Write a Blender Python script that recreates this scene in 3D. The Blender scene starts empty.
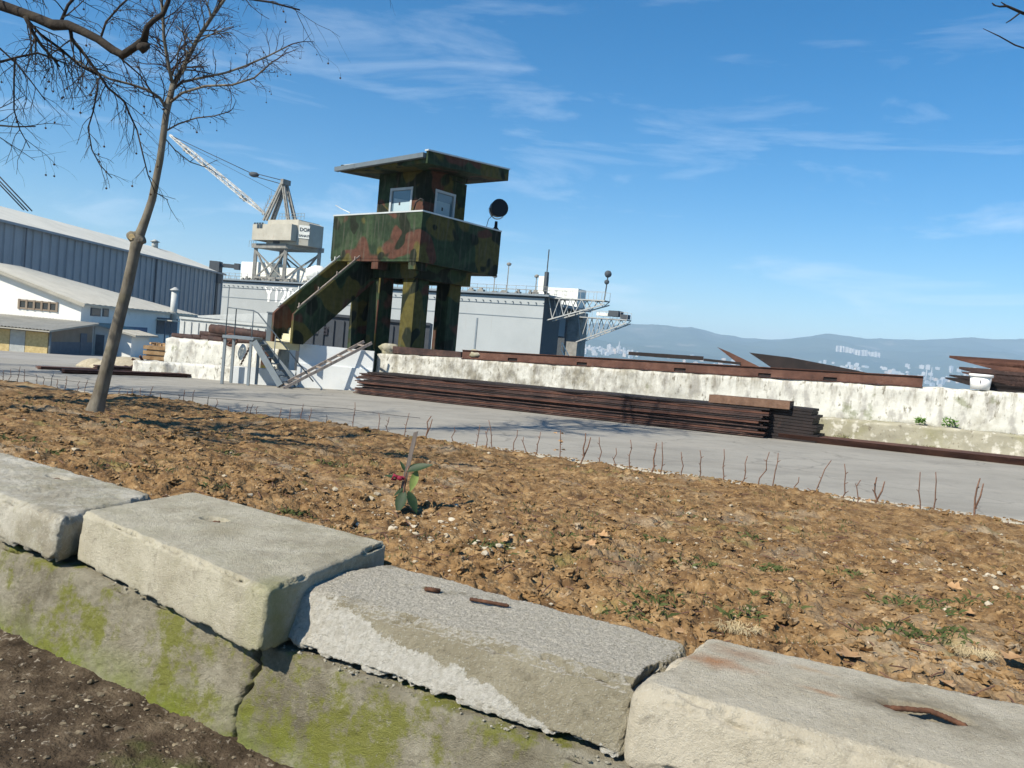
import bpy, bmesh, math, random
from mathutils import Vector, noise
random.seed(11)
rad = math.radians
sc = bpy.context.scene
col = sc.collection

# ------------------------------------------------------------------ camera
FPX, EYE = 800.0, 1.6
PIT, ROL = rad(2.57), rad(5.3)
cF = Vector((0, math.cos(PIT), -math.sin(PIT)))
cU0 = Vector((0, math.sin(PIT), math.cos(PIT)))
cR = Vector((1, 0, 0)) * math.cos(ROL) + cU0 * math.sin(ROL)
cU = cU0 * math.cos(ROL) - Vector((1, 0, 0)) * math.sin(ROL)
cam_d = bpy.data.cameras.new('camera')
cam = bpy.data.objects.new('camera', cam_d)
col.objects.link(cam)
cam_d.sensor_width = 36.0
cam_d.lens = 36.0 * FPX / 1024
cam_d.clip_start = 0.05
cam_d.clip_end = 40000
from mathutils import Matrix
M = Matrix((cR, cU, -cF)).transposed().to_4x4()
M.translation = Vector((0, 0, EYE))
cam.matrix_world = M
sc.camera = cam

# ------------------------------------------------------------------ light
SUN_EL = rad(43)
SUN_H = Vector((-0.745, -0.667, 0)).normalized()
sun_dir = Vector((SUN_H.x * math.cos(SUN_EL), SUN_H.y * math.cos(SUN_EL), math.sin(SUN_EL)))
sd = bpy.data.lights.new('sun', 'SUN')
sd.energy = 5.0
sd.angle = rad(0.5)
sd.color = (1.0, 0.915, 0.77)
so = bpy.data.objects.new('sun', sd)
so.rotation_euler = (-sun_dir).to_track_quat('-Z', 'Y').to_euler()
so.location = (0, 0, 30)
col.objects.link(so)
wd = bpy.data.worlds.new('World')
sc.world = wd
wd.use_nodes = True
nt = wd.node_tree
nt.nodes.clear()
N = nt.nodes.new
L = nt.links.new
wo = N('ShaderNodeOutputWorld')
bg = N('ShaderNodeBackground')
sky = N('ShaderNodeTexSky')
sky.sky_type = 'NISHITA'
sky.sun_disc = False
sky.sun_elevation = SUN_EL
sky.sun_rotation = math.atan2(sun_dir.x, sun_dir.y)
sky.altitude = 0
sky.air_density = 1.0
sky.dust_density = 0.2
sky.ozone_density = 4.0
bg.inputs[1].default_value = 0.092
tc = N('ShaderNodeTexCoord')
mp = N('ShaderNodeMapping')
mp.inputs['Scale'].default_value = (1.0, 1.0, 5.5)
mp.inputs['Rotation'].default_value = (0.0, 0.06, 0.0)
n1 = N('ShaderNodeTexNoise')
n1.inputs['Scale'].default_value = 3.4
n1.inputs['Detail'].default_value = 9
n1.inputs['Roughness'].default_value = 0.62
n1.inputs['Distortion'].default_value = 0.5
r1 = N('ShaderNodeValToRGB')
r1.color_ramp.elements[0].position = 0.53
r1.color_ramp.elements[0].color = (0, 0, 0, 1)
r1.color_ramp.elements[1].position = 0.76
r1.color_ramp.elements[1].color = (1, 1, 1, 1)
sep = N('ShaderNodeSeparateXYZ')
mr = N('ShaderNodeMapRange')          # clouds thin out towards the zenith
mr.inputs[1].default_value = 0.02
mr.inputs[2].default_value = 0.50
mr.inputs[3].default_value = 0.55
mr.inputs[4].default_value = 0.09
mm = N('ShaderNodeMath'); mm.operation = 'MULTIPLY'
mx = N('ShaderNodeMixRGB')
mx.inputs[2].default_value = (8.0, 8.8, 9.6, 1)
L(tc.outputs['Generated'], mp.inputs[0]); L(mp.outputs[0], n1.inputs['Vector'])
L(n1.outputs['Fac'], r1.inputs[0]); L(tc.outputs['Generated'], sep.inputs[0])
L(sep.outputs[2], mr.inputs[0]); L(r1.outputs[0], mm.inputs[0]); L(mr.outputs[0], mm.inputs[1])
hs = N('ShaderNodeHueSaturation'); hs.inputs['Saturation'].default_value = 1.42; hs.inputs['Hue'].default_value = .497
L(sky.outputs[0], hs.inputs['Color'])
L(mm.outputs[0], mx.inputs[0]); L(hs.outputs[0], mx.inputs[1])
L(mx.outputs[0], bg.inputs[0]); L(bg.outputs[0], wo.inputs[0])
sc.view_settings.view_transform = 'Standard'
sc.view_settings.look = 'None'
sc.view_settings.exposure = 0.56
sc.view_settings.gamma = 1.0
sc.view_settings.use_curve_mapping = False
try:
    sc.cycles.volume_bounces = 2
    sc.cycles.max_bounces = 6
    sc.cycles.transparent_max_bounces = 8
except Exception:
    pass

# ------------------------------------------------------------------ placing helpers
def ray(x, y):
    return cF + cR * ((x - 512) / FPX) - cU * ((y - 384) / FPX)
def on(x, y, Z):
    r = ray(x, y); t = (Z - EYE) / r.z
    return Vector((r.x * t, r.y * t, Z))
def at(x, y, Y):
    r = ray(x, y); t = Y / r.y
    return Vector((r.x * t, Y, EYE + r.z * t))
def gz(x, y):
    return max(-3.6, .0276 * max(-60, min(30, x)) - .14 - .027 * max(0, y - 26))
UX, UY = .8688, -.4952          # along the quay / at right angles to it
NX, NY = .4952, .8688
def ST(s, t, z=0):
    return Vector((s * UX + t * NX, s * UY + t * NY, z))
def st(x, y):
    return x * UX + y * UY, x * NX + y * NY
def sms(a, b, x):
    t = max(0, min(1, (x - a) / (b - a))); return t * t * (3 - 2 * t)
def nz(p, s, seed=0.0):
    return noise.noise(Vector((p[0] * s + seed, p[1] * s + seed * 1.7, p[2] * s - seed)))
def fbm(p, s, o=4, seed=0.0, h=0.9):
    return noise.fractal(Vector((p[0] * s + seed, p[1] * s + seed * 1.7, p[2] * s - seed)), h, 2.1, o)

# ------------------------------------------------------------------ materials
def new_mat(name):
    m = bpy.data.materials.new(name); m.use_nodes = True
    return m, m.node_tree, m.node_tree.nodes['Principled BSDF']
def ramp(nt, stops, const=False):
    r = nt.nodes.new('ShaderNodeValToRGB')
    e = r.color_ramp.elements
    while len(e) < len(stops): e.new(0.5)
    for i, (p, c) in enumerate(stops):
        e[i].position = p
        e[i].color = (c[0], c[1], c[2], 1) if hasattr(c, '__len__') else (c, c, c, 1)
    if const: r.color_ramp.interpolation = 'CONSTANT'
    return r
def noisy(name, stops, scale=4, detail=8, rough=.9, bump=.0, bscale=None, metal=0.0, stretch=(1, 1, 1),
          dist=0.0, const=False, speck=None, bdist=.02, spec=.3):
    """speck = (scale, low, high, colour, amount): a second layer of spots"""
    m, nt, b = new_mat(name)
    n = nt.nodes.new; l = nt.links.new
    tc = n('ShaderNodeTexCoord'); mp = n('ShaderNodeMapping'); mp.inputs['Scale'].default_value = stretch
    l(tc.outputs['Object'], mp.inputs[0])
    t = n('ShaderNodeTexNoise'); t.inputs['Scale'].default_value = scale
    t.inputs['Detail'].default_value = detail; t.inputs['Roughness'].default_value = .62
    t.inputs['Distortion'].default_value = dist
    l(mp.outputs[0], t.inputs['Vector'])
    r = ramp(nt, stops, const); l(t.outputs['Fac'], r.inputs[0])
    out = r.outputs[0]
    for k, s in enumerate(speck or []):
        t2 = n('ShaderNodeTexNoise'); t2.inputs['Scale'].default_value = s[0]; t2.inputs['Detail'].default_value = 5
        t2.inputs['Roughness'].default_value = .6
        m2 = n('ShaderNodeMapping'); m2.inputs['Location'].default_value = (3.1 + k * 7, 1.7, 9.2 - k * 3)
        if len(s) > 5: m2.inputs['Scale'].default_value = s[5]
        l(tc.outputs['Object'], m2.inputs[0]); l(m2.outputs[0], t2.inputs['Vector'])
        r2 = ramp(nt, [(s[1], 0), (s[2], s[4])]); l(t2.outputs['Fac'], r2.inputs[0])
        mix = n('ShaderNodeMixRGB'); mix.inputs[2].default_value = (*s[3], 1)
        l(r2.outputs[0], mix.inputs[0]); l(out, mix.inputs[1]); out = mix.outputs[0]
    l(out, b.inputs['Base Color'])
    b.inputs['Roughness'].default_value = rough; b.inputs['Metallic'].default_value = metal
    b.inputs['Specular IOR Level'].default_value = spec
    if bump:
        t3 = n('ShaderNodeTexNoise'); t3.inputs['Scale'].default_value = bscale or scale * 4
        t3.inputs['Detail'].default_value = 6; l(mp.outputs[0], t3.inputs['Vector'])
        bp = n('ShaderNodeBump'); bp.inputs['Strength'].default_value = bump; bp.inputs['Distance'].default_value = bdist
        l(t3.outputs['Fac'], bp.inputs['Height']); l(bp.outputs[0], b.inputs['Normal'])
    return m
def plain(name, c, rough=.6, metal=0.0, var=.12, scale=3):
    a = tuple(x * (1 - var) for x in c); d = tuple(min(1, x * (1 + var)) for x in c)
    return noisy(name, [(.3, a), (.7, d)], scale, 5, rough, 0, metal=metal)

MT = {}
MT['asphalt'] = noisy('asphalt', [(.3, (.245, .235, .205)), (.7, (.31, .297, .26))], .5, 8, .95, .35, 60, bdist=.01,
                      speck=[(.7, .48, .66, (.20, .19, .165), .6, (.6, 1.6, 1)), (3, .52, .7, (.17, .165, .15), .4), (90, .55, .7, (.36, .35, .32), .6), (60, .58, .68, (.12, .115, .105), .5), (.35, .56, .70, (.32, .30, .26), .6, (.4, 2, 1)), (7, .66, .74, (.10, .09, .075), .5)])
def add_cracks(m):
    nt = m.node_tree; n = nt.nodes.new; l = nt.links.new; b = nt.nodes['Principled BSDF']; old = b.inputs['Base Color'].links[0].from_socket
    tc = n('ShaderNodeTexCoord'); t = n('ShaderNodeTexNoise'); t.inputs['Scale'].default_value = .8; t.inputs['Detail'].default_value = 6; l(tc.outputs['Object'], t.inputs['Vector'])
    ma = n('ShaderNodeVectorMath'); ma.operation = 'MULTIPLY_ADD'; ma.inputs[1].default_value = (1.6, 1.6, 0); l(t.outputs['Color'], ma.inputs[0]); l(tc.outputs['Object'], ma.inputs[2])
    v = n('ShaderNodeTexVoronoi'); v.feature = 'DISTANCE_TO_EDGE'; v.inputs['Scale'].default_value = .33; l(ma.outputs[0], v.inputs['Vector'])
    r = ramp(nt, [(.0, .45), (.008, 0)]); l(v.outputs['Distance'], r.inputs[0])
    x = n('ShaderNodeMixRGB'); x.inputs[2].default_value = (.09, .085, .075, 1); l(r.outputs[0], x.inputs[0]); l(old, x.inputs[1]); l(x.outputs[0], b.inputs['Base Color'])
add_cracks(MT['asphalt'])
MT['yard'] = noisy('yard_concrete', [(.3, (.22, .21, .19)), (.7, (.33, .32, .29))], .4, 7, .95, .3, 30)
MT['kerb'] = noisy('kerb_concrete', [(.3, (.34, .31, .25)), (.7, (.46, .43, .36))], 2, 7, .95, .4, 30)
MT['soil'] = noisy('soil', [(.30, (.055, .034, .019)), (.43, (.145, .086, .040)), (.56, (.24, .152, .071)), (.74, (.36, .26, .14))], 6.5, 14, 1.0, 1.0, 38,
                   speck=[(26, .56, .66, (.12, .075, .04), .6), (1.1, .55, .72, (.37, .31, .22), .6), (70, .62, .7, (.52, .46, .36), .8), (2.6, .60, .70, (.15, .17, .05), .42)], bdist=.02, spec=.1)
MT['clod'] = noisy('soil_clod', [(.30, (.07, .044, .023)), (.5, (.215, .133, .061)), (.72, (.36, .25, .135))], 9, 10, 1.0, .8, 60, spec=.1, bdist=.01,
                   speck=[(9, .58, .68, (.40, .34, .25), .6)])
MT['dark_soil'] = noisy('dark_soil', [(.28, (.022, .016, .011)), (.5, (.062, .046, .031)), (.75, (.14, .11, .075))], 7, 12, 1.0, .9, 60, bdist=.015, spec=.1,
                        speck=[(30, .6, .68, (.34, .30, .24), .6), (2, .58, .7, (.07, .09, .025), .6)])
MT['pebble'] = noisy('pale_pebble', [(.3, (.27, .225, .15)), (.7, (.52, .47, .37))], 6, 4, .9)
MT['darkpebble'] = noisy('dark_pebble', [(.3, (.05, .04, .028)), (.7, (.22, .18, .12))], 6, 4, .9)
MT['grass'] = noisy('grass', [(.3, (.045, .066, .018)), (.7, (.095, .118, .04))], 5, 4, .8)
MT['drygrass'] = noisy('dry_grass', [(.3, (.34, .27, .15)), (.7, (.52, .44, .28))], 5, 4, .8)
MT['leaf_dead'] = noisy('dead_leaf', [(.3, (.26, .14, .06)), (.7, (.48, .32, .17))], 12, 5, .7)
MT['leaf_green'] = noisy('green_leaf', [(.3, (.010, .026, .010)), (.7, (.022, .048, .015))], 30, 4, .55, spec=.3)
MT['leaf_lime'] = noisy('lime_leaf', [(.3, (.13, .18, .04)), (.7, (.21, .26, .08))], 30, 4, .45)
MT['ribbon'] = plain('red_ribbon', (.20, .012, .035), .7)
MT['oldwood'] = noisy('grey_wood', [(.3, (.17, .14, .12)), (.7, (.34, .30, .27))], 14, 8, .85, .4, 60, stretch=(1, 1, .1))
MT['stakewood'] = noisy('stake_wood', [(.3, (.09, .075, .065)), (.7, (.20, .17, .15))], 14, 8, .85, .4, 60, stretch=(1, 1, .1))
MT['cratewood'] = noisy('crate_wood', [(.3, (.26, .15, .07)), (.7, (.50, .34, .18))], 4, 6, .85, .3)
MT['twig'] = noisy('twig_bark', [(.3, (.09, .045, .03)), (.7, (.21, .12, .08))], 30, 5, .8)
MT['bark'] = noisy('plane_bark', [(.30, (.065, .055, .04)), (.48, (.135, .12, .095)), (.62, (.19, .175, .14)), (.8, (.27, .255, .21))], 5, 9, .9, .6, 26, stretch=(1, 1, .45), bdist=.012,
                   speck=[(4, .56, .64, (.13, .115, .075), .6)])
MT['bark_dark'] = noisy('dark_bark', [(.3, (.012, .009, .007)), (.55, (.028, .022, .017)), (.8, (.06, .052, .034))], 9, 8, .9, .5, 40)  # backlit look of the limbs put into the colour, darker than lit bark
MT['redtwig'] = noisy('red_brown_twigs', [(.3, (.022, .012, .010)), (.7, (.055, .032, .026))], 9, 5, .9)
MT['cutwood'] = noisy('cut_wood', [(.3, (.40, .30, .15)), (.7, (.58, .46, .27))], 20, 4, .8)
MT['seed'] = plain('seed_ball', (.06, .035, .02), .9)
MT['rust'] = noisy('rusty_steel', [(.25, (.03, .014, .011)), (.5, (.075, .034, .025)), (.75, (.14, .068, .046))], 3.0, 10, .85, .35, 40, stretch=(.5, .5, 2),
                   speck=[(9, .58, .70, (.20, .10, .06), .4)])
MT['rust_light'] = noisy('light_rusty_steel', [(.25, (.05, .026, .02)), (.5, (.105, .052, .038)), (.75, (.17, .09, .065))], 2.2, 10, .85, .35, 30,
                         speck=[(5, .55, .7, (.10, .045, .035), .6)])
MT['blockrust'] = noisy('pale_rust', [(.25, (.08, .045, .03)), (.75, (.21, .13, .09))], 5, 10, .9, .4, 30, speck=[(5, .55, .7, (.10, .05, .03), .6)])
MT['rust_dark'] = noisy('dark_rusty_steel', [(.25, (.018, .012, .012)), (.5, (.045, .026, .023)), (.8, (.11, .06, .045))], 3.0, 8, .7, .3, 40,
                        speck=[(8, .58, .7, (.17, .10, .075), .5)])
MT['orange_rust'] = noisy('orange_rust', [(.25, (.035, .016, .010)), (.75, (.14, .065, .036))], 40, 6, .9, .5, 120, bdist=.004)
def wallmat(name, low=.50, high=.64, amt=.85, tint=(.27, .25, .19), base=((.50, .50, .455), (.62, .62, .57))):
    return noisy(name, [(.3, base[0]), (.7, base[1])], 2, 8, .92, .5, 9, bdist=.03,
                 speck=[(1.1, low, high, tint, amt), (3.4, .52, .63, (.30, .29, .27), .75, (1, 1, .45)), (9, .58, .68, (.13, .115, .085), .8, (1, 1, .5)), (1.9, .62, .7, (.13, .15, .06), .6)])
MT['wall_white'] = wallmat('stained_whitewash', .54, .68, .8)
def graded_wall(name):
    m = wallmat(name, .54, .68, .6); nt = m.node_tree; n = nt.nodes.new; l = nt.links.new; b = nt.nodes['Principled BSDF']
    old = b.inputs['Base Color'].links[0].from_socket
    tc = n('ShaderNodeTexCoord'); sp = n('ShaderNodeSeparateXYZ'); l(tc.outputs['Object'], sp.inputs[0])
    mr = n('ShaderNodeMapRange'); mr.inputs[1].default_value = 6.5; mr.inputs[2].default_value = 11.5; mr.inputs[3].default_value = .95; mr.inputs[4].default_value = .0
    l(sp.outputs[0], mr.inputs[0])
    mp = n('ShaderNodeMapping'); mp.inputs['Scale'].default_value = (1, 1, .6); l(tc.outputs['Object'], mp.inputs[0])
    t = n('ShaderNodeTexNoise'); t.inputs['Scale'].default_value = 2.6; t.inputs['Detail'].default_value = 12; t.inputs['Roughness'].default_value = .72; l(mp.outputs[0], t.inputs['Vector'])
    r = ramp(nt, [(.42, 0), (.60, .92)]); l(t.outputs['Fac'], r.inputs[0])
    mu = n('ShaderNodeMath'); mu.operation = 'MULTIPLY'; l(r.outputs[0], mu.inputs[0]); l(mr.outputs[0], mu.inputs[1])
    t2 = n('ShaderNodeTexNoise'); t2.inputs['Scale'].default_value = 5; t2.inputs['Detail'].default_value = 8; l(tc.outputs['Object'], t2.inputs['Vector'])
    r2 = ramp(nt, [(.35, (.10, .09, .07)), (.65, (.30, .28, .22))]); l(t2.outputs['Fac'], r2.inputs[0])
    mx_ = n('ShaderNodeMixRGB'); l(mu.outputs[0], mx_.inputs[0]); l(old, mx_.inputs[1]); l(r2.outputs[0], mx_.inputs[2])
    mp2 = n('ShaderNodeMapping'); mp2.inputs['Scale'].default_value = (1, 1, .13); l(tc.outputs['Object'], mp2.inputs[0])
    t3 = n('ShaderNodeTexNoise'); t3.inputs['Scale'].default_value = 6.5; t3.inputs['Detail'].default_value = 9; t3.inputs['Roughness'].default_value = .7; l(mp2.outputs[0], t3.inputs['Vector'])
    r3 = ramp(nt, [(.50, 0), (.66, .75)]); l(t3.outputs['Fac'], r3.inputs[0])
    sx = n('ShaderNodeMath'); sx.operation = 'MULTIPLY_ADD'; sx.inputs[1].default_value = -.026; l(sp.outputs[0], sx.inputs[0]); l(sp.outputs[2], sx.inputs[2])
    m3 = n('ShaderNodeMapRange'); m3.inputs[1].default_value = .75; m3.inputs[2].default_value = 1.45; l(sx.outputs[0], m3.inputs[0])
    u3 = n('ShaderNodeMath'); u3.operation = 'MULTIPLY'; l(r3.outputs[0], u3.inputs[0]); l(m3.outputs[0], u3.inputs[1])
    x3 = n('ShaderNodeMixRGB'); x3.inputs[2].default_value = (.17, .145, .10, 1); l(u3.outputs[0], x3.inputs[0]); l(mx_.outputs[0], x3.inputs[1])
    m4 = n('ShaderNodeMapRange'); m4.inputs[1].default_value = .66; m4.inputs[2].default_value = .45; m4.inputs[3].default_value = 0; m4.inputs[4].default_value = .8; l(sx.outputs[0], m4.inputs[0])
    u4 = n('ShaderNodeMath'); u4.operation = 'MULTIPLY'; l(r2.outputs[0], u4.inputs[0]); u4.inputs[0].default_value = 1; l(m4.outputs[0], u4.inputs[1])
    r4 = ramp(nt, [(.40, 0), (.55, 1)]); l(t.outputs['Fac'], r4.inputs[0]); u5 = n('ShaderNodeMath'); u5.operation = 'MULTIPLY'; l(r4.outputs[0], u5.inputs[0]); l(m4.outputs[0], u5.inputs[1])
    x4 = n('ShaderNodeMixRGB'); x4.inputs[2].default_value = (.20, .19, .11, 1); l(u5.outputs[0], x4.inputs[0]); l(x3.outputs[0], x4.inputs[1]); l(x4.outputs[0], b.inputs['Base Color'])
    return m
MT['wall_graded'] = graded_wall('graded_whitewash')
MT['wall_plinth'] = noisy('mossy_plinth', [(.3, (.24, .225, .17)), (.7, (.38, .36, .28))], 2.2, 8, .95, .5, 12,
                          speck=[(1.3, .48, .66, (.24, .23, .13), .8), (5, .55, .66, (.66, .64, .57), .6), (8, .6, .68, (.12, .10, .07), .7)])
MT['paint_white'] = noisy('white_paint', [(.3, (.60, .64, .66)), (.7, (.70, .73, .74))], 1.5, 7, .7, .15, 20,
                          speck=[(2.3, .60, .75, (.50, .50, .45), .6)])
def camo(name):
    m, nt, b = new_mat(name)
    n = nt.nodes.new; l = nt.links.new
    tc = n('ShaderNodeTexCoord'); out = None
    for k, (sc_, lo, colr) in enumerate(((.75, .50, (.020, .036, .020)), (.85, .555, (.085, .040, .028)), (.9, .54, (.085, .076, .024)), (1.4, .60, (.014, .019, .012)))):
        mp = n('ShaderNodeMapping'); mp.inputs['Location'].default_value = (3.3 * k + 1.3, 7.7 * k, 2.9 * k + .4); l(tc.outputs['Object'], mp.inputs[0])
        t = n('ShaderNodeTexNoise'); t.inputs['Scale'].default_value = sc_; t.inputs['Detail'].default_value = 1.2; t.inputs['Roughness'].default_value = .35
        l(mp.outputs[0], t.inputs['Vector'])
        r = ramp(nt, [(lo, 0), (lo + .03, 1)]); l(t.outputs['Fac'], r.inputs[0])
        mx_ = n('ShaderNodeMixRGB'); l(r.outputs[0], mx_.inputs[0]); mx_.inputs[2].default_value = (*colr, 1)
        if out is None: mx_.inputs[1].default_value = (.032, .055, .028, 1)
        else: l(out, mx_.inputs[1])
        out = mx_.outputs[0]
    n2 = n('ShaderNodeTexNoise'); n2.inputs['Scale'].default_value = 6; n2.inputs['Detail'].default_value = 6
    l(tc.outputs['Object'], n2.inputs['Vector'])
    r2 = ramp(nt, [(.35, .75), (.65, 1.1)]); l(n2.outputs['Fac'], r2.inputs[0])
    mu = n('ShaderNodeMixRGB'); mu.blend_type = 'MULTIPLY'; mu.inputs[0].default_value = 1
    l(out, mu.inputs[1]); l(r2.outputs[0], mu.inputs[2]); l(mu.outputs[0], b.inputs['Base Color'])
    mpv = n('ShaderNodeMapping'); mpv.inputs['Scale'].default_value = (1, 1, .12); l(tc.outputs['Object'], mpv.inputs[0])
    n4 = n('ShaderNodeTexNoise'); n4.inputs['Scale'].default_value = 9; n4.inputs['Detail'].default_value = 7; l(mpv.outputs[0], n4.inputs['Vector'])
    r4 = ramp(nt, [(.52, 0), (.70, .45)]); l(n4.outputs['Fac'], r4.inputs[0])
    m4 = n('ShaderNodeMixRGB'); m4.inputs[2].default_value = (.10, .095, .075, 1); l(r4.outputs[0], m4.inputs[0]); l(mu.outputs[0], m4.inputs[1]); l(m4.outputs[0], b.inputs['Base Color'])
    b.inputs['Roughness'].default_value = .8; b.inputs['Specular IOR Level'].default_value = .15
    bp = n('ShaderNodeBump'); bp.inputs['Strength'].default_value = .35; bp.inputs['Distance'].default_value = .02; l(n2.outputs['Fac'], bp.inputs['Height']); l(bp.outputs[0], b.inputs['Normal'])
    return m
MT['camo'] = camo('camouflage_paint')
MT['lightmetal'] = plain('light_metal', (.52, .55, .54), .5, .3)
MT['winframe'] = plain('window_frame_paint', (.42, .47, .50), .5)
m, nt_, b = new_mat('window_glass'); b.inputs['Base Color'].default_value = (.10, .16, .20, 1); b.inputs['Roughness'].default_value = .06; b.inputs['Specular IOR Level'].default_value = .9
MT['glass'] = m
m, nt_, b = new_mat('dark_glass'); b.inputs['Base Color'].default_value = (.03, .04, .05, 1); b.inputs['Roughness'].default_value = .1
MT['darkglass'] = m
MT['paper'] = plain('blue_white_paper', (.34, .45, .50), .8, 0, .04)
MT['ink'] = plain('dark_ink', (.03, .03, .04), .8)
MT['black'] = plain('black_metal', (.012, .012, .014), .45, .3)
MT['greymetal'] = plain('grey_painted_steel', (.20, .235, .26), .55, .2)
MT['stairgrey'] = plain('blue_grey_steel', (.13, .16, .18), .55, .2)
MT['cream'] = plain('cream_paint', (.55, .52, .36), .8)
MT['barn'] = noisy('blue_grey_cladding', [(.3, (.245, .275, .305)), (.7, (.295, .325, .355))], .4, 6, .55, 0, metal=.1,
                   speck=[(.7, .55, .75, (.12, .14, .17), .5, (2, 2, .2))])
MT['barnroof'] = noisy('pale_sheet_roof', [(.3, (.34, .355, .34)), (.7, (.43, .44, .42))], .3, 6, .6,
                       speck=[(.8, .55, .7, (.36, .36, .32), .4)])
MT['creamroof'] = noisy('cream_sheet_roof', [(.3, (.48, .455, .38)), (.7, (.58, .55, .46))], .8, 6, .75, speck=[(2, .6, .72, (.50, .46, .38), .4)])
MT['greyroof'] = noisy('grey_sheet_roof', [(.3, (.30, .29, .25)), (.7, (.42, .40, .34))], 1, 6, .85)
MT['bwall'] = noisy('white_render', [(.3, (.70, .71, .68)), (.7, (.80, .80, .77))], .6, 7, .9, speck=[(1.5, .6, .75, (.52, .50, .45), .4)])
MT['ochre'] = noisy('ochre_panel', [(.3, (.38, .29, .13)), (.7, (.56, .45, .23))], 6, 6, .85)
MT['brownwall'] = noisy('brown_render', [(.3, (.20, .16, .12)), (.7, (.27, .22, .17))], 1, 6, .9)
MT['greywall'] = plain('grey_wall_paint', (.13, .14, .16), .85)
MT['greydoor'] = plain('grey_door', (.36, .38, .37), .7)
MT['bluepaint'] = plain('blue_paint', (.10, .15, .24), .7)
MT['hull'] = noisy('grey_hull', [(.3, (.315, .34, .345)), (.7, (.365, .395, .40))], .12, 7, .7, speck=[(.3, .5, .75, (.39, .415, .42), .5), (.9, .64, .72, (.24, .18, .14), .35, (1, 1, .12))])
MT['hulldark'] = plain('dark_hull', (.06, .07, .08), .7)
MT['hullwhite'] = plain('white_superstructure', (.72, .73, .68), .7)
MT['crane'] = noisy('crane_paint', [(.3, (.35, .335, .28)), (.7, (.45, .43, .365))], .5, 7, .7, speck=[(1.5, .6, .7, (.30, .22, .15), .6)])
MT['cranesteel'] = noisy('crane_steel', [(.3, (.15, .15, .14)), (.7, (.30, .30, .275))], 1, 6, .7, speck=[(3, .58, .68, (.20, .11, .07), .6)])
MT['trusspaint'] = plain('weathered_white_steel', (.36, .37, .36), .7)
MT['jibpaint'] = noisy('jib_paint', [(.4, (.30, .30, .28)), (.6, (.55, .55, .52))], .8, 4, .7)
MT['rust_black'] = noisy('black_steel', [(.3, (.008, .007, .008)), (.7, (.026, .018, .017))], 2, 6, .7, speck=[(8, .6, .7, (.08, .045, .035), .5)])
MT['white'] = plain('white_plastic', (.80, .80, .78), .45, 0, .03)
MT['contain'] = plain('container_blue', (.058, .068, .082), .7)
MT['containw'] = plain('container_white', (.44, .46, .45), .6)
MT['sand'] = noisy('sand', [(.3, (.30, .26, .18)), (.7, (.44, .39, .29))], 8, 6, 1, .5, 40)
MT['bush'] = noisy('weed', [(.3, (.05, .12, .015)), (.7, (.13, .24, .04))], 5, 4, .8)
MT['hedge'] = noisy('dry_weeds', [(.3, (.08, .085, .03)), (.7, (.20, .18, .08))], 5, 5, .9)
MT['water'] = noisy('sea_water', [(.4, (.05, .09, .12)), (.6, (.07, .12, .15))], .02, 4, .25, .4, .5, bdist=.3, spec=.5)
MT['hill'] = noisy('wooded_hill', [(.3, (.032, .055, .036)), (.55, (.055, .078, .048)), (.8, (.11, .115, .08))], .0016, 12, 1.0, spec=0.0, stretch=(1, 1, 3),
                   speck=[(.004, .6, .66, (.26, .23, .19), .5)])
MT['city'] = plain('pale_flats', (.52, .50, .47), .9, 0, .08, .01)
MT['city2'] = plain('warm_flats', (.56, .46, .38), .9, 0, .08, .01)
MT['city3'] = plain('grey_flats', (.40, .42, .43), .9, 0, .08, .01)
MT['redroof'] = plain('red_tiles', (.34, .13, .08), .9, 0, .08, .01)
MT['cable'] = plain('dark_cable', (.03, .03, .035), .6)

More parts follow.
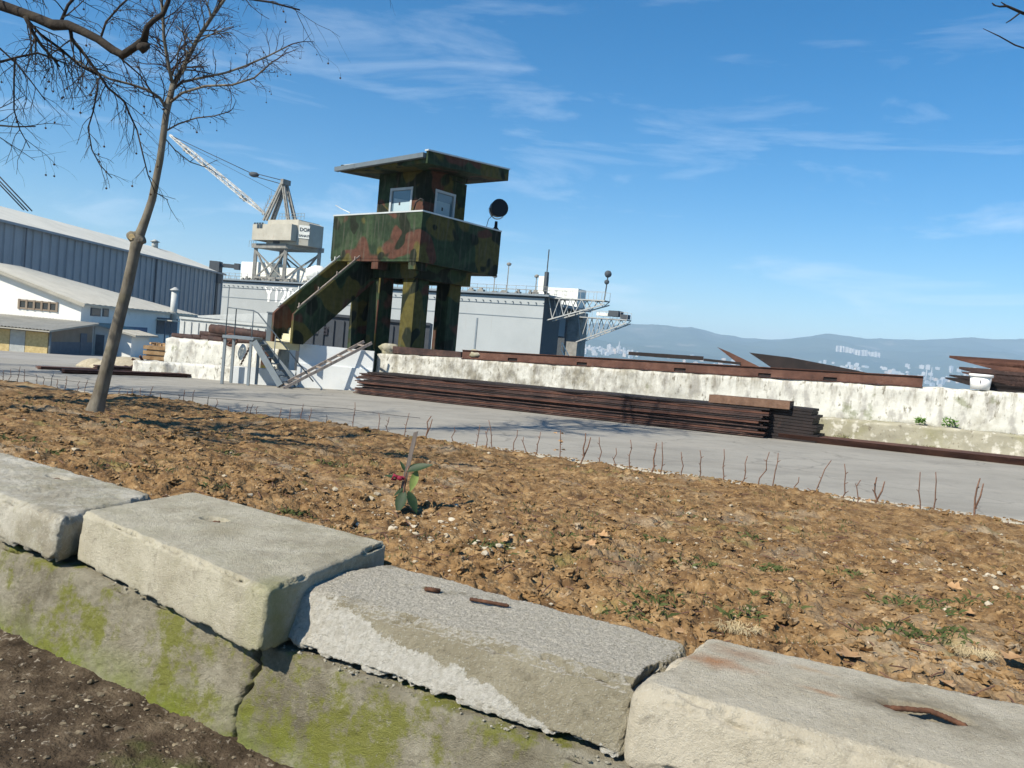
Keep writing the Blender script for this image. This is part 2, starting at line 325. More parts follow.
# ------------------------------------------------------------------ mesh builder
class MB:
    def __init__(s): s.v = []; s.f = []; s.sm = []
    def add(s, vs, fs, smooth=False):
        o = len(s.v); s.v += [Vector(q) for q in vs]
        s.f += [tuple(i + o for i in f) for f in fs]; s.sm += [smooth] * len(fs)
        return s
    def hexa(s, a):      # 8 corners: bottom 4, top 4
        return s.add(a, [(0, 3, 2, 1), (4, 5, 6, 7), (0, 1, 5, 4), (1, 2, 6, 5), (2, 3, 7, 6), (3, 0, 4, 7)])
    def box(s, c, d, rz=0.0):
        cx, cy, cz = c; x, y, z = d[0] / 2, d[1] / 2, d[2] / 2
        ca, sa = math.cos(rz), math.sin(rz)
        return s.hexa([(cx + px * ca - py * sa, cy + px * sa + py * ca, cz + pz) for pz in (-z, z) for px, py in ((-x, -y), (x, -y), (x, y), (-x, y))])
    def prism(s, poly, z0, z1):
        n = len(poly)
        f0 = z0 if callable(z0) else (lambda p: z0); f1 = z1 if callable(z1) else (lambda p: z1)
        vs = [(p[0], p[1], f0(p)) for p in poly] + [(p[0], p[1], f1(p)) for p in poly]
        return s.add(vs, [tuple(range(n - 1, -1, -1)), tuple(range(n, 2 * n))] + [(i, (i + 1) % n, n + (i + 1) % n, n + i) for i in range(n)])
    def wall(s, p, q, th, z0, z1, z0b=None, z1b=None):    # upright slab from p to q, thickness to the left of p->q
        d = Vector((q[0] - p[0], q[1] - p[1], 0)).normalized(); n = Vector((-d.y, d.x, 0)) * th
        z0b = z0 if z0b is None else z0b; z1b = z1 if z1b is None else z1b
        return s.hexa([(p[0], p[1], z0), (q[0], q[1], z0b), (q[0] + n.x, q[1] + n.y, z0b), (p[0] + n.x, p[1] + n.y, z0),
                       (p[0], p[1], z1), (q[0], q[1], z1b), (q[0] + n.x, q[1] + n.y, z1b), (p[0] + n.x, p[1] + n.y, z1)])
    def bar(s, p, q, w, h=None, up=(0, 0, 1)):
        p = Vector(p); q = Vector(q); h = h or w
        d = (q - p).normalized(); u = Vector(up)
        if abs(d.dot(u)) > .98: u = Vector((1, 0, 0))
        sd_ = d.cross(u).normalized(); u = sd_.cross(d)
        A = sd_ * w / 2; B = u * h / 2
        return s.hexa([p - A - B, p + A - B, q + A - B, q - A - B, p - A + B, p + A + B, q + A + B, q - A + B])
    def tube(s, pts, rs, n=6, cap=True):
        pts = [Vector(p) for p in pts]; k = len(pts)
        if not hasattr(rs, '__len__'): rs = [rs] * k
        o = len(s.v); u = None
        for i in range(k):
            d = (pts[min(i + 1, k - 1)] - pts[max(i - 1, 0)])
            if d.length < 1e-9: d = Vector((0, 0, 1))
            d.normalize()
            if u is None:
                u = d.orthogonal().normalized()
            else:
                u = (u - d * u.dot(d))
                u = u.normalized() if u.length > 1e-6 else d.orthogonal().normalized()
            w = d.cross(u)
            for j in range(n):
                a = 2 * math.pi * j / n
                s.v.append(pts[i] + (u * math.cos(a) + w * math.sin(a)) * rs[i])
        for i in range(k - 1):
            for j in range(n):
                s.f.append((o + i * n + j, o + i * n + (j + 1) % n, o + (i + 1) * n + (j + 1) % n, o + (i + 1) * n + j)); s.sm.append(n > 4)
        if cap:
            s.f.append(tuple(o + j for j in range(n - 1, -1, -1))); s.sm.append(False)
            s.f.append(tuple(o + (k - 1) * n + j for j in range(n))); s.sm.append(False)
        return s
    def blob(s, c, r, seed=0.0, rough=.3, sub=1, smooth=False, rotv=None):
        vs, fs = ICO[sub]
        c = Vector(c); out = []
        for q in vs:
            k = 1 + rough * nz(q, 1.6, seed)
            p = Vector((q.x * r[0], q.y * r[1], q.z * r[2])) * k
            if rotv is not None: p = rotv @ p
            out.append(c + p)
        return s.add(out, fs, smooth)
    def build(s, name, mat, parent=None, origin=None):
        me = bpy.data.meshes.new(name)
        if parent is not None: org = parent_world(parent)
        elif origin is not None: org = Vector(origin)
        else:
            xs = [v.x for v in s.v]; ys = [v.y for v in s.v]; zs = [v.z for v in s.v]
            org = Vector(((min(xs) + max(xs)) / 2, (min(ys) + max(ys)) / 2, min(zs)))
        me.from_pydata([v - org for v in s.v], [], s.f)
        me.polygons.foreach_set('use_smooth', s.sm)
        me.materials.append(MT[mat] if isinstance(mat, str) else mat)
        me.update()
        ob = bpy.data.objects.new(name, me); col.objects.link(ob)
        if parent is not None: ob.parent = parent
        else: ob.location = org
        return ob
def parent_world(o):
    p = Vector((0, 0, 0))
    while o is not None: p = p + o.location; o = o.parent
    return p
def make_ico(sub):
    bm = bmesh.new(); bmesh.ops.create_icosphere(bm, subdivisions=sub, radius=1)
    vs = [v.co.copy() for v in bm.verts]; bm.verts.index_update()
    fs = [tuple(v.index for v in f.verts) for f in bm.faces]; bm.free()
    return vs, fs
ICO = {k: make_ico(k) for k in (1, 2, 3, 4)}
def tag(o, label=None, cat=None, group=None, kind=None):
    if label: o['label'] = label
    if cat: o['category'] = cat
    if group: o['group'] = group
    if kind: o['kind'] = kind
    return o
def empty(name, loc, label, cat, group=None):
    o = bpy.data.objects.new(name, None); col.objects.link(o); o.location = loc
    o.empty_display_size = .2
    return tag(o, label, cat, group)
def dup(root, loc, label=None):
    r = root.copy(); col.objects.link(r); r.location = loc
    if label: r['label'] = label
    for ch in list(root.children):
        c = ch.copy(); col.objects.link(c); c.parent = r
    return r
def struct(mb, name, mat, origin=(0, 0, 0)):
    return tag(mb.build(name, mat, origin=origin), kind='structure')
def text_mesh(body, size, p, xdir, updir, mat, name, parent, depth=.01):
    cu = bpy.data.curves.new(name, 'FONT'); cu.body = body; cu.size = size; cu.extrude = depth; cu.offset = size * .03
    t = bpy.data.objects.new('tmp', cu); col.objects.link(t)
    bpy.context.view_layer.update()
    me = bpy.data.meshes.new_from_object(t)
    bpy.data.objects.remove(t); bpy.data.curves.remove(cu)
    x = Vector(xdir).normalized(); u = Vector(updir).normalized(); z = x.cross(u)
    org = parent_world(parent)
    for v in me.vertices: v.co = Vector(p) - org + x * v.co.x + u * v.co.y + z * v.co.z
    me.materials.clear(); me.materials.append(MT[mat])
    o = bpy.data.objects.new(name, me); col.objects.link(o); o.parent = parent
    return o

# ================================================================== GROUND
def grid_sheet(xs, ys, zf, keep=None):
    mb = MB(); idx = {}
    for j, y in enumerate(ys):
        for i, x in enumerate(xs):
            idx[i, j] = len(mb.v); mb.v.append(Vector((x, y, zf(x, y))))
    for j in range(len(ys) - 1):
        for i in range(len(xs) - 1):
            cx, cy = (xs[i] + xs[i + 1]) / 2, (ys[j] + ys[j + 1]) / 2
            if keep and not keep(cx, cy): continue
            mb.f.append((idx[i, j], idx[i + 1, j], idx[i + 1, j + 1], idx[i, j + 1])); mb.sm.append(True)
    return mb
xs = [-220 + 4 * i for i in range(86)]; ys = [-60 + 4 * i for i in range(62)]
struct(grid_sheet(xs, ys, gz, lambda x, y: y < 72 or (x < -30 and y < 184)), 'ground', 'yard')
# quay edge so the land does not end paper thin
mb = MB(); mb.wall((-30, 72.0), (124, 72.0), -.6, -7, -1.35, -7, -.4); struct(mb, 'quay_edge', 'kerb')
# road strip between the bed and the sea wall
T_ED, T_WL = 11.45, 21.35
mb = MB()
ss = [-60 + 2 * i for i in range(60)]
tt = [T_ED - 6, T_ED, 14, 17, T_WL + .1]
for j in range(len(tt) - 1):
    for i in range(len(ss) - 1):
        q = [ST(ss[i], tt[j]), ST(ss[i + 1], tt[j]), ST(ss[i + 1], tt[j + 1]), ST(ss[i], tt[j + 1])]
        mb.add([(p.x, p.y, gz(p.x, p.y) + .012) for p in q], [(0, 1, 2, 3)])
struct(mb, 'road', 'asphalt')
mb = MB()
for i in range(len(ss) - 1):
    q = [ST(ss[i], T_ED - .10), ST(ss[i + 1] - .01, T_ED - .10), ST(ss[i + 1] - .01, T_ED + .12), ST(ss[i], T_ED + .12)]
    mb.prism(q, lambda p: gz(*p[:2]) - .1, lambda p: gz(*p[:2]) + .05)
struct(mb, 'kerb', 'kerb')
# sea
W = 16000
mb = MB().add([(-W, -400, -6), (W, -400, -6), (W, W, -6), (-W, W, -6)], [(0, 1, 2, 3)])
struct(mb, 'sea_water', 'water')

# ------------------------------------------------------------------ hills and city
RIDGE = [(-500, 300), (-200, 305), (0, 290), (300, 318), (480, 327), (560, 328), (600, 326), (645, 326), (683, 329), (716, 335), (745, 339), (774, 340.4), (800, 338), (819, 335.4), (865, 339), (906, 339.5), (956, 337.5), (993, 340.4), (1024, 341), (1200, 352), (1500, 370)]
def hor(x): return 348 + .0928 * (x - 512)
def ridge_h(az, D):        # az = x/y
    px = 512 + az * FPX
    for (a, b), (c, d) in zip(RIDGE, RIDGE[1:]):
        if a <= px <= c:
            t = (px - a) / (c - a); t = t * t * (3 - 2 * t)
            return EYE + (hor(px) - (b + (d - b) * t)) / FPX * D
    return 260
R0, R1 = 4300., 7600.
def hill_z(az, y):
    H = ridge_h(az, R1); k = (y - R0) / (R1 - R0)
    base = -8 + 34 * sms(0, .12, k) + 60 * sms(.05, .35, k)*(.35+.65*sms(.15,.5,az))
    prof = H * (sms(.12, 1.0, k) if k < 1 else 1 - sms(1, 1.5, k))
    x = az * y
    nn = fbm((x, y, 0), .0011, 5, 3.0) * 70 * sms(.1, .45, k) * (1 - .75 * sms(.75, 1, k))
    nn += fbm((x, y, 0), .006, 3, 8.0) * 7 * sms(.1, .4, k)
    return max(base * (1 - sms(.3, .8, k)) + prof + nn * (1 if k < 1.0 else .6), -8 if k < .05 else 3)
mb = MB(); na, nk = 420, 90
for j in range(nk + 1):
    y = R0 + (j / nk) * (R1 - R0) * 1.5
    for i in range(na + 1):
        az = -1.3 + 2.6 * i / na
        mb.v.append(Vector((az * y, y, hill_z(az, y))))
for j in range(nk):
    for i in range(na):
        a = j * (na + 1) + i
        mb.f.append((a, a + 1, a + na + 2, a + na + 1)); mb.sm.append(True)
struct(mb, 'hills', 'hill')

rc = random.Random(5)
def hill_at(x, y): return hill_z(x / y, y)
def block(px, y, w, h, dep, mat, label, group, roof=None, windows=False):
    az = (px - 512) / FPX; x = az * y; z = hill_at(x, y) - 3
    mb = MB(); a = rc.uniform(-.5, .5)
    mb.box((x, y, z + (h + 3) / 2), (w, dep, h + 3), a)
    mb.box((x + rc.uniform(-.2, .2) * w, y, z + h + 3 + 1.2), (w * .25, dep * .4, 2.4), a)     # roof house
    o = mb.build('apartment_building', mat)
    tag(o, label, 'apartment building', group)
    if windows:
        m2 = MB(); ca, sa = math.cos(a), math.sin(a)
        for k in range(int(h / 3)):
            zz = z + 5 + k * 3
            m2.box((x + sa * dep / 2, y - ca * dep / 2, zz), (w * .9, .4, 1.2), a)
        m2.build('window_band', 'darkglass', o, )
# (child of a located object: parent_world handles the offset)
for i in range(14):
    px = 832 + i * 3.2
    block(px, 5650 + rc.uniform(-20, 20), 15.5, 38 + rc.uniform(-4, 4), 14, 'city', ['leftmost', 'second', 'third', 'fourth', 'fifth', 'sixth', 'seventh', 'eighth', 'ninth', 'tenth', 'eleventh', 'twelfth', 'thirteenth', 'rightmost'][i] + ' pale flat block from the left in the long row above the far city', 'row of white flats on the far shore')
for i in range(275):
    px = rc.uniform(572, 640) if rc.random() < .3 else rc.uniform(640, 1035) if rc.random() < .3 else rc.uniform(810, 1030); y = rc.uniform(4450, 5250 if px > 815 else 5000)
    w = rc.uniform(10, 26); h = rc.choice([10, 12, 16, 20, 28])
    mt = rc.choice(['city', 'city', 'city', 'city2', 'city3'])
    block(px, y, w, h, rc.uniform(10, 20), mt, '%s %s block of the far city, %s' % ('low' if h < 14 else 'mid-height' if h < 25 else 'tall', {'city': 'pale', 'city2': 'sand-coloured', 'city3': 'grey'}[mt], 'just right of the dock walkways' if px < 645 else 'behind the black plates on the sea wall' if px < 810 else 'between the beam end and the plate pile' if px > 900 else 'under the long row of white flats'), 'houses of the far city')
for px, h in ((923, 60), (928, 66), (615, 55)):
    y = 4600; x = (px - 512) / FPX * y; z = hill_at(x, y)
    tag(MB().tube([(x, y, z - 3), (x, y, z + h * .9), (x, y, z + h * 1.1), (x, y, z + h * 1.4)], [4, 3.6, 2.4, .4], 8).build('minaret', 'city'),
        {923: 'left of two slim pale towers rising near the right end of the far city', 928: 'right of two slim pale towers rising near the right end of the far city', 615: 'slim pale tower in the far city just right of the dock frames'}[px], 'tower')

# ================================================================== SEA WALL
def rough_slab(p, q, th, z0, z1, z0b, z1b, nl, nh, amp, seed, cap_r=.05, batter=0.0):
    """concrete wall from p to q (front face on the camera side), top and ends uneven"""
    p = Vector((*p, 0)); q = Vector((*q, 0)); d = (q - p); Ln = d.length; d.normalize(); n = Vector((-d.y, d.x, 0))
    mb = MB(); prof = []
    K = 8
    for k in range(nh + 1): prof.append((0, k / nh))
    for k in range(1, 5): prof.append((k / 4, 1))
    for k in range(1, 4): prof.append((1, 1 - k / 3))
    m_ = len(prof)
    for i in range(nl + 1):
        u = i / nl; a = z0 + (z0b - z0) * u; b_ = z1 + (z1b - z1) * u
        for (w, h) in prof:
            zz = a + (b_ - a) * h
            pt = p + d * (Ln * u) + n * (w * th + batter * h * (1 if w == 0 else 0)) + Vector((0, 0, zz))
            e = fbm(pt, 1.6, 4, seed) * amp + fbm(pt, 7, 3, seed + 3) * amp * .45
            pt = pt + n * (e if w == 0 else 0) + Vector((0, 0, (fbm(pt, 2.3, 4, seed + 9) * amp * .9 - (cap_r * .6 if w == 0 and h == 1 else 0)) if h > .95 else 0))
            mb.v.append(pt)
    for i in range(nl):
        for k in range(m_ - 1):
            a = i * m_ + k; mb.f.append((a, a + m_, a + m_ + 1, a + 1)); mb.sm.append(True)
    mb.f.append(tuple(range(m_))); mb.f.append(tuple(nl * m_ + k for k in range(m_ - 1, -1, -1))); mb.sm += [False, False]
    return mb
WA = Vector((-4.62, 27.05)); WB = Vector((13.0, 18.35)); WC = WB + (WB - WA).normalized() * 9
zb = lambda p: gz(p[0], p[1])
seaw = empty('sea_wall', (WA.x, WA.y, zb(WA)), 'long white-painted concrete sea wall with grey and brown stains behind the rusty beams', 'wall')
topL, topR = at(374, 352.5, 27.05).z, at(1024, 392.6, 19.0).z
slope = (topR - topL) / ((Vector((12.4, 18.7)) - WA).length)
Lw = (WC - WA).length
rough_slab(WA, WC, .45, zb(WA) - .1, topL, zb(WC) - .1, topL + slope * Lw, 260, 12, .035, 4.0).build('wall', 'wall_graded', seaw)
# plinth at the foot, right part
pd = (WB - WA).normalized(); pn = Vector((pd.y, -pd.x))
PL0 = WA + pd * 13.2 + pn * .42; PL1 = WC + pn * .42
plz = .62
mb = rough_slab(PL0, PL1, .40, zb(PL0) - .1, zb(PL0) + .50, zb(PL1) - .1, zb(PL1) + .50, 130, 8, .03, 9.0)
mb.build('plinth', 'wall_plinth', seaw)

# rusty beam lying along the top of the wall
def on_wall_top(px, py):     # depth of the wall plane under a pixel
    r = ray(px, py); # intersect vertical plane through WA-WB
    nrm = Vector((pd.y, -pd.x, 0)); t = (Vector((WA.x, WA.y, 0)) - Vector((0, 0, EYE))).dot(nrm) / r.dot(nrm)
    return Vector((0, 0, EYE)) + r * t
def wt(sdist, dz=0.0, back=0.0):
    p = WA + pd * sdist - pn * back
    return Vector((p.x, p.y, topL + slope * sdist + dz))
def s_of(px, py): v = on_wall_top(px, py); return (Vector((v.x, v.y)) - WA).dot(pd)
s0, s1 = s_of(462, 350), s_of(923, 381)
root = empty('steel_beam', wt(s0), 'long rust-brown steel beam lying on top of the white sea wall, with notches in its face', 'beam', None)
mb = MB(); K = 40
for i in range(K):
    a = s0 + (s1 - s0) * i / K; b_ = s0 + (s1 - s0) * (i + 1) / K - (.0)
    h = .25; f0 = .04
    if i in (5, 12, 21, 28, 33): continue
    mb.hexa([wt(a, .01, f0), wt(b_, .01, f0), wt(b_, .01, f0 + .02), wt(a, .01, f0 + .02), wt(a, h, f0), wt(b_, h, f0), wt(b_, h, f0 + .02), wt(a, h, f0 + .02)])
for i in (5, 12, 21, 28, 33):
    a = s0 + (s1 - s0) * i / K; b_ = s0 + (s1 - s0) * (i + 1) / K
    mb.hexa([wt(a, .10, f0), wt(b_, .10, f0), wt(b_, .10, f0 + .02), wt(a, .10, f0 + .02), wt(a, h, f0), wt(b_, h, f0), wt(b_, h, f0 + .02), wt(a, h, f0 + .02)])
mb.build('web', 'rust_light', root)
MB().hexa([wt(s0, .006, .08), wt(s1, .006, .08), wt(s1, .006, .1), wt(s0, .006, .1), wt(s0, .249, .08), wt(s1, .249, .08), wt(s1, .249, .1), wt(s0, .249, .1)]).build('notch_shade_sheet', 'rust_black', root)  # added black sheet, stands in for the shade inside the notches
MB().hexa([wt(s0, .25, .0), wt(s1, .25, .0), wt(s1, .25, .2), wt(s0, .25, .2), wt(s0, .27, .0), wt(s1, .27, .0), wt(s1, .27, .2), wt(s0, .27, .2)]).build('top_flange', 'rust', root)
MB().hexa([wt(s0, -.015, -.02), wt(s1, -.015, -.02), wt(s1, -.015, .2), wt(s0, -.015, .2), wt(s0, .005, -.02), wt(s1, .005, -.02), wt(s1, .005, .2), wt(s0, .005, .2)]).build('bottom_flange', 'rust', root)
# thinner beam on the left end
a0, a1 = s_of(392, 347), s_of(462, 350) - .05
mb = MB().hexa([wt(a0, .02, .05), wt(a1, .02, .05), wt(a1, .02, .3), wt(a0, .02, .3), wt(a0, .26, .05), wt(a1, .20, .05), wt(a1, .20, .3), wt(a0, .26, .3)])
tag(mb.build('steel_beam', 'rust_dark'), 'short dark rusty steel beam at the left end of the sea wall under the watchtower', 'beam')
for k, (px, py, r) in enumerate(((387, 349, .23), (476, 352, .20))):
    c = wt(s_of(px, py), .14, .22)
    tag(MB().blob(c, (r * 1.5, r, r * .8), k * 3.3 + 1, .5, 3, True).build('concrete_lump', 'wall_plinth'),
        ['grey concrete lump on the left corner of the sea wall beside the tower pillars', 'pale concrete lump on the sea wall where the two rusty beams meet'][k], 'rubble')

# plates resting beyond the beam
def plate(pts, Yd, th, mat, label, name='steel_plate', back=.35, up=.02, Ys=None):
    """outline given at distance; real plate with thickness lying/leaning on the wall"""
    mb = MB(); f = []
    for (px, py) in pts: f.append(on_wall_top(px, py) - Vector((pn.x, pn.y, 0)) * 0)
    sc_ = []
    for p in f:    # push behind beam along the ray
        r = (p - Vector((0, 0, EYE))); k = 1 + back / r.length; sc_.append(Vector((0, 0, EYE)) + r * k)
    bk = [p + Vector((-pn.x, -pn.y, 0)) * th for p in sc_]
    n = len(f)
    mb.add(sc_ + bk, [tuple(range(n)), tuple(range(2 * n - 1, n - 1, -1))] + [(i, n + i, n + (i + 1) % n, (i + 1) % n) for i in range(n)])
    return tag(mb.build(name, mat), label, 'steel plate')
# long thin flat plates stacked beyond the beam
def flat_plate(pxa, pya, pxb, pyb, wid, th, mat, label, tipa=.6, tipb=.3, back=.4, tilt=0.0):
    A = on_wall_top(pxa, pya) ; Bq = on_wall_top(pxb, pyb)
    d = (Bq - A); dn = d.normalized(); nb = Vector((-pn.x, -pn.y, tilt))
    A = A + nb * 0; 
    P = [A + Vector((-pn.x, -pn.y, 0)) * back, Bq + Vector((-pn.x, -pn.y, 0)) * back]
    a, b_ = P; up = Vector((0, 0, th))
    c1 = b_ + nb * wid - dn * tipb; c0 = a + nb * wid + dn * tipa
    mb = MB().hexa([a, b_, c1, c0, a + up, b_ + up, c1 + up, c0 + up])
    return tag(mb.build('steel_plate', mat), label, 'steel plate')
flat_plate(624, 354.5, 700, 359.5, 1.2, .10, 'rust_black', 'long flat nearly black plate lying level above the middle of the rusty beam')
flat_plate(700, 360.5, 738, 364.5, 1.0, .07, 'rust_black', 'short thin black plate end just left of the upturned brown plate')
plate([(717, 347), (729, 352), (760, 367), (741, 366)], 0, .03, 'rust_light', 'brown rusty plate tilted up to a sharp point behind the rusty beam', back=.7)
plate([(749, 352.5), (790, 357.5), (835, 366), (876, 374.5), (800, 371), (772, 368)], 0, .03, 'rust_black', 'long black pointed plate tilted up over the right half of the rusty beam', back=.55)

# bundle of plates at the right end
lb = ['topmost plate of the rusty pile on the right end of the sea wall', 'second plate from the top of the rusty pile on the sea wall',
      'third plate from the top of the rusty pile on the sea wall', 'fourth plate from the top of the rusty pile on the sea wall',
      'fifth plate of the rusty pile on the sea wall, just above the lowest', 'lowest plate of the rusty pile on the sea wall, with the longest tip']
pls = [(950, 357.0, 2.4, 3,   .09, 'rust'), (974, 362.5, 2.2, 3, .05, 'rust'), (960, 368.5, 2.4, 3, .09, 'rust_dark'), (963, 372.5, 2.0, 3, .05, 'rust_dark'), (950, 375.5, 2.0, 3, .05, 'rust_black'), (946, 378.5, 2.6, 3, .06, 'rust_black')]
for k, (px, py, wid, s_, th, mt) in enumerate(pls):
    A = on_wall_top(px, py) + Vector((-pn.x, -pn.y, 0)) * .5
    d3 = Vector((pd.x, pd.y, slope * .4)); nb = Vector((-pn.x, -pn.y, 0))
    ln = 5.5
    pts = [A, A + d3 * ln, A + d3 * ln + nb * wid, A + nb * wid * .9 + d3 * 1.2]
    # tip: underside slopes back like a cut hull plate
    low = [A + d3 * 1.1 + Vector((0, 0, -.24 if k != 1 else -.06)), A + d3 * ln + Vector((0, 0, -.24 if k != 1 else -.06))]
    mb = MB()
    up = Vector((0, 0, th * .6))
    mb.hexa([pts[0], pts[1], pts[2], pts[3], pts[0] + up, pts[1] + up, pts[2] + up, pts[3] + up])
    mb.add([pts[0] + Vector((0, 0, -.002)), low[0], low[1], pts[1] + Vector((0, 0, -.002))] + [p + nb * .03 for p in (pts[0] + Vector((0, 0, -.002)), low[0], low[1], pts[1] + Vector((0, 0, -.002)))],
           [(0, 1, 2, 3), (7, 6, 5, 4), (0, 4, 5, 1), (1, 5, 6, 2), (2, 6, 7, 3)])
    tag(mb.build('steel_plate', mt), lb[k], 'steel plate', 'pile of rusty plates at the right end')

# white bucket
c = on_wall_top(980, 391.0); c = Vector((c.x - pn.x * .17, c.y - pn.y * .17, wt(s_of(980, 391)).z + .012))
bk = empty('bucket', c, 'white plastic paint bucket standing on the sea wall in front of the rusty plates', 'bucket')
def lathe(mb, c, prof, n=24):
    o = len(mb.v)
    for (r, z) in prof:
        for j in range(n):
            a = 2 * math.pi * j / n; mb.v.append(Vector((c[0] + r * math.cos(a), c[1] + r * math.sin(a), c[2] + z)))
    for i in range(len(prof) - 1):
        for j in range(n):
            mb.f.append((o + i * n + j, o + i * n + (j + 1) % n, o + (i + 1) * n + (j + 1) % n, o + (i + 1) * n + j)); mb.sm.append(True)
    mb.f.append(tuple(o + (len(prof) - 1) * n + j for j in range(n))); mb.sm.append(False)
    return mb
lathe(MB(), c, [(.01, 0), (.205, 0), (.235, .33)]).build('body', 'white', bk)
lathe(MB(), c, [(.236, .31), (.262, .315), (.262, .375), (.25, .38), (.245, .37), (.235, .36)]).build('lid', 'white', bk)
fd = Vector((-c.x, -c.y, 0)).normalized()
text_mesh('1', .1, c + fd * .232 + Vector((-.03, 0, .17)), (-fd.y * -1, fd.x * -1, 0) if False else (fd.y * -1, fd.x, 0), (0, 0, 1), 'ink', 'mark', bk, .002)

# stack of rusty plates along the foot of the wall
SA = Vector((-4.85, 24.76)); SB = Vector((6.28, 18.42)); sdv = (SB - SA).normalized(); snv = Vector((-sdv.y, sdv.x))
if snv.y < 0: snv = -snv
rs = random.Random(3)
def zst(p): return gz(p[0], p[1]) + .013
labels_st = []
nst = 15; ht = .046; ths = [rs.uniform(.55, 1.0) for _ in range(15)]
for k in range(nst):
    a = rs.uniform(-.12, .12) + (.25 if k % 5 == 4 else 0); b_ = rs.uniform(-.55, -.3)
    off = rs.uniform(-.05, .05) + k * .006
    ln = (SB - SA).length
    p0 = SA + sdv * a + snv * off; p1 = SB + sdv * b_ + snv * off
    z = .02 + k * ht
    wd_ = 1.55 - k * .012
    mb = MB(); seg = 40; th = ht * ths[k]
    for i in range(seg + 1):
        u = i / seg; p = p0.lerp(p1, u)
        wv = nz((p.x, p.y, k), .5, 3) * .010 + .002 * math.sin(u * 30 + k)
        e = snv * (nz((p.x, p.y, k * 3.1), .9, 7) * .05 + nz((p.x, p.y, k * 1.3), 4, 2) * .012)
        for (w, zz) in ((0, 0), (0, th), (wd_, th), (wd_, 0)):
            q = p + snv * w + (e if w == 0 else Vector((0, 0)))
            mb.v.append(Vector((q.x, q.y, zst(p) + z + zz + wv)))
    for i in range(seg):
        for j in range(4):
            a_ = i * 4 + j; c_ = i * 4 + (j + 1) % 4
            mb.f.append((a_, c_, c_ + 4, a_ + 4)); mb.sm.append(False)
    mb.f.append((0, 3, 2, 1)); mb.f.append((seg * 4, seg * 4 + 1, seg * 4 + 2, seg * 4 + 3)); mb.sm += [False, False]
    o = mb.build('steel_sheet', ['rust_dark', 'rust_dark', 'rust', 'rust_dark', 'rust_black'][k % 5] if k else 'rust_dark')
    nm = ['lowest', 'second from the bottom', 'third from the bottom', 'fourth from the bottom', 'fifth from the bottom', 'sixth from the bottom', 'seventh from the bottom', 'middle', 'seventh from the top', 'sixth from the top', 'fifth from the top', 'fourth from the top', 'third from the top', 'second from the top', 'topmost'][k]
    tag(o, 'long rusty steel sheet, %s in the stack by the sea wall' % nm, 'steel sheet', 'stack of long rusty sheets beside the road')
# short thick piece on the right end of the stack
t0 = SA + sdv * 11.0 + snv * .22; t1 = SA + sdv * 12.9 + snv * .22
zt = .02 + nst * ht + .01
mb = MB().hexa([(t0.x, t0.y, zst(t0) + zt), (t1.x, t1.y, zst(t1) + zt), (t1.x + snv.x * .5, t1.y + snv.y * .5, zst(t1) + zt), (t0.x + snv.x * .5, t0.y + snv.y * .5, zst(t0) + zt),
                (t0.x, t0.y, zst(t0) + zt + .19), (t1.x, t1.y, zst(t1) + zt + .19), (t1.x + snv.x * .5, t1.y + snv.y * .5, zst(t1) + zt + .19), (t0.x + snv.x * .5, t0.y + snv.y * .5, zst(t0) + zt + .19)])
tag(mb.build('steel_block', 'blockrust'), 'short thick red-brown steel piece on top of the right end of the long sheet stack', 'steel block')
# short dark pile closing the right end of the stack
ep = empty('plate_pile', (SB.x + sdv.x * .5, SB.y + sdv.y * .5, zst(SB)), 'short dark pile of plates just right of the long sheet stack', 'plate pile')
for k in range(11):
    e0 = SB + sdv * (-1.0 + .04 * (k % 3)) + snv * (.30 + .01 * k); e1 = e0 + sdv * (1.75 - .012 * (k % 4) - .02 * k)
    z0_ = zst(e0) + .015 + k * .072
    MB().hexa([(q_.x, q_.y, z0_ + dz_) for dz_ in (0, .062) for q_ in (e0, e1, e1 + snv * 1.0, e0 + snv * 1.0)]).build('plate', 'rust_black', ep)
# long beam lying on the road edge to the right
q0 = SB + sdv * -.1 + snv * .35; q1 = q0 + sdv * 15
mb = MB().hexa([(q0.x, q0.y, zst(q0)), (q1.x, q1.y, zst(q1)), (q1.x + snv.x * .7, q1.y + snv.y * .7, zst(q1)), (q0.x + snv.x * .7, q0.y + snv.y * .7, zst(q0)),
                (q0.x - snv.x*.12, q0.y - snv.y*.12, zst(q0) + .14), (q1.x- snv.x*.12, q1.y- snv.y*.12, zst(q1) + .14), (q1.x + snv.x * .7, q1.y + snv.y * .7, zst(q1) + .14), (q0.x + snv.x * .7, q0.y + snv.y * .7, zst(q0) + .14)])
tag(mb.build('steel_girder', 'rust'), 'long low rusty girder lying on the road edge right of the sheet stack', 'girder')

# weeds along the plinth
def weed(mb, c, r, n, rg, h=1.0, w=.02):
    for _ in range(n):
        a = rg.uniform(0, 6.28); q = math.sqrt(rg.random()) * r
        b0 = Vector((c[0] + math.cos(a) * q, c[1] + math.sin(a) * q * .6, c[2] + rg.uniform(0, r * .8 * h)))
        d = Vector((rg.gauss(0, 1), rg.gauss(0, 1), rg.gauss(.5, 1))).normalized() * rg.uniform(w * 2, w * 4)
        s = d.orthogonal().normalized() * w * rg.uniform(.5, 1)
        mb.add([b0 - s, b0 + s, b0 + d + s * .3, b0 + d - s * .3], [(0, 1, 2, 3)])
    return mb
rg = random.Random(9)
for px, py, r, lab in ((949, 425, .20, 'largest bright green weed on the ledge of the sea wall below the bucket'), (920, 422, .12, 'small green weed on the wall ledge left of the largest weed')):
    v = on_wall_top(px, py); p = Vector((v.x + pn.x * .2, v.y + pn.y * .2, v.z - .02))
    tag(weed(MB(), p, r, 130, rg, 1.2, .022).build('weed', 'bush'), lab, 'weed')
mb = MB()
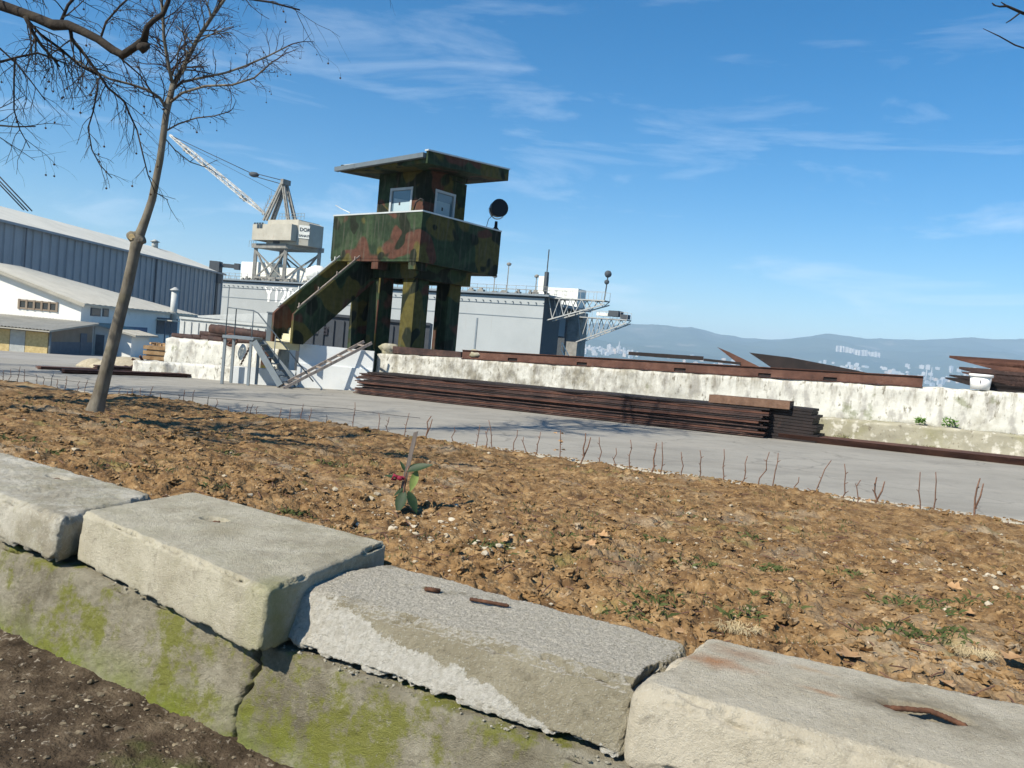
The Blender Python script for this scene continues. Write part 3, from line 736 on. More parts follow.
for i in range(150):
    sdist = 13.8 + rg.random() ** .8 * 12; p = WA + pd * sdist + pn * (.62 + rg.uniform(0, .35))
    if noise.noise(Vector((p.x * .9, p.y * .9, 3))) < -.05: continue
    weed(mb, (p.x, p.y, zb(p)), rg.uniform(.06, .16), 40, rg, .8, .016)
tag(mb.build('weeds', 'hedge'), 'low brownish green weeds along the foot of the sea wall plinth', 'weeds', kind='stuff')
mb = MB()
for i in range(60):
    sdist = rg.uniform(10.5, 25); p = WA + pd * sdist + pn * rg.uniform(.08, .30)
    weed(mb, (p.x, p.y, zb(p) + .46), rg.uniform(.03, .08), 14, rg, .5, .014)
tag(mb.build('moss', 'hedge'), 'moss and small weeds growing on the sea wall ledge', 'moss', kind='stuff')

# ---------------------------------------------------------------- wall pieces round the tower foot
PA = Vector((-9.25, 26.35)); PB = Vector((-4.70, 26.75))
pp = (PB - PA).normalized()
def ppt(px):
    r = ray(px, 380); # plane through PA PB
    n_ = Vector((pp.y, -pp.x, 0)); t = (Vector((PA.x, PA.y, 0)) - Vector((0, 0, EYE))).dot(n_) / r.dot(n_)
    return Vector((r.x * t, r.y * t))
X1 = ppt(296)
tw = empty('tower_base_wall', (X1.x, X1.y, zb(X1)), 'smooth bright white concrete wall under the watchtower stairs, ladder leaning on it', 'wall')
MB().wall(X1, PB, .35, zb(X1) - .1, .45, zb(PB) - .1, .45).build('wall_lower', 'paint_white', tw)
X1b = X1 + Vector((.02, .05)); PBb = PB + Vector((.0, .05))
MB().wall(X1b, PBb, .30, .448, 1.10, .448, 1.06).build('wall_upper', 'paint_white', tw)
tag(MB().wall(ppt(232), ppt(294.5), .35, zb(PA) - .1, .14, zb(X1) - .1, .17).build('low_wall', 'paint_white'), 'low white kerb wall behind the legs of the steel stair landing', 'wall')
# left rough wall with plinth steps
LA = Vector((-13.6, 29.6)); LB = Vector((-8.6, 27.9))
tag(rough_slab(LA + Vector((.6, .2)), LB + Vector((.4, 0)), .6, zb(LA) - .1, at(172, 338, 29.8).z, zb(LB) - .1, at(262, 345, 27.9).z, 80, 10, .06, 21.).build('rough_wall', 'wall_white'),
    'short rough white wall left of the stairs with rusty pipes piled on it', 'wall')
tag(rough_slab(LA + Vector((-.2, -.55)), LB + Vector((-.8, -.45)), .6, zb(LA) - .1, zb(LA) + .50, zb(LB) - .1, zb(LB) + .52, 70, 6, .05, 27.).build('stepped_plinth', 'wall_white'),
    'lower stained step in front of the rough white wall left of the stairs', 'wall')

# ================================================================== WATCHTOWER
Fp = Vector((-3.37, 25.95, 0)); TA = Vector((-.76965, .63846, 0)); TB = Vector((.63846, .76965, 0)); LAa, LBb = 4.573, 3.863
def TP(a, b, z=0.0): return Fp + TA * a + TB * b + Vector((0, 0, z))
def tbox(mb, a0, a1, b0, b1, z0, z1):
    return mb.hexa([TP(a0, b0, z0), TP(a1, b0, z0), TP(a1, b1, z0), TP(a0, b1, z0), TP(a0, b0, z1), TP(a1, b0, z1), TP(a1, b1, z1), TP(a0, b1, z1)])
tower = empty('watchtower', TP(2.3, 1.9, -.3), 'camouflage-painted watchtower on thick pillars behind the sea wall', 'watchtower')
GT = -.5
for a, b_, wa in ((1.05, .95, .62), (2.80, .95, .55), (3.85, .95, .42), (1.05, 2.55, .62), (2.85, 2.75, .55)):
    tbox(MB(), a - wa / 2, a + wa / 2, b_ - .3, b_ + .3, GT, 3.62).build('pillar', 'camo', tower)
mb = MB()      # ring beams
for (a0, a1, b0, b1) in ((.45, 4.25, .55, .95), (.45, 4.25, 2.6, 3.0), (.452, .95, .953, 2.597), (3.7, 4.2, .953, 2.597)):
    tbox(mb, a0, a1, b0, b1, 3.623, 4.10)
for a in (.15, 2.0, 3.3): tbox(mb, a, a + .34, .02, .548, 3.85, 4.10)
mb.build('ring_beam', 'camo', tower)
tbox(MB(), .0, LAa, .0, LBb, 4.102, 4.30).build('floor_slab', 'camo', tower)
Zp = 5.70; th = .12
wl = MB()
tbox(wl, -.012, LAa + .012, -.012, th, 4.19, Zp).build('parapet', 'camo', tower)
tbox(MB(), -.012, th, th + .002, LBb + .012, 4.19, Zp).build('parapet', 'camo', tower)
tbox(MB(), th + .002, LAa + .012, LBb - th, LBb + .012, 4.305, Zp).build('parapet', 'camo', tower)
tbox(MB(), LAa - th, LAa + .012, th + .002, LBb - th - .002, 4.305, Zp).build('parapet', 'camo', tower)
mb = MB()
cr = .03
tbox(mb, -cr, LAa + cr, -cr, th + cr, Zp + .002, Zp + .05); tbox(mb, -cr, th + cr, th + cr + .002, LBb - th - cr, Zp + .002, Zp + .05)
tbox(mb, -cr, LAa + cr, LBb - th - cr + .002, LBb + cr, Zp + .002, Zp + .05); tbox(mb, LAa - th - cr, LAa + cr, th + cr + .002, LBb - th - cr, Zp + .002, Zp + .05)
mb.build('parapet_cap', 'lightmetal', tower)
# cabin with real window openings
ca0, ca1, cb0, cb1, cz0, cz1 = 1.05, 3.45, .98, 3.0, 4.302, 7.25
wz0, wz1 = 5.45, 6.80
def pier(a0, a1, b0, b1, z0=cz0, z1=cz1): tbox(cab, a0, a1, b0, b1, z0, z1)
cab = MB(); w_ = .15
la0, la1 = ca0 + .58, ca0 + 1.74          # window on left face (b = cb0)
rb0, rb1 = cb0 + .50, cb0 + 1.50          # window on right face (a = ca0)
pier(ca0, la0, cb0, cb0 + w_); pier(la1, ca1, cb0, cb0 + w_); pier(la0, la1, cb0, cb0 + w_, cz0, wz0); pier(la0, la1, cb0, cb0 + w_, wz1, cz1)
pier(ca0, ca0 + w_, cb0 + w_, rb0); pier(ca0, ca0 + w_, rb1, cb1); pier(ca0, ca0 + w_, rb0, rb1, cz0, wz0); pier(ca0, ca0 + w_, rb0, rb1, wz1, cz1)
pier(ca0 + w_, ca1, cb1 - w_, cb1); pier(ca1 - w_, ca1, cb0 + w_, cb1 - w_)
cab.build('cabin', 'camo', tower)
def tower_window(face):
    fr = MB(); fw = .09
    if face == 0:
        f = lambda u0, u1, z0, z1, d0, d1: tbox(fr, u0, u1, cb0 + d0, cb0 + d1, z0, z1); u0, u1 = la0, la1
    else:
        f = lambda u0, u1, z0, z1, d0, d1: tbox(fr, ca0 + d0, ca0 + d1, u0, u1, z0, z1); u0, u1 = rb0, rb1
    f(u0 + .002, u0 + fw, wz0, wz1, -.02, .08); f(u1 - fw, u1 - .002, wz0, wz1, -.02, .08)
    f(u0 + fw, u1 - fw, wz1 - fw, wz1 - .002, -.02, .08); f(u0 + fw, u1 - fw, wz0, wz0 + fw, -.02, .08)
    wn = fr.build('window', 'winframe', tower)
    g = MB()
    if face == 0: tbox(g, u0 + fw, u1 - fw, cb0 + .03, cb0 + .045, wz0 + fw, wz1 - fw)
    else: tbox(g, ca0 + .03, ca0 + .045, u0 + fw, u1 - fw, wz0 + fw, wz1 - fw)
    g.build('pane', 'glass', wn)
    g = MB()
    if face == 0: g.hexa([TP(u0 + .12, cb0 + .022, wz0 + .1), TP(u1 - .2, cb0 + .022, wz0 + .1), TP(u1 - .2, cb0 + .027, wz0 + .1), TP(u0 + .12, cb0 + .027, wz0 + .1), TP(u0 + .12, cb0 + .022, 6.32), TP(u1 - .2, cb0 + .022, 6.45), TP(u1 - .2, cb0 + .027, 6.45), TP(u0 + .12, cb0 + .027, 6.32)])
    else: tbox(g, ca0 + .022, ca0 + .027, u0 + .12, u1 - .22, wz0 + .1, 6.42)
    g.build('notice', 'paper', wn)
    g = MB()
    if face == 0: tbox(g, u0 + .62, u0 + .70, cb0 + .015, cb0 + .02, 6.20, 6.30)
    else: tbox(g, ca0 + .015, ca0 + .02, u0 + .38, u0 + .45, 6.12, 6.24)
    g.build('mark', 'ink', wn)
tower_window(0); tower_window(1)
# roof: slab rising gently to the right, deep fascia, gutter on the left side
_tb = tbox
def tbox(mb, a0, a1, b0, b1, z0, z1):
    t = .075
    return mb.hexa([TP(a0, b0, z0 + t * b0), TP(a1, b0, z0 + t * b0), TP(a1, b1, z0 + t * b1), TP(a0, b1, z0 + t * b1), TP(a0, b0, z1 + t * b0), TP(a1, b0, z1 + t * b0), TP(a1, b1, z1 + t * b1), TP(a0, b1, z1 + t * b1)])
mb = MB(); tbox(mb, ca0 + .001, ca1 - .001, cb0 + .001, cb1 - .001, 7.10, 7.248); mb.build('ceiling', 'camo', tower)
rA0, rA1, rB0, rB1 = -.02, 4.58, .0, 3.98
rt = MB()
tbox(rt, rA0 + .1, rA1 - .2, rB0 + .1, rB1 - .1, 7.252, 7.50)
rt.build('roof_slab', 'camo', tower)
fz0, fz1 = 7.25, 7.64
mb = MB(); tbox(mb, rA0, rA0 + .09, rB0, rB1, fz0, fz1)      # right-hand fascia
tbox(mb, rA0 + .092, rA1 - .2, rB1 - .09, rB1, fz0, fz1)
mb.build('fascia', 'camo', tower)
mb = MB(); tbox(mb, rA0 + .092, rA1 - .2, rB0 + .03, rB0 + .098, 7.27, 7.50); tbox(mb, rA1 - .19, rA1 - .1, rB0 + .03, rB1, 7.27, 7.53); mb.build('fascia', 'camo', tower)
mb = MB(); tbox(mb, rA0 - .03, rA0 + .14, rB0 - .03, rB1 + .03, 7.643, 7.69)
tbox(mb, rA0 + .142, rA1 - .05, rB1 - .13, rB1 + .03, 7.643, 7.69)
tbox(mb, rA0 + .142, rA1 - .05, rB0 + .16, rB0 + .20, 7.50, 7.56)
mb.build('roof_edging', 'lightmetal', tower)
mb = MB()
g0, g1 = TP(rA0 + .1, rB0 - .05, 7.50), TP(rA1 + .05, rB0 - .05, 7.36)
mb.bar(g0, g1, .16, .15); mb.bar(TP(3.5, rB0 - .10, 7.30), TP(3.5, rB0 - .10, 7.46), .07)
mb.build('gutter', 'stairgrey', tower)
tbox = _tb
# small rail/antenna on the parapet left end and grab handle on front corner
mb = MB()
q0 = TP(4.1, .3, 5.75); mb.tube([q0, q0 + Vector((0, 0, .12)), q0 + TA * .5 + Vector((0, 0, .28)), q0 + TA * .85 + Vector((0, 0, .42))], .018, 5)
mb.build('bracket', 'lightmetal', tower)
mb = MB(); q0 = TP(.5, .05, 5.75)
mb.tube([q0, q0 + Vector((.06, 0, .28)), q0 + Vector((.2, 0, .42)), q0 + Vector((.3, 0, .38)), q0 + Vector((.3, 0, .2))], .025, 6)
mb.build('handle', 'black', tower)
# stair: two solid balustrades, steps, rail
sb0, sb1 = -2.55, .0; slp = .86
def stair_wall(a0, a1, name='balustrade'):
    mb = MB()
    def zt(b): return 2.05 + (b - sb0) * slp
    def zb_(b): return 1.08 + max(0, (b - sb0 - .42)) * slp
    prof = [(sb0, 1.08), (sb0 + .42, 1.08), (.9, zb_(.9)), (.9, min(zt(.9), 4.09)), (sb0 + 2.37, min(zt(sb0 + 2.37), 4.09)), (sb0 + .15, zt(sb0 + .15)), (sb0, zt(sb0) - .02)]
    n = len(prof)
    mb.add([TP(a0, b, z) for b, z in prof] + [TP(a1, b, z) for b, z in prof],
           [tuple(range(n)), tuple(range(2 * n - 1, n - 1, -1))] + [(i, n + i, n + (i + 1) % n, (i + 1) % n) for i in range(n)])
    return mb.build(name, 'camo', stair)
stair = empty('tower_stairs', TP(3.4, sb0, 1.08), 'steep camouflage-painted stair flight with solid sides climbing to the watchtower', 'stairs')
stair_wall(2.85, 2.97); stair_wall(3.95, 4.07)
mb = MB(); nstp = 14
for k in range(nstp):
    b0 = sb0 + .12 + k * .235; z = 1.12 + k * .2
    tbox(mb, 2.973, 3.947, b0, b0 + .27, z, z + .06); tbox(mb, 2.973, 3.947, b0 + .21, b0 + .234, z + .062, z + .198)
mb.build('steps', 'cream', stair)
for a in (2.91, 4.01):
    mb = MB(); pts = [TP(a, sb0 + .15, 2.25), TP(a, sb0 + 2.5, 2.25 + 2.35 * slp)]
    mb.tube(pts, .03, 6)
    for k in range(4):
        b = sb0 + .2 + k * .7; z = 2.05 + (b - sb0) * slp; mb.tube([TP(a, b, z - .05), TP(a, b, z + .2)], .018, 5)
    mb.build('handrail', 'lightmetal' if a > 3 else 'oldwood', stair)
# conduit pole next to the pillar
tag(MB().tube([TP(2.45, .55, 1.12), TP(2.45, .55, 3.6)], .035, 8).build('conduit_pole', 'camo'), 'thin grey-brown pole standing between the tower pillars', 'pole')
# searchlight on the right corner
slp_ = TP(.1, LBb - .18, Zp + .05)
sl = empty('searchlight', slp_, 'black round searchlight on a forked mount at the right corner of the tower parapet', 'searchlight')
MB().tube([slp_, slp_ + Vector((0, 0, .1)), slp_ + Vector((0, 0, .3))], [.13, .06, .05], 8).build('mount', 'black', sl)
hc = slp_ + Vector((0, 0, .74)); ax = Vector((.35, -.93, .05)).normalized(); sdx = Vector((0, 0, 1)).cross(ax)
mb = MB(); pts = []
for k in range(9):
    a = math.pi * k / 8; pts.append(hc + sdx * math.cos(a) * .31 + Vector((0, 0, -math.sin(a) * .36)))
mb.tube(pts, .022, 6).build('yoke', 'lightmetal', sl)
MB().tube([hc - ax * .3, hc - ax * .22, hc - ax * .05, hc + ax * .2, hc + ax * .26], [.12, .24, .29, .31, .32], 20).build('lamp_head', 'black', sl)
MB().tube([slp_ - TB * .5, slp_ - TB * .42 + Vector((0, 0, .3)), slp_ - TB * .2 + Vector((0, 0, .5)), hc - sdx * .1], .012, 5).build('cable', 'cable', sl)

# ---------------------------------------------------------------- steel landing and stairs, ladder, cabinet
def gzp(x, y): return Vector((x, y, gz(x, y) + .012))
ld = empty('steel_staircase', gzp(-8.6, 25.4), 'grey steel stair flight with landing and thin handrails in front of the white wall', 'staircase')
P_ = [(-9.18, 25.35), (-8.35, 25.35), (-9.18, 26.15), (-8.35, 26.15)]
for (x, y) in P_:
    MB().bar(gzp(x, y), (x, y, 1.08), .08).build('leg', 'greymetal', ld)
mb = MB(); mb.box((-8.76, 25.75, 1.13), (.98, .95, .09)); mb.build('landing', 'greymetal', ld)
stx0, stx1 = -8.25, -6.95
for y in (25.32, 26.05):
    MB().bar((stx0, y, 1.06), (stx1 - (0 if y > 25.5 else .35), y - .05, gz(stx1, y) + .08), .06, .2).build('stringer', 'greymetal', ld)
for k in range(7):
    u = (k + .5) / 7
    MB().box((stx0 + (stx1 - .2 - stx0) * u, 25.68, 1.06 + (gz(stx1, 26) - 1.0) * u), (.26, .66, .035)).build('tread', 'stairgrey', ld)
mb = MB()
mb.tube([(-9.18, 25.35, 1.1), (-9.18, 25.35, 2.05), (-8.35, 25.35, 2.02), (-8.2, 25.35, 1.95), (-6.3, 25.4, -.05)], .022, 6)
mb.tube([(-9.18, 26.15, 1.1), (-9.18, 26.15, 2.05), (-9.18, 25.35, 2.05)], .02, 6)
mb.tube([(-8.35, 25.35, 1.1), (-8.35, 25.35, 2.02)], .02, 6); mb.tube([(-7.6, 25.36, .5), (-7.6, 25.37, 1.35)], .018, 6)
mb.build('handrail', 'stairgrey', ld)
tag(MB().box((-8.15, 27.0, 1.45), (.42, .35, 1.1)).box((-8.15, 27.0, 2.03), (.48, .4, .05)).box((-8.0, 26.815, 1.5), (.03, .03, .15)).build('steel_cabinet', 'stairgrey'), 'tall dark grey steel cabinet at the foot of the tower stairs', 'cabinet')
tag(MB().bar(gzp(-8.45, 27.35), (-8.45, 27.35, 1.0), .28).bar((-8.45, 27.35, 1.0), (-8.45, 27.35, 1.05), .34).build('green_post', MT['camo']), 'green painted post behind the steel staircase', 'post')
tag(MB().prism([ppt(262) + Vector((0, .05)), ppt(296) + Vector((0, .05)), ppt(296) + Vector((0, 1.4)), ppt(262) + Vector((0, 1.4))], .85, 1.07).build('stair_landing', 'cream'), 'cream concrete landing at the bottom of the tower stairs', 'landing')
ldr = empty('ladder', gzp(-7.3, 25.4), 'weathered wooden ladder leaning at a low slope on the smooth white wall', 'ladder')
r0a, r0b = gzp(-7.42, 25.35), Vector((-5.05, 26.72, 1.36)); r1a, r1b = gzp(-7.12, 25.0), Vector((-4.72, 26.36, 1.34))
MB().bar(r0a, r0b, .06, .09).build('rail', 'oldwood', ldr); MB().bar(r1a, r1b, .06, .09).build('rail', 'oldwood', ldr)
for k in range(8):
    u = (k + .6) / 8.2
    MB().bar(r0a.lerp(r0b, u), r1a.lerp(r1b, u), .05, .05).build('rung', 'oldwood', ldr)
# hanging chain on the rough wall
mb = MB(); c0 = at(252, 343, 27.3); c1 = at(241, 364, 27.3)
for k in range(14):
    p = c0.lerp(c1, k / 13); d = (c1 - c0).normalized() * .05; s_ = Vector((.035, 0, .01)) if k % 2 else Vector((0, .035, .01))
    pts = [p + d * math.cos(a) + s_ * math.sin(a) for a in [i * math.pi / 4 for i in range(9)]]
    mb.tube(pts, .014, 5)
tag(mb.build('chain', 'rust_dark'), 'dark hanging chain on the rough wall behind the stair landing', 'chain')

# ---------------------------------------------------------------- pipes, scrap, crate, sand, beams on the left
rp = random.Random(21)
plz_ = [(172, 336, 30.2, .12), (182, 337, 30.1, .12), (192, 337.5, 30.0, .13), (201, 339, 29.8, .14), (208, 339.5, 29.5, .15), (214, 340, 29.3, .14), (222, 340, 29.0, .13), (229, 340, 28.7, .13), (211, 328.5, 29.5, .17), (218, 329, 29.2, .17), (200, 334, 30, .12)]
for k, (px, py, Y, r) in enumerate(plz_):
    p = at(px, py, Y); d = Vector((.9, .35 + rp.uniform(-.25, .25), rp.uniform(-.03, .03))).normalized(); ln = rp.uniform(1.6, 2.6)
    if k in (8, 9): d = Vector((.97, -.2, -.05)).normalized(); ln = 2.6
    mb = MB(); n = 14; o = len(mb.v)
    for (rr, tt_) in ((r, 0), (r, ln), (r * .86, ln), (r * .86, 0)):
        u = d.orthogonal().normalized(); w = d.cross(u)
        for j in range(n):
            a = 2 * math.pi * j / n; mb.v.append(p + d * tt_ + (u * math.cos(a) + w * math.sin(a)) * rr)
    for i in range(4):
        for j in range(n):
            mb.f.append((i * n + j, i * n + (j + 1) % n, ((i + 1) % 4) * n + (j + 1) % n, ((i + 1) % 4) * n + j)); mb.sm.append(i in (0, 2))
    desc = ['leftmost', 'second from the left', 'third from the left', 'fourth from the left', 'fifth from the left', 'fifth from the right', 'fourth from the right', 'rightmost but one'][k] if k < 8 else ['rightmost', 'upper left', 'upper right'][k - 8] if False else None
    lab = {8: 'left one of the two thick pipes on top of the rusty pipe pile', 9: 'right one of the two thick pipes on top of the rusty pipe pile', 10: 'thin pipe wedged on the lower row left of the two thick pipes', 7: 'last pipe at the right end of the lower row on the rough wall'}.get(k, 'short open rusty pipe, number %s in the lower row along the rough wall' % ['one', 'two', 'three', 'four', 'five', 'six', 'seven'][min(k, 6)])
    if k == 0: lab = 'leftmost rusty pipe sticking out past the left end of the rough wall'
    tag(mb.build('rusty_pipe', 'rust_dark'), lab, 'pipe', 'rusty pipes piled on the rough wall')
# valve ring & scrap
c = at(231, 340, 28.2)
mb = MB(); mb.tube([c + Vector((math.cos(a) * .2, 0, math.sin(a) * .2)) for a in [i * math.pi / 8 for i in range(17)]], .05, 6)
for a in (0, 1.05, 2.1): mb.tube([c + Vector((math.cos(a) * .2, 0, math.sin(a) * .2)), c - Vector((math.cos(a) * .2, 0, math.sin(a) * .2))], .025, 5)
tag(mb.build('handwheel', 'rust_light'), 'rusty round handwheel at the right end of the pipe pile', 'handwheel')
cc = G_ = None
def Gpt(px, py, dz=0.0):
    r = ray(px, py); t = 10.0
    for _ in range(60): t = .5 * t + .5 * (gz(r.x * t, r.y * t) + dz - EYE) / r.z
    return Vector((r.x * t, r.y * t, EYE + r.z * t))
c = at(160, 353, 31.5)
cr_ = empty('wooden_crate', (c.x, c.y, c.z - .3), 'small slatted wooden crate full of offcuts left of the rough wall', 'crate')
for zz in (-.2, 0, .2):
    MB().box((c.x, c.y - .4, c.z + zz), (.9, .04, .14), .2).build('slat', 'cratewood', cr_)
MB().box((c.x + .05, c.y + .05, c.z), (.95, .78, .56), .2).build('crate_body', 'brownwall', cr_)
mb = MB()
for k in range(16): mb.box((c.x + rp.uniform(-.35, .35), c.y + rp.uniform(-.3, .3), c.z + .3 + rp.uniform(0, .06)), (.3, .1, .08), rp.uniform(0, 3))
mb.build('offcuts', 'cratewood', cr_)
tag(MB().box((c.x + .1, c.y + .05, (c.z - .285 + gz(c.x, c.y)) / 2), (1.0, .8, c.z - .285 - gz(c.x, c.y)), .2).box((c.x + .1, c.y - .36, (c.z - .285 + gz(c.x, c.y)) / 2), (.9, .05, .1), .2).build('concrete_block', 'greywall'), 'dark concrete block under the wooden crate', 'block')
mb = MB(); c = at(150, 362, 30.6)
for k in range(70):
    a = rp.uniform(0, 6.3); r = rp.random() ** .6
    p = Vector((c.x + math.cos(a) * r * .95, c.y + math.sin(a) * r * .5, gz(c.x, c.y) + .05 + (1 - r) * .45 * rp.random()))
    d = Vector((rp.gauss(0, 1), rp.gauss(0, .6), rp.gauss(0, .3))).normalized() * rp.uniform(.2, .5)
    mb.bar(p - d, p + d, rp.uniform(.04, .12), rp.uniform(.03, .1))
tag(mb.build('scrap_heap', 'rust_light'), 'low heap of red-brown scrap iron in front of the wooden crate', 'scrap', kind='stuff')
for (px, py, Y, rx, rz_, lab) in ((128, 366, 33, 1.5, .55, 'larger grey-brown heap of sand right of the tree trunk'), (94, 366, 33, .7, .4, 'small sand heap seen just left of the tree trunk')):
    c = at(px, py, Y); c.z = gz(c.x, c.y)
    mb = MB(); vs, fs = ICO[3]; mb.add([c + Vector((q.x * rx, q.y * rx * .8, max(-.1, q.z) * rz_ * (1 - .4 * (q.x ** 2 + q.y ** 2)) + .05 * nz(q, 3, 1))) for q in vs], fs, True)
    tag(mb.build('sand_heap', 'sand'), lab, 'sand heap')
for k, (xa, ya, xb, yb, w, h, mt, lab) in enumerate(((38, 369.5, 122, 372.5, .4, .10, 'rust_light', 'thin light-rusty beam on the ground crossing behind the tree trunk'),
        (62, 373.5, 228, 379.5, .5, .14, 'rust', 'long dark rusty beam on the ground left of the stair landing'),
        (95, 371.5, 226, 377, .5, .22, 'rust_dark', 'thicker dark girder on the ground along the stepped white wall'))):
    A, B_ = Gpt(xa, ya), Gpt(xb, yb); A.z += h / 2 + .015; B_.z += h / 2 + .015
    tag(MB().bar(A, B_, w, h * .25).bar(A + Vector((0, 0, h * .38)), B_ + Vector((0, 0, h * .38)), w * .96, h * .22).bar(A, B_, w * .3, h).build('steel_girder', mt), lab, 'girder')
c = Gpt(229, 378); mb = MB()
for k in range(26):
    p = c + Vector((rp.uniform(-.25, .25), rp.uniform(0, .4), rp.uniform(.05, .45))); d = Vector((rp.gauss(0, 1), rp.gauss(0, 1), rp.gauss(0, 1))).normalized() * .14
    mb.bar(p - d, p + d, .05, .05)
tag(mb.build('scrap_heap', 'rust_dark'), 'tangled dark scrap piled beside the left leg of the stair landing', 'scrap', kind='stuff')

# containers in the yard behind
def container(c, rz, L_, H_, mat, label, ribs=True):
    ro = empty('shipping_container', c, label, 'container'); W_ = 2.4
    MB().box((c[0], c[1], c[2] + H_ / 2), (L_, W_, H_), rz).build('body', mat, ro)
    mb = MB(); ca, sa = math.cos(rz), math.sin(rz)
    n = int(L_ / .45)
    for i in range(n):
        x = -L_ / 2 + .2 + i * .45
        mb.box((c[0] + x * ca + (W_ / 2 + .03) * sa, c[1] + x * sa - (W_ / 2 + .03) * ca, c[2] + H_ / 2), (.2, .06, H_ * .82), rz)
    mb.build('ribs', mat, ro)
    mb = MB()
    for zz in (.06, H_ - .06): mb.box((c[0] + (W_ / 2 + .04) * sa, c[1] - (W_ / 2 + .04) * ca, c[2] + zz), (L_, .1, .12), rz)
    mb.build('frame_rail', mat, ro)
    return ro
c = at(366, 345, 38); zg = gz(c.x, c.y)
cb = container((c.x, c.y, zg), .05, 6.0, at(318, 313, 38).z - zg, 'contain', 'dark blue-grey shipping container seen under the tower stairs')
text_mesh('L187', .5, (c.x - 2.3, c.y - 1.2 - .17, at(322, 334, 37).z), (1, .05, 0), (0, 0, 1), 'ink', 'lettering', cb, .005)
c = at(240, 345, 44); zg = gz(c.x, c.y)
container((c.x, c.y, zg), -.25, 6.0, at(240, 322, 44).z - zg, 'containw', 'white ribbed container behind the steel stair landing')
mb = MB(); c2 = at(240, 322, 46)
mb.prism([(c2.x - 2.6, c2.y + .4), (c2.x + 2.8, c2.y - .5), (c2.x + 2.8, c2.y + 3), (c2.x - 2.6, c2.y + 3)], c2.z + .05, lambda p: c2.z + .15 + (p[0] - c2.x + 2.6) * .12)
tag(mb.build('canvas_cover', 'containw'), 'pale sloping cover rising above the white ribbed container', 'cover')

# ================================================================== BUILDINGS LEFT
# large shed
s_k = 1.25
E0 = on(0, 218.7, 9.6); E1 = on(223, 273, 9.6)
dv = (E1 - E0); E0 = E0 - dv * .5; dvn = dv.normalized(); nl_ = Vector((-dvn.y, dvn.x, 0))
if nl_.x > 0: nl_ = -nl_
HW = 9.0; RZ = 12.3; gb = -4.2
barn = empty('warehouse', (E1.x, E1.y, gb), 'long blue-grey clad warehouse with a pale shallow roof behind the white building', 'warehouse')
Lb = (E1 - E0).length; mb = MB(); n = int(Lb / 1.5)
for i in range(n + 1):       # trapezoid cladding profile
    s_ = Lb * i / n
    for o_, du in ((0, .0), (0, 1.10), (.16, 1.16), (.16, 1.36)):
        p = E0 + dvn * min(Lb, s_ + du) - nl_ * o_
        if i == n and du > 0: continue
        mb.v.append(Vector((p.x, p.y, gb + 2.2))); mb.v.append(Vector((p.x, p.y, 9.5)))
for i in range(0, len(mb.v) - 2, 2): mb.f.append((i, i + 2, i + 3, i + 1)); mb.sm.append(False)
mb.build('wall_cladding', 'barn', barn)
mb = MB(); q0, q1 = E0 + nl_ * .1, E1 + nl_ * .1
mb.hexa([(q0.x, q0.y, gb), (q1.x, q1.y, gb), (q1.x + nl_.x * 2 * HW, q1.y + nl_.y * 2 * HW, gb), (q0.x + nl_.x * 2 * HW, q0.y + nl_.y * 2 * HW, gb),
         (q0.x, q0.y, gb + 2.2), (q1.x, q1.y, gb + 2.2), (q1.x + nl_.x * 2 * HW, q1.y + nl_.y * 2 * HW, gb + 2.2), (q0.x + nl_.x * 2 * HW, q0.y + nl_.y * 2 * HW, gb + 2.2)])
mb.build('base_wall', 'bwall', barn)
mb = MB()
for q in (E0, E1):
    a = q + nl_ * .12; b_ = q + nl_ * (2 * HW); r_ = q + nl_ * HW
    mb.add([(a.x, a.y, gb + 2.2), (b_.x, b_.y, gb + 2.2), (b_.x, b_.y, 9.5), (r_.x, r_.y, RZ - .1), (a.x, a.y, 9.5)], [(0, 1, 2, 3, 4)])
b0, b1 = E0 + nl_ * 2 * HW, E1 + nl_ * 2 * HW
mb.add([(b0.x, b0.y, gb), (b1.x, b1.y, gb), (b1.x, b1.y, 9.5), (b0.x, b0.y, 9.5)], [(0, 1, 2, 3)])
mb.build('gable_wall', 'barn', barn)
mb = MB(); n = int(Lb / .5)
for i in range(n):
    for du, dz in ((0, 0), (.3, 0), (.36, .07), (.44, .07)):
        p = E0 + dvn * (Lb * i / n + du)
        e = p - nl_ * .45; r_ = p + nl_ * HW; b_ = p + nl_ * (2 * HW + .45)
        mb.v += [Vector((e.x, e.y, 9.45 + dz)), Vector((r_.x, r_.y, RZ + dz)), Vector((b_.x, b_.y, 9.45 + dz))]
for i in range(0, len(mb.v) - 3, 3):
    mb.f += [(i, i + 3, i + 4, i + 1), (i + 1, i + 4, i + 5, i + 2)]; mb.sm += [False, False]
mb.build('roof', 'barnroof', barn)
mb = MB(); mb.bar(E0 - nl_ * .5 + Vector((0, 0, -.22)), E1 - nl_ * .5 + Vector((0, 0, -.22)), .2, .25); mb.build('gutter', 'barn', barn)
for k in (.38, .72):
    p = E0.lerp(E1, k) - nl_ * .14; MB().bar((p.x, p.y, gb + 1), (p.x, p.y, 9.3), .16).build('downpipe', 'greywall', barn)
p = E0.lerp(E1, .93) + nl_ * HW
MB().tube([(p.x, p.y, RZ - .1), (p.x, p.y, RZ + .9)], .5, 10).tube([(p.x, p.y, RZ + .9), (p.x, p.y, RZ + 1.3)], [.8, .1], 10).build('roof_vent', 'barnroof', barn)

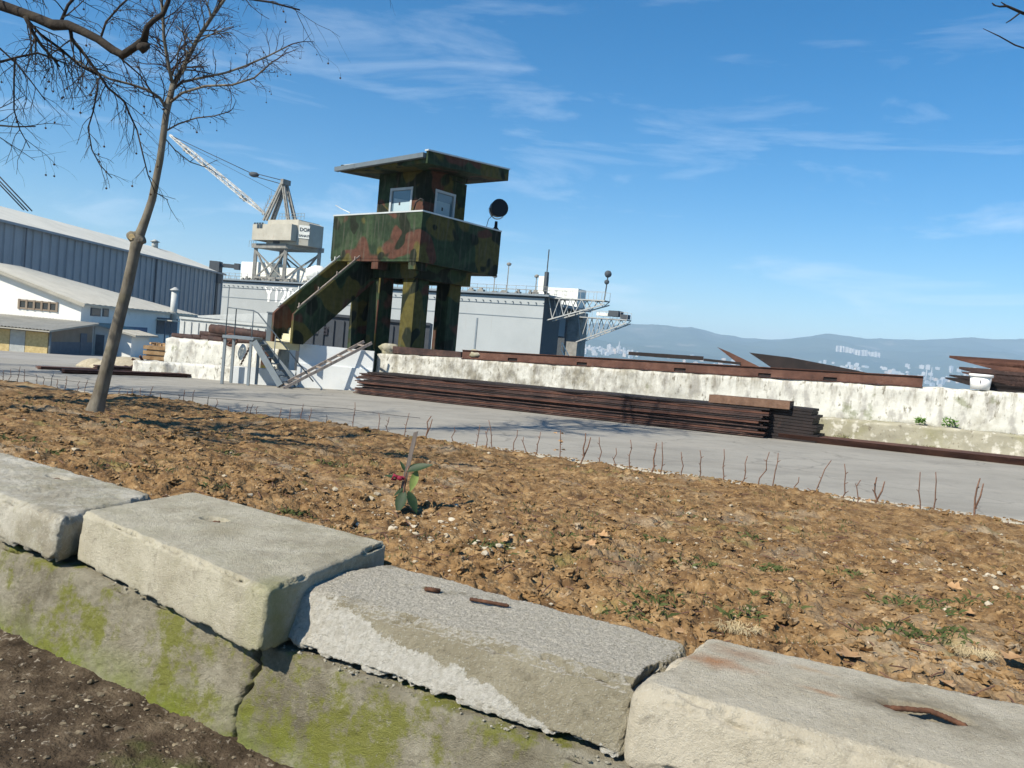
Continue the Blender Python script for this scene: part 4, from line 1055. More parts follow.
# white building
BY = 65.0
c0 = at(78, 357, BY); bx = c0.x; bz = c0.z - .1
wbz = at(80, 303, BY).z; pk = at(0, 271, BY)
slw = (pk.z - wbz) / (bx - pk.x); bl = bx - 18; BY2 = 88
wb = empty('white_building', (bx, BY, bz), 'white rendered building with a cream sheet roof in front of the warehouse', 'building')
mb = MB()
def rz_at(x): return wbz + (bx - x) * slw
mid = bx - 9
poly = [(bx, bz), (bx, wbz), (mid, rz_at(mid)), (bl, wbz), (bl, bz)]
BYR = 71; n = 5; mb.add([(x, BY, z) for x, z in poly] + [(x, BYR if i_ == 2 else BY2 if i_ < 2 else 66, z) for i_, (x, z) in enumerate(poly)], [tuple(range(n)), tuple(range(2 * n - 1, n - 1, -1))] + [(i, n + i, n + (i + 1) % n, (i + 1) % n) for i in range(n)])
mb.build('walls', 'bwall', wb)
mb = MB()
for sgn in (1, -1):
    xe = bx + .5 if sgn > 0 else bl - .5; ze = wbz - .5 * slw; ye = BY2 + .4 if sgn > 0 else 66.4
    o = len(mb.v); y0 = BY - .5; nn_ = 50
    for i in range(nn_ + 1):
        u = i / nn_; dz = .05 if i % 2 else 0
        mb.v += [Vector((xe, y0 + (ye - y0) * u, ze + .12 + dz)), Vector((mid, y0 + (BYR + .3 - y0) * u, rz_at(mid) + .12 + dz))]
    for i in range(nn_): mb.f.append((o + 2 * i, o + 2 * i + 2, o + 2 * i + 3, o + 2 * i + 1)); mb.sm.append(False)
    mb.hexa([(xe, y0, ze), (mid, y0, rz_at(mid)), (mid, BYR + .3, rz_at(mid)), (xe, ye, ze), (xe, y0, ze + .1), (mid, y0, rz_at(mid) + .1), (mid, BYR + .3, rz_at(mid) + .1), (xe, ye, ze + .1)])
mb.build('roof', 'creamroof', wb)
MB().bar((bx + .52, BY - .5, wbz - .2), (mid, BY - .52, rz_at(mid) - .03), .06, .22).build('bargeboard', 'greyroof', wb)
# ribbon window of five lights
wa, wb_ = at(19, 306, BY - .02), at(57, 306, BY - .02)
zt_, zb__ = at(38, 301.5, BY).z, at(38, 309.5, BY).z
fr = MB()
for k in range(6): x = wa.x + (wb_.x - wa.x) * k / 5; fr.box((x, BY - .04, (zt_ + zb__) / 2), (.16, .10, zt_ - zb__ + .16))
for z in (zt_, zb__): fr.box(((wa.x + wb_.x) / 2, BY - .03, z), (wb_.x - wa.x, .08, .12))
wn = fr.build('window', 'brownwall', wb)
MB().box(((wa.x + wb_.x) / 2, BY - .008, (zt_ + zb__) / 2), (wb_.x - wa.x, .012, zt_ - zb__)).build('pane', 'darkglass', wn)
def side_box(pxa, pxb, pya, pyb, mat, name, out=.03, parent=wb, X=None):
    X = bx if X is None else X
    ya = X / ((pxa - 512) / FPX); yb = X / ((pxb - 512) / FPX)
    def ss_(px): r = ray(px, 330); return X / r.x * r.y
    ya, yb = ss_(pxa), ss_(pxb)
    zt = at((pxa + pxb) / 2, pya, (ya + yb) / 2).z; zb_ = at((pxa + pxb) / 2, pyb, (ya + yb) / 2).z
    return MB().box((X + out / 2 + .002, (ya + yb) / 2, (zt + zb_) / 2), (out, abs(yb - ya), zt - zb_)).build(name, mat, parent)
for a in ((89, 99, 308, 316), (101, 107, 308.5, 316.5)):
    w = side_box(*a, 'greywall', 'window', .06); side_box(a[0] + .7, a[1] - .7, a[2] + .8, a[3] - .8, 'darkglass', 'pane', .08, w)
side_box(124, 147, 327, 360, 'bluepaint', 'blue_dado'); side_box(156, 176, 318, 334, 'greywall', 'door', .12)
mb = MB(); p = at(162, 320, 78)
mb.box((bx + .8, 80, p.z), (1.6, 3, .1)); mb.build('canopy', 'creamroof', wb)
# exterior steel stair frame by that door
mb = MB()
for y in (77.8, 79.0):
    mb.bar((bx + 1.3, y, bz - .6), (bx + 1.3, y, at(160, 322, 78).z), .09)
for z in (.2, .45, .7): mb.bar((bx + 1.3, 77.8, bz + z * 5), (bx + 1.3, 79.0, bz + z * 5), .06)
mb.build('steel_frame', 'greywall', wb)
# chimney standing by the roof
p = at(173.5, 312, 82); tp = at(173.5, 291, 82)
ch = empty('chimney_pipe', (p.x, p.y, p.z - 1), 'short white chimney pipe with a cap at the right end of the white building roof', 'chimney')
MB().tube([(p.x, p.y, p.z - 1), (p.x, p.y, tp.z)], .33, 14).build('pipe', 'containw', ch)
MB().tube([(p.x, p.y, tp.z + .05), (p.x, p.y, tp.z + .12), (p.x, p.y, tp.z + .4)], [.5, .48, .08], 14).build('cap', 'barnroof', ch)
# annex with ochre panels
AY = 59.0
ax1 = at(49, 345, AY).x; az0 = at(49, 358, AY).z - .1; az1 = at(49, 330, AY).z
an = empty('annex_shed', (ax1, AY, az0), 'low annex with ochre panels and a corrugated lean-to roof at the left edge', 'shed')
axl = ax1 - 16
zbk = at(60, 320.5, BY).z
mb = MB(); mb.hexa([(axl, AY, az0), (ax1, AY, az0), (ax1, BY - .03, az0), (axl, BY - .03, az0), (axl, AY, az1), (ax1, AY, az1), (ax1, BY - .03, zbk - .1), (axl, BY - .03, zbk - .1)])
mb.build('walls', 'brownwall', an)
for (a, b_, mt, nm) in ((-6, 9.5, 'ochre', 'panel'), (10, 25, 'greydoor', 'door'), (25.5, 48, 'ochre', 'panel')):
    xa, xb = at(a, 345, AY).x, at(b_, 345, AY).x
    MB().box(((xa + xb) / 2, AY - .03, (az0 + az1) / 2 - .1), (xb - xa, .06, az1 - az0 - .25)).build(nm, mt, an)
MB().box((ax1 + .02, (AY + BY) / 2, az0 + .65), (.05, BY - AY - .1, 1.3)).build('dado', 'greywall', an)
side = MB().box((ax1 + .04, BY - 1.4, az0 + 1.0), (.06, .9, 2.0)); side.build('side_door', 'greywall', an)
mb = MB(); nn_ = 130
for i in range(nn_ + 1):
    x = axl - .3 + (ax1 + .5 - axl + .3) * i / nn_; dz = .07 if i % 2 else 0
    mb.v += [Vector((x, AY - .9, az1 - .02 + dz)), Vector((x, BY - .05, zbk + .05 + dz))]
for i in range(nn_): mb.f.append((2 * i, 2 * i + 2, 2 * i + 3, 2 * i + 1)); mb.sm.append(False)
mb.hexa([(axl - .3, AY - .9, az1 - .14), (ax1 + .5, AY - .9, az1 - .14), (ax1 + .5, BY - .05, zbk - .07), (axl - .3, BY - .05, zbk - .07), (axl - .3, AY - .9, az1 - .05), (ax1 + .5, AY - .9, az1 - .05), (ax1 + .5, BY - .05, zbk + .02), (axl - .3, BY - .05, zbk + .02)])
mb.build('roof', 'greyroof', an)
mb = MB(); mb.tube([(ax1 + .12, AY - .1, az0), (ax1 + .12, AY - .1, az1)], .07, 8); mb.build('downpipe', 'greymetal', an)
# porch, lit gable on the side
pz0, pz1 = at(84, 322, 67).z, at(132, 334, 67).z
px0, px1 = bx + .05, bx + 3.6
po = empty('porch', (bx + 1.8, 67, bz - .1), 'small white porch with a grey sheet roof against the side of the white building', 'porch')
mb = MB()
poly = [(px0, bz), (px0, pz0 - .1), (px1 - .4, pz1 - .05), (px1 - .4, bz)]
n = 4; mb.add([(x, 67.2, z) for x, z in poly] + [(x, 70.5, z) for x, z in poly], [tuple(range(n)), tuple(range(2 * n - 1, n - 1, -1))] + [(i, n + i, n + (i + 1) % n, (i + 1) % n) for i in range(n)])
mb.build('walls', 'bwall', po)
mb = MB(); o = 0
for i in range(31):
    y = 66.6 + (70.9 - 66.6) * i / 30; dz = .05 if i % 2 else 0
    mb.v += [Vector((px0, y, pz0 + dz)), Vector((px1 + .2, y, pz1 - .1 + dz))]
for i in range(30): mb.f.append((2 * i, 2 * i + 2, 2 * i + 3, 2 * i + 1)); mb.sm.append(False)
mb.hexa([(px0, 66.6, pz0 - .12), (px1 + .2, 66.6, pz1 - .22), (px1 + .2, 70.9, pz1 - .22), (px0, 70.9, pz0 - .12), (px0, 66.6, pz0 - .02), (px1 + .2, 66.6, pz1 - .12), (px1 + .2, 70.9, pz1 - .12), (px0, 70.9, pz0 - .02)])
mb.build('roof', 'greyroof', po)
w = MB().box((bx + 1.7, 67.17, bz + 1.5), (.9, .06, 1.0)).build('window', 'greywall', po)
MB().box((bx + 1.7, 67.13, bz + 1.5), (.75, .02, .85)).build('pane', 'darkglass', w)
MB().box((bx + .55, 67.17, bz + 1.0), (.7, .06, 2.0)).build('door', 'greywall', po)

# ================================================================== FLOATING DOCK + CRANE
D0 = on(212, 277.2, 9.7); D1 = on(545, 293.5, 9.7)
dd = (D1 - D0).normalized(); dn_ = Vector((-dd.y, dd.x, 0))
if dn_.y < 0: dn_ = -dn_
LD = (D1 - D0).length
dock = empty('floating_dock', ((D0.x + D1.x) / 2, (D0.y + D1.y) / 2, -6), 'huge light-grey floating dock with number Y12 on its long side wall', 'floating dock')
def DP(s, t, z): p = D0 + dd * s + dn_ * t; return Vector((p.x, p.y, z))
def dbox(mb, s0, s1, t0, t1, z0, z1):
    return mb.hexa([DP(s0, t0, z0), DP(s1, t0, z0), DP(s1, t1, z0), DP(s0, t1, z0), DP(s0, t0, z1), DP(s1, t0, z1), DP(s1, t1, z1), DP(s0, t1, z1)])
dbox(MB(), -4, LD, 0, 5, -5.9, 9.0).build('wing_wall', 'hull', dock)
dbox(MB(), LD + .003, LD + .03, .02, 4.98, -5.8, 9.0).build('end_face', 'hulldark', dock)  # shaded side of the dock, its shade put into the dark colour
dbox(MB(), -4, LD + 1.0, -.6, 5.5, 9.25, 9.5).build('top_deck', 'greymetal', dock)
mb = MB(); dbox(mb, -4, LD, .12, 5, 9.003, 9.247); mb.build('deck_gap', 'hulldark', dock)
mb = MB()
for k in range(60):
    s = -4 + (LD + 4) * k / 59; dbox(mb, s, s + .12, -.35, -.002, 8.2, 8.35)
dbox(mb, -4, LD, -.10, -.002, 7.95, 8.03); dbox(mb, -4, LD, -.06, -.002, 6.1, 6.2)
dbox(mb, LD * .36, LD * .36 + .25, -.1, -.002, -2, 5.6); dbox(mb, LD * .845, LD * .845 + .25, -.1, -.002, -2, 5.6); dbox(mb, LD * .07, LD * .07 + .2, -.1, -.002, -2, 8)
mb.build('fender_strake', 'greymetal', dock)
ts = 3.6
def s_px(px):     # distance along dock face at this pixel column
    r = ray(px, 300); k = (D0 - Vector((0, 0, EYE))).dot(dn_) / r.dot(dn_); p = Vector((0, 0, EYE)) + r * k; return (p - D0).dot(dd), p.z
sx, _ = s_px(264.5)
z_t = None
r_ = ray(265, 301); k_ = (D0 - Vector((0, 0, EYE))).dot(dn_) / r_.dot(dn_); z_t = EYE + r_.z * k_
text_mesh('Y120', ts, DP(sx, -.03, z_t), dd, (0, 0, 1), 'white', 'hull_number', dock, .02)
mb = MB()   # railings
for (t_, z0) in ((-.5, 9.5), (5.3, 9.5)):
    for k in range(46):
        s = -3 + (LD + 3.5) * k / 45; mb.bar(DP(s, t_, z0), DP(s, t_, z0 + 1.1), .06)
    for zz in (.55, 1.1): mb.bar(DP(-3, t_, z0 + zz), DP(LD + .8, t_, z0 + zz), .05)
mb.build('railing', 'cranesteel', dock)
# deck houses on the dock top
rk = random.Random(4)
mb = MB(); s0, _ = s_px(232); s1, _ = s_px(262); dbox(mb, s0, s1, 1.5, 4.5, 9.502, 13.0)
s0, _ = s_px(262.5); s1, _ = s_px(300); dbox(mb, s0, s1, 3.2, 4.8, 9.502, 12.4)
s0, _ = s_px(304); s1, _ = s_px(314); 
mb.build('deck_house', 'hullwhite', dock)
c = DP(s_px(305)[0], 2.2, 11.2); MB().blob(c, (1.9, 1.6, 1.7), 2, .15, 3, True).build('white_tank', 'hullwhite', dock)
s0, _ = s_px(312); s1, _ = s_px(330)
mb = MB().hexa([DP(s0, 2, 9.5), DP(s1, 2, 9.5), DP(s1, 5, 9.5), DP(s0, 5, 9.5), DP(s0 + .2, 2, 12.2), DP(s1 - .6, 2, 11.4), DP(s1 - .6, 5, 11.4), DP(s0 + .2, 5, 12.2)]); mb.build('shed', 'hulldark', dock)
for k in range(60):
    s = s_px(rk.choice([rk.uniform(236, 300), rk.uniform(236, 330), rk.uniform(400, 540)]))[0]; w = rk.uniform(.3, 1.2); h = rk.uniform(.25, .8)
    t_ = rk.uniform(0, 2); mb = MB(); dbox(mb, s, s + w, t_, t_ + .6, 9.502, 9.5 + h * .6); dbox(mb, s + w * .2, s + w * .7, t_ + .1, t_ + .4, 9.5 + h * .6, 9.5 + h); mb.build('deck_gear', 'cranesteel', dock)
for px, h in ((489, 2.4), (502, 4.2), (531, 2.6)):
    s = s_px(px)[0]; mb = MB().bar(DP(s, 1, 9.5), DP(s, 1, 9.5 + h), .14); mb.blob(DP(s, 1, 9.6 + h), (.42, .3, .3), px, .2, 1); mb.build('lamp_post', 'cranesteel', dock)
mb = MB(); s = s_px(541)[0]; dbox(mb, s - 1.0, s + .1, .5, 1.5, 9.502, 12.2); mb.build('control_house', 'hullwhite', dock)
mb = MB().bar(DP(s + .2, .6, 9.5), DP(s + .2, .6, 16.0), .16); dbox(mb, s + .0, s + .45, .3, .8, 10, 12.8); mb.build('mast', 'hulldark', dock)
# far wing wall and pontoon deck
WD = 20.0
def s_px_t(px, t):
    r = ray(px, 320); k = (D0 + dn_ * t - Vector((0, 0, EYE))).dot(dn_) / r.dot(dn_); p = Vector((0, 0, EYE)) + r * k; return (p - D0).dot(dd)
fw = s_px_t(578, WD)
dbox(MB(), fw - 28, fw - 2.2, WD, WD + 5, -5.9, 9.4).build('wing_wall', 'hulldark', dock)
dbox(MB(), fw - 2.2, fw, WD + .5, WD + 3.5, -5.9, 8.6).build('end_face', 'cranesteel', dock)
dbox(MB(), fw - 26, fw - .2, WD - 5, WD + 5, 8.9, 9.35).build('top_deck', 'greymetal', dock)
dbox(MB(), LD - 18, min(LD, fw) - .2, 5.01, WD - .01, -5.9, -3.0).build('pontoon_deck', 'hulldark', dock)
dbox(MB(), fw - 8, fw - 1, WD + 1, WD + 4, 9.352, 12.5).build('deck_house', 'hullwhite', dock)
dbox(MB(), fw - 16, fw - 2.3, WD - .04, WD - .003, 4.3, 8.88).build('pale_band', 'hull', dock)
def truss(s0, s1, t, ztop, depth, name='cantilever_walkway'):
    mb = MB(); n = 5
    for tt_ in (t, t + 1.6):
        mb.bar(DP(s0, tt_, ztop), DP(s1, tt_, ztop), .16); mb.bar(DP(s0, tt_, ztop - depth), DP(s1, tt_, ztop - .5), .16)
        for k in range(n):
            a = s0 + (s1 - s0) * k / n; b_ = s0 + (s1 - s0) * (k + .5) / n; c_ = s0 + (s1 - s0) * (k + 1) / n
            zb_ = ztop - depth + (depth - .5) * (k + .5) / n
            mb.bar(DP(a, tt_, ztop), DP(b_, tt_, zb_), .10); mb.bar(DP(b_, tt_, zb_), DP(c_, tt_, ztop), .10)
        for k in range(8):
            a = s0 + (s1 - s0) * k / 7; mb.bar(DP(a, tt_, ztop), DP(a, tt_, ztop + 1.2), .05)
        mb.bar(DP(s0, tt_, ztop + 1.2), DP(s1, tt_, ztop + 1.2), .05)
    dbox(mb, s0, s1, t, t + 1.6, ztop - .02, ztop + .06)
    return mb.build(name, 'trusspaint', dock)
s1 = s_px_t(608, 1.6); truss(LD + .1, s1 - .5, 1.0, 9.2, 3.2)
mb = MB(); mb.bar(DP(s1 - .8, 1.5, 9.2), DP(s1 - .6, 1.5, 12.6), .16); mb.blob(DP(s1 - .6, 1.5, 12.9), (.5, .4, .5), 1, .1, 2); mb.blob(DP(s1 - .7, 1.5, 11.8), (.35, .3, .35), 2, .1, 2); mb.build('signal_lamp', 'hulldark', dock)
# second cantilever on the far wing
def s_px_t(px, t):
    r = ray(px, 320); k = (D0 + dn_ * t - Vector((0, 0, EYE))).dot(dn_) / r.dot(dn_); p = Vector((0, 0, EYE)) + r * k; return (p - D0).dot(dd)
s2 = s_px_t(627, WD); truss(fw, s2, WD, at(600, 317.5, DP(s2, WD, 0).y).z, 4.2)
mb = MB(); zz = at(614, 316, DP(s2, WD, 0).y).z; a, b_ = s_px_t(609, WD), s_px_t(619, WD); dbox(mb, a, b_, WD - .5, WD + 1.5, zz, zz + .9); dbox(mb, b_ + .2, s2, WD, WD + 1.2, zz - .3, zz + .4); mb.build('winch_box', 'hulldark', dock)
mb = MB(); a = s_px_t(596, WD); dbox(mb, a, a + 2, WD, WD + 1.3, zz, zz + .5); mb.build('white_box', 'hullwhite', dock)
mb = MB()   # gangway stairs low right
p0, p1 = DP(LD + .2, 6, 2.0), DP(LD + 3.2, 6, -2.2)
mb.bar(p0, p1, .1); mb.bar(p0 + Vector((0, 0, 1.1)), p1 + Vector((0, 0, 1.1)), .1)
for k in range(7): q = p0.lerp(p1, k / 6); mb.bar(q, q + Vector((0, 0, 1.1)), .06)
mb.build('gangway', 'hullwhite', dock)

# crane
cs0, cs1 = s_px(253)[0], s_px(302)[0]
crr = empty('dock_crane', DP((cs0 + cs1) / 2, 2.5, 9.5), 'cream dockside crane with raised lattice jib standing on the floating dock', 'crane')
def zpx(px, py, t=2.5):
    r = ray(px, py); k = (D0 + dn_ * t - Vector((0, 0, EYE))).dot(dn_) / r.dot(dn_); p = Vector((0, 0, EYE)) + r * k; return (p - D0).dot(dd), p.z
def CP(px, py, t=2.5): s, z = zpx(px, py, t); return DP(s, t, z)
zl = zpx(275, 250)[1]; zb0 = 9.55
# portal legs
la_, lb_ = zpx(255, 262, .6)[0], zpx(285, 262, .6)[0]
for (s, t) in ((la_, .6), (lb_, .6), (la_ + 2.2, 4.6), (lb_ + 4.2, 4.6)):
    MB().bar(DP(s, t, zb0), DP(s, t, zl), .55).build('leg', 'cranesteel', crr)
mb = MB()
for t, s_a, s_b in ((.6, la_, lb_), (4.6, la_ + 2.2, lb_ + 4.2)):
    m_ = (s_a + s_b) / 2
    mb.bar(DP(s_a, t, zl - .2), DP(m_, t, zb0 + .6), .28); mb.bar(DP(s_b, t, zl - .2), DP(m_, t, zb0 + .6), .28)
    mb.bar(DP(s_a, t, zb0 + .6), DP(s_b, t, zb0 + .6), .35)
    mb.bar(DP(s_a, t, zb0 + .4), DP(s_b, t, zl - .4), .22); mb.bar(DP(s_b, t, zb0 + .4), DP(s_a, t, zl - .4), .22)
mb.bar(DP(lb_, .6, zb0 + .6), DP(lb_ + 4.2, 4.6, zl - .5), .25); mb.bar(DP(lb_, .6, zl - .6), DP(lb_ + 4.2, 4.6, zb0 + .6), .25)
mb.build('bracing', 'cranesteel', crr)
mb = MB(); mb.hexa([DP(la_ - .5, 0, zl), DP(lb_ + .5, 0, zl), DP(lb_ + 4.8, 5.1, zl), DP(la_ + 1.6, 5.1, zl), DP(la_ - .5, 0, zl + .8), DP(lb_ + .5, 0, zl + .8), DP(lb_ + 4.8, 5.1, zl + .8), DP(la_ + 1.6, 5.1, zl + .8)]); mb.build('portal_deck', 'cranesteel', crr)
mb = MB(); cmid = DP((la_ + lb_) / 2 + 1.5, 2.6, 0); mb.tube([(cmid.x, cmid.y, zl + .8), (cmid.x, cmid.y, zl + 1.7)], 2.4, 18); mb.build('slew_ring', 'hulldark', crr)
# machinery house
zh0 = zpx(275, 244.5)[1]; zh1 = zpx(270, 222)[1]
sa, sb = zpx(252.5, 235, -.3)[0], zpx(297.5, 235, .4)[0]
mb = MB(); dbox(mb, sa + 3.0, sb, .4, 5.4, zh0 - .3, zh1); mb.build('machinery_house', 'crane', crr)
s_m = zpx(291, 235, -.9)[0]
dbox(MB(), sa + .6, s_m, -.9, .37, zh0 + .3, zh1 - 1.0).build('front_cab', 'crane', crr)
dbox(MB(), sa, sa + 2.95, -.3, 3.0, zh0 + .4, zh1 - .8).build('driver_cab', 'crane', crr)
mb = MB()
for i in range(4):
    for j in range(3): dbox(mb, sa + .2 + i * .68, sa + .7 + i * .68, -.36, -.302, zh0 + .9 + j * .95, zh0 + 1.6 + j * .95)
wn = mb.build('window', 'darkglass', crr)
mb = MB(); s_w = zpx(272, 235)[0]; zc = zpx(272, 229.5)[1]; dbox(mb, s_w - .1, s_w + .5, -.97, -.905, zc - .35, zc + .35); dbox(mb, s_w + .65, s_w + 1.3, -.97, -.905, zc - .35, zc + .35); mb.build('window', 'darkglass', crr)
mb = MB().hexa([DP(sb + .003, .4, zh0 - .3), DP(sb + 1.5, 1.6, zh0 - .3), DP(sb + 1.5, 5, zh0 - .3), DP(sb + .003, 5.4, zh0 - .3), DP(sb + .003, .4, zh1 - .1), DP(sb + 1.5, 1.6, zh1 - .5), DP(sb + 1.5, 5, zh1 - .5), DP(sb + .003, 5.4, zh1 - .1)])
mb.build('counterweight', 'crane', crr)
ed = (DP(sb + 1.5, 1.6, 0) - DP(sb, .4, 0)).normalized(); en = ed.cross(Vector((0, 0, 1)))
pbase = DP(sb + .15, .5, 0) + en * .04
mb = MB(); q = pbase; mb.hexa([q + Vector((0, 0, zh0 + .9)), q + ed * 1.85 + Vector((0, 0, zh0 + .9)), q + ed * 1.85 + en * .02 + Vector((0, 0, zh0 + .9)), q + en * .02 + Vector((0, 0, zh0 + .9)),
     q + Vector((0, 0, zh0 + 3.2)), q + ed * 1.85 + Vector((0, 0, zh0 + 3.2)), q + ed * 1.85 + en * .02 + Vector((0, 0, zh0 + 3.2)), q + en * .02 + Vector((0, 0, zh0 + 3.2))])
sg = mb.build('name_board', 'hullwhite', crr)
text_mesh('DOK', .85, pbase + ed * .12 + en * .045 + Vector((0, 0, zh0 + 2.15)), ed, (0, 0, 1), 'contain', 'lettering', crr, .01)
text_mesh('SANAYI', .52, pbase + ed * .08 + en * .045 + Vector((0, 0, zh0 + 1.2)), ed, (0, 0, 1), 'contain', 'lettering', crr, .01)
# A-frame mast
apex = CP(284.5, 182.5)
for (px, py, t) in ((267.5, 221, 1.9), (269.5, 221, 3.1), (291, 221.5, 1.9), (293, 221.5, 3.1)):
    foot = CP(px, py, 2.5); foot = foot + dn_ * (t - 2.5)
    mb = MB()
    off = dn_ * (.35 if t > 2 else -.35)
    if px < 280:
        w = dd * .8
        for o_ in (-.5, .5): mb.bar(foot + w * o_, apex + off + w * o_ * .7, .34)
        for k in range(9):
            u = k / 9; a = foot.lerp(apex + off, u) + w * (-.5 if k % 2 else .5) * (1 - .3 * u); b2 = foot.lerp(apex + off, (k + 1) / 9) + w * (.5 if k % 2 else -.5) * (1 - .3 * u); mb.bar(a, b2, .12)
    else:
        w = dd * .5
        for o_ in (-.5, .5): mb.bar(foot + w * o_, apex + off + w * o_, .28)
        for k in range(7):
            u = k / 7; a = foot.lerp(apex + off, u) + w * (-.5 if k % 2 else .5); b2 = foot.lerp(apex + off, (k + 1) / 7) + w * (.5 if k % 2 else -.5); mb.bar(a, b2, .1)
    mb.build('mast_leg', 'cranesteel', crr)
MB().bar(apex - dn_ * .9 + dd * .3, apex + dn_ * .9 + dd * .3, .7, .9).build('mast_head', 'cranesteel', crr)
mb = MB()   # access ladder cage
f0 = CP(262, 215); f1 = CP(271, 196)
for k in range(6): q = f0.lerp(f1, k / 5); mb.bar(q, q + dd * 1.2, .08); mb.bar(q, q + Vector((0, 0, .9)), .06)
mb.bar(f0, f1, .08); mb.build('access_steps', 'cranesteel', crr)
# jib
jf = CP(265, 214); jt = CP(170, 135)
ax_ = (jt - jf); Lj = ax_.length; axn = ax_.normalized(); side_ = dn_; upj = axn.cross(side_).normalized()
if upj.z < 0: upj = -upj
mb = MB(); nj = 30
def jw(u): return .55 * (.35 + 1.0 * min(1, u * 6)) * (1 if u < .75 else 1 - (u - .75) * 2.6)
def jc(u, i): 
    w = jw(u) * .5; a, b_ = ((-1, -1), (1, -1), (1, 1), (-1, 1))[i]; return jf + ax_ * u + side_ * a * w + upj * b_ * w * 1.0
for i in range(4): mb.tube([jc(k / nj, i) for k in range(nj + 1)], .11, 4)
for k in range(nj):
    for i in range(4):
        a, b_ = (k / nj, (k + 1) / nj) if k % 2 else ((k + 1) / nj, k / nj)
        mb.bar(jc(a, i), jc(b_, (i + 1) % 4), .08)
mb.build('jib', 'jibpaint', crr)
mb = MB()
for k in (5, 6, 18, 23, 24): mb.bar(jf + ax_ * ((k + .5) / nj) - upj * .5, jf + ax_ * ((k + .9) / nj) - upj * .3, .6, .5)
mb.build('jib_gear', 'cranesteel', crr)
mb = MB(); blk = CP(254, 174.5)
mb.tube([jt, blk], .07, 5); mb.tube([blk + Vector((0, 0, .25)), apex + Vector((0, 0, .3))], .07, 5); mb.tube([blk - Vector((0, 0, .3)), apex - dd * .5 - Vector((0, 0, .3))], .07, 5)
mb.tube([jt - axn * 2, CP(276, 192)], .035, 5)
mb.build('hoist_rope', 'cable', crr)
MB().blob(blk, (1.0, .5, .5), 3, .2, 2, True).build('pulley_block', 'hulldark', crr)
mb = MB()   # roof rail
for k in range(9):
    s = sb - 5.2 + 6.4 * k / 8; mb.bar(DP(s, .5, zh1), DP(s, .5, zh1 + 1.1), .06)
for z in (.55, 1.1): mb.bar(DP(sb - 5.2, .5, zh1 + z), DP(sb + 1.2, .5, zh1 + z), .05)
for k in range(4):
    s = la_ - 1.6 + k * .6; mb.bar(DP(s, .3, zl + .2), DP(s, .3, zl + 1.3), .05)
mb.bar(DP(la_ - 1.6, .3, zl + 1.3), DP(la_ + .2, .3, zl + 1.3), .05)
mb.build('railing', 'cranesteel', crr)
# dark gear left of dock house above warehouse end
c = at(216, 266, 132)
tag(MB().box((c.x, c.y, c.z - 1), (1.6, 1.6, 3.5)).bar((c.x, c.y, c.z + .2), (c.x + 3.5, c.y, c.z + .2), .6).box((c.x + 3.5, c.y, c.z + .2), (.8, .8, 1.0)).box((c.x, c.y, c.z - 6), (1.0, 1.0, 8)).build('mooring_winch', 'hulldark'), 'small dark winch silhouette above the far end of the warehouse roof', 'winch')

# overhead cables, upper left
for k, (ya, xb, yb) in enumerate(((178, 32, 210), (183, 28, 210), (187, 24, 209))):
    A = at(-120, ya - 128, 120); B_ = at(xb, yb + 1, 120)
    mb = MB().tube([A.lerp(B_, u / 6) for u in range(7)], .10, 5)
    tag(mb.build('overhead_cable', 'cable'), ['upper', 'middle', 'lower'][k] + ' of the dark cables slanting down behind the warehouse at the left', 'cable', 'cables at the left edge')

# ================================================================== PLANTING BED
BKT = 2.62      # bed starts under the back of the blocks
TREE = Gpt(95, 412, .32)
def bed_base(s, t):
    x = s * UX + t * NX; y = s * UY + t * NY
    lo = gz(x, y) - .02
    k = sms(BKT, T_ED, t)
    top = .54 * (1 - sms(2.6, 9.8, t)) + (lo + .20) * sms(2.6, 9.8, t)
    edge = 1 - sms(T_ED - 1.1, T_ED - .06, t)
    z = (lo - .08) + (top - (lo - .08)) * edge
    return z
def bed_h(s, t):
    x = s * UX + t * NX; y = s * UY + t * NY
    z = bed_base(s, t)
    e = 1 - sms(T_ED - .5, T_ED - .02, t) * .85
    p = (x, y, 0)
    z += fbm(p, .55, 3, 2.0) * .055 * e
    a = fbm(p, 3.2, 4, 5.0, .7)
    z += fbm(p, 1.5, 3, 15.0) * .03 * e
    q_ = .25 + .75 * sms(-.3, .3, noise.noise(Vector((x * .8, y * .8, 21.3))))
    wx, wy = x + .06 * noise.noise(Vector((x * 7, y * 7, 1.1))), y + .06 * noise.noise(Vector((x * 7, y * 7, 9.1)))
    F = noise.voronoi(Vector((wx * 9, wy * 9, .3)))[0]
    z += a * .036 * e + min(.45, F[1] - F[0]) * .080 * e * q_ * (.5 + .5 * noise.noise(Vector((x * 3, y * 3, 5))) + .35)
    F = noise.voronoi(Vector((wx * 24, wy * 24, 4.3)))[0]
    z += min(.5, F[1] - F[0]) * .017 * e * q_ + fbm(p, 16, 4, 1.0, .6) * .010 * e * (.5 + q_ * .5) + fbm(p, 60, 2, 6.0, .6) * .004 * e
    # mounds by the kerb
    z += .14 * math.exp(-((s + 13.8) ** 2) / 2.0 - ((t - 9.9) ** 2) / .8)
    z += .12 * math.exp(-((s + 9.2) ** 2) / 1.2 - ((t - 9.6) ** 2) / .6)
    return z
mb = MB(); NA, NR = 860, 600
az0_, az1_ = rad(-62), rad(50); r0_, r1_ = 1.7, 34.0
ok = []
for j in range(NR + 1):
    r = r0_ * (r1_ / r0_) ** (j / NR)
    for i in range(NA + 1):
        a = az0_ + (az1_ - az0_) * i / NA
        x, y = r * math.sin(a), r * math.cos(a); s, t = st(x, y)
        good = BKT - .15 < t < T_ED + .03
        ok.append(good)
        mb.v.append(Vector((x, y, bed_h(s, t) if good else 0)))
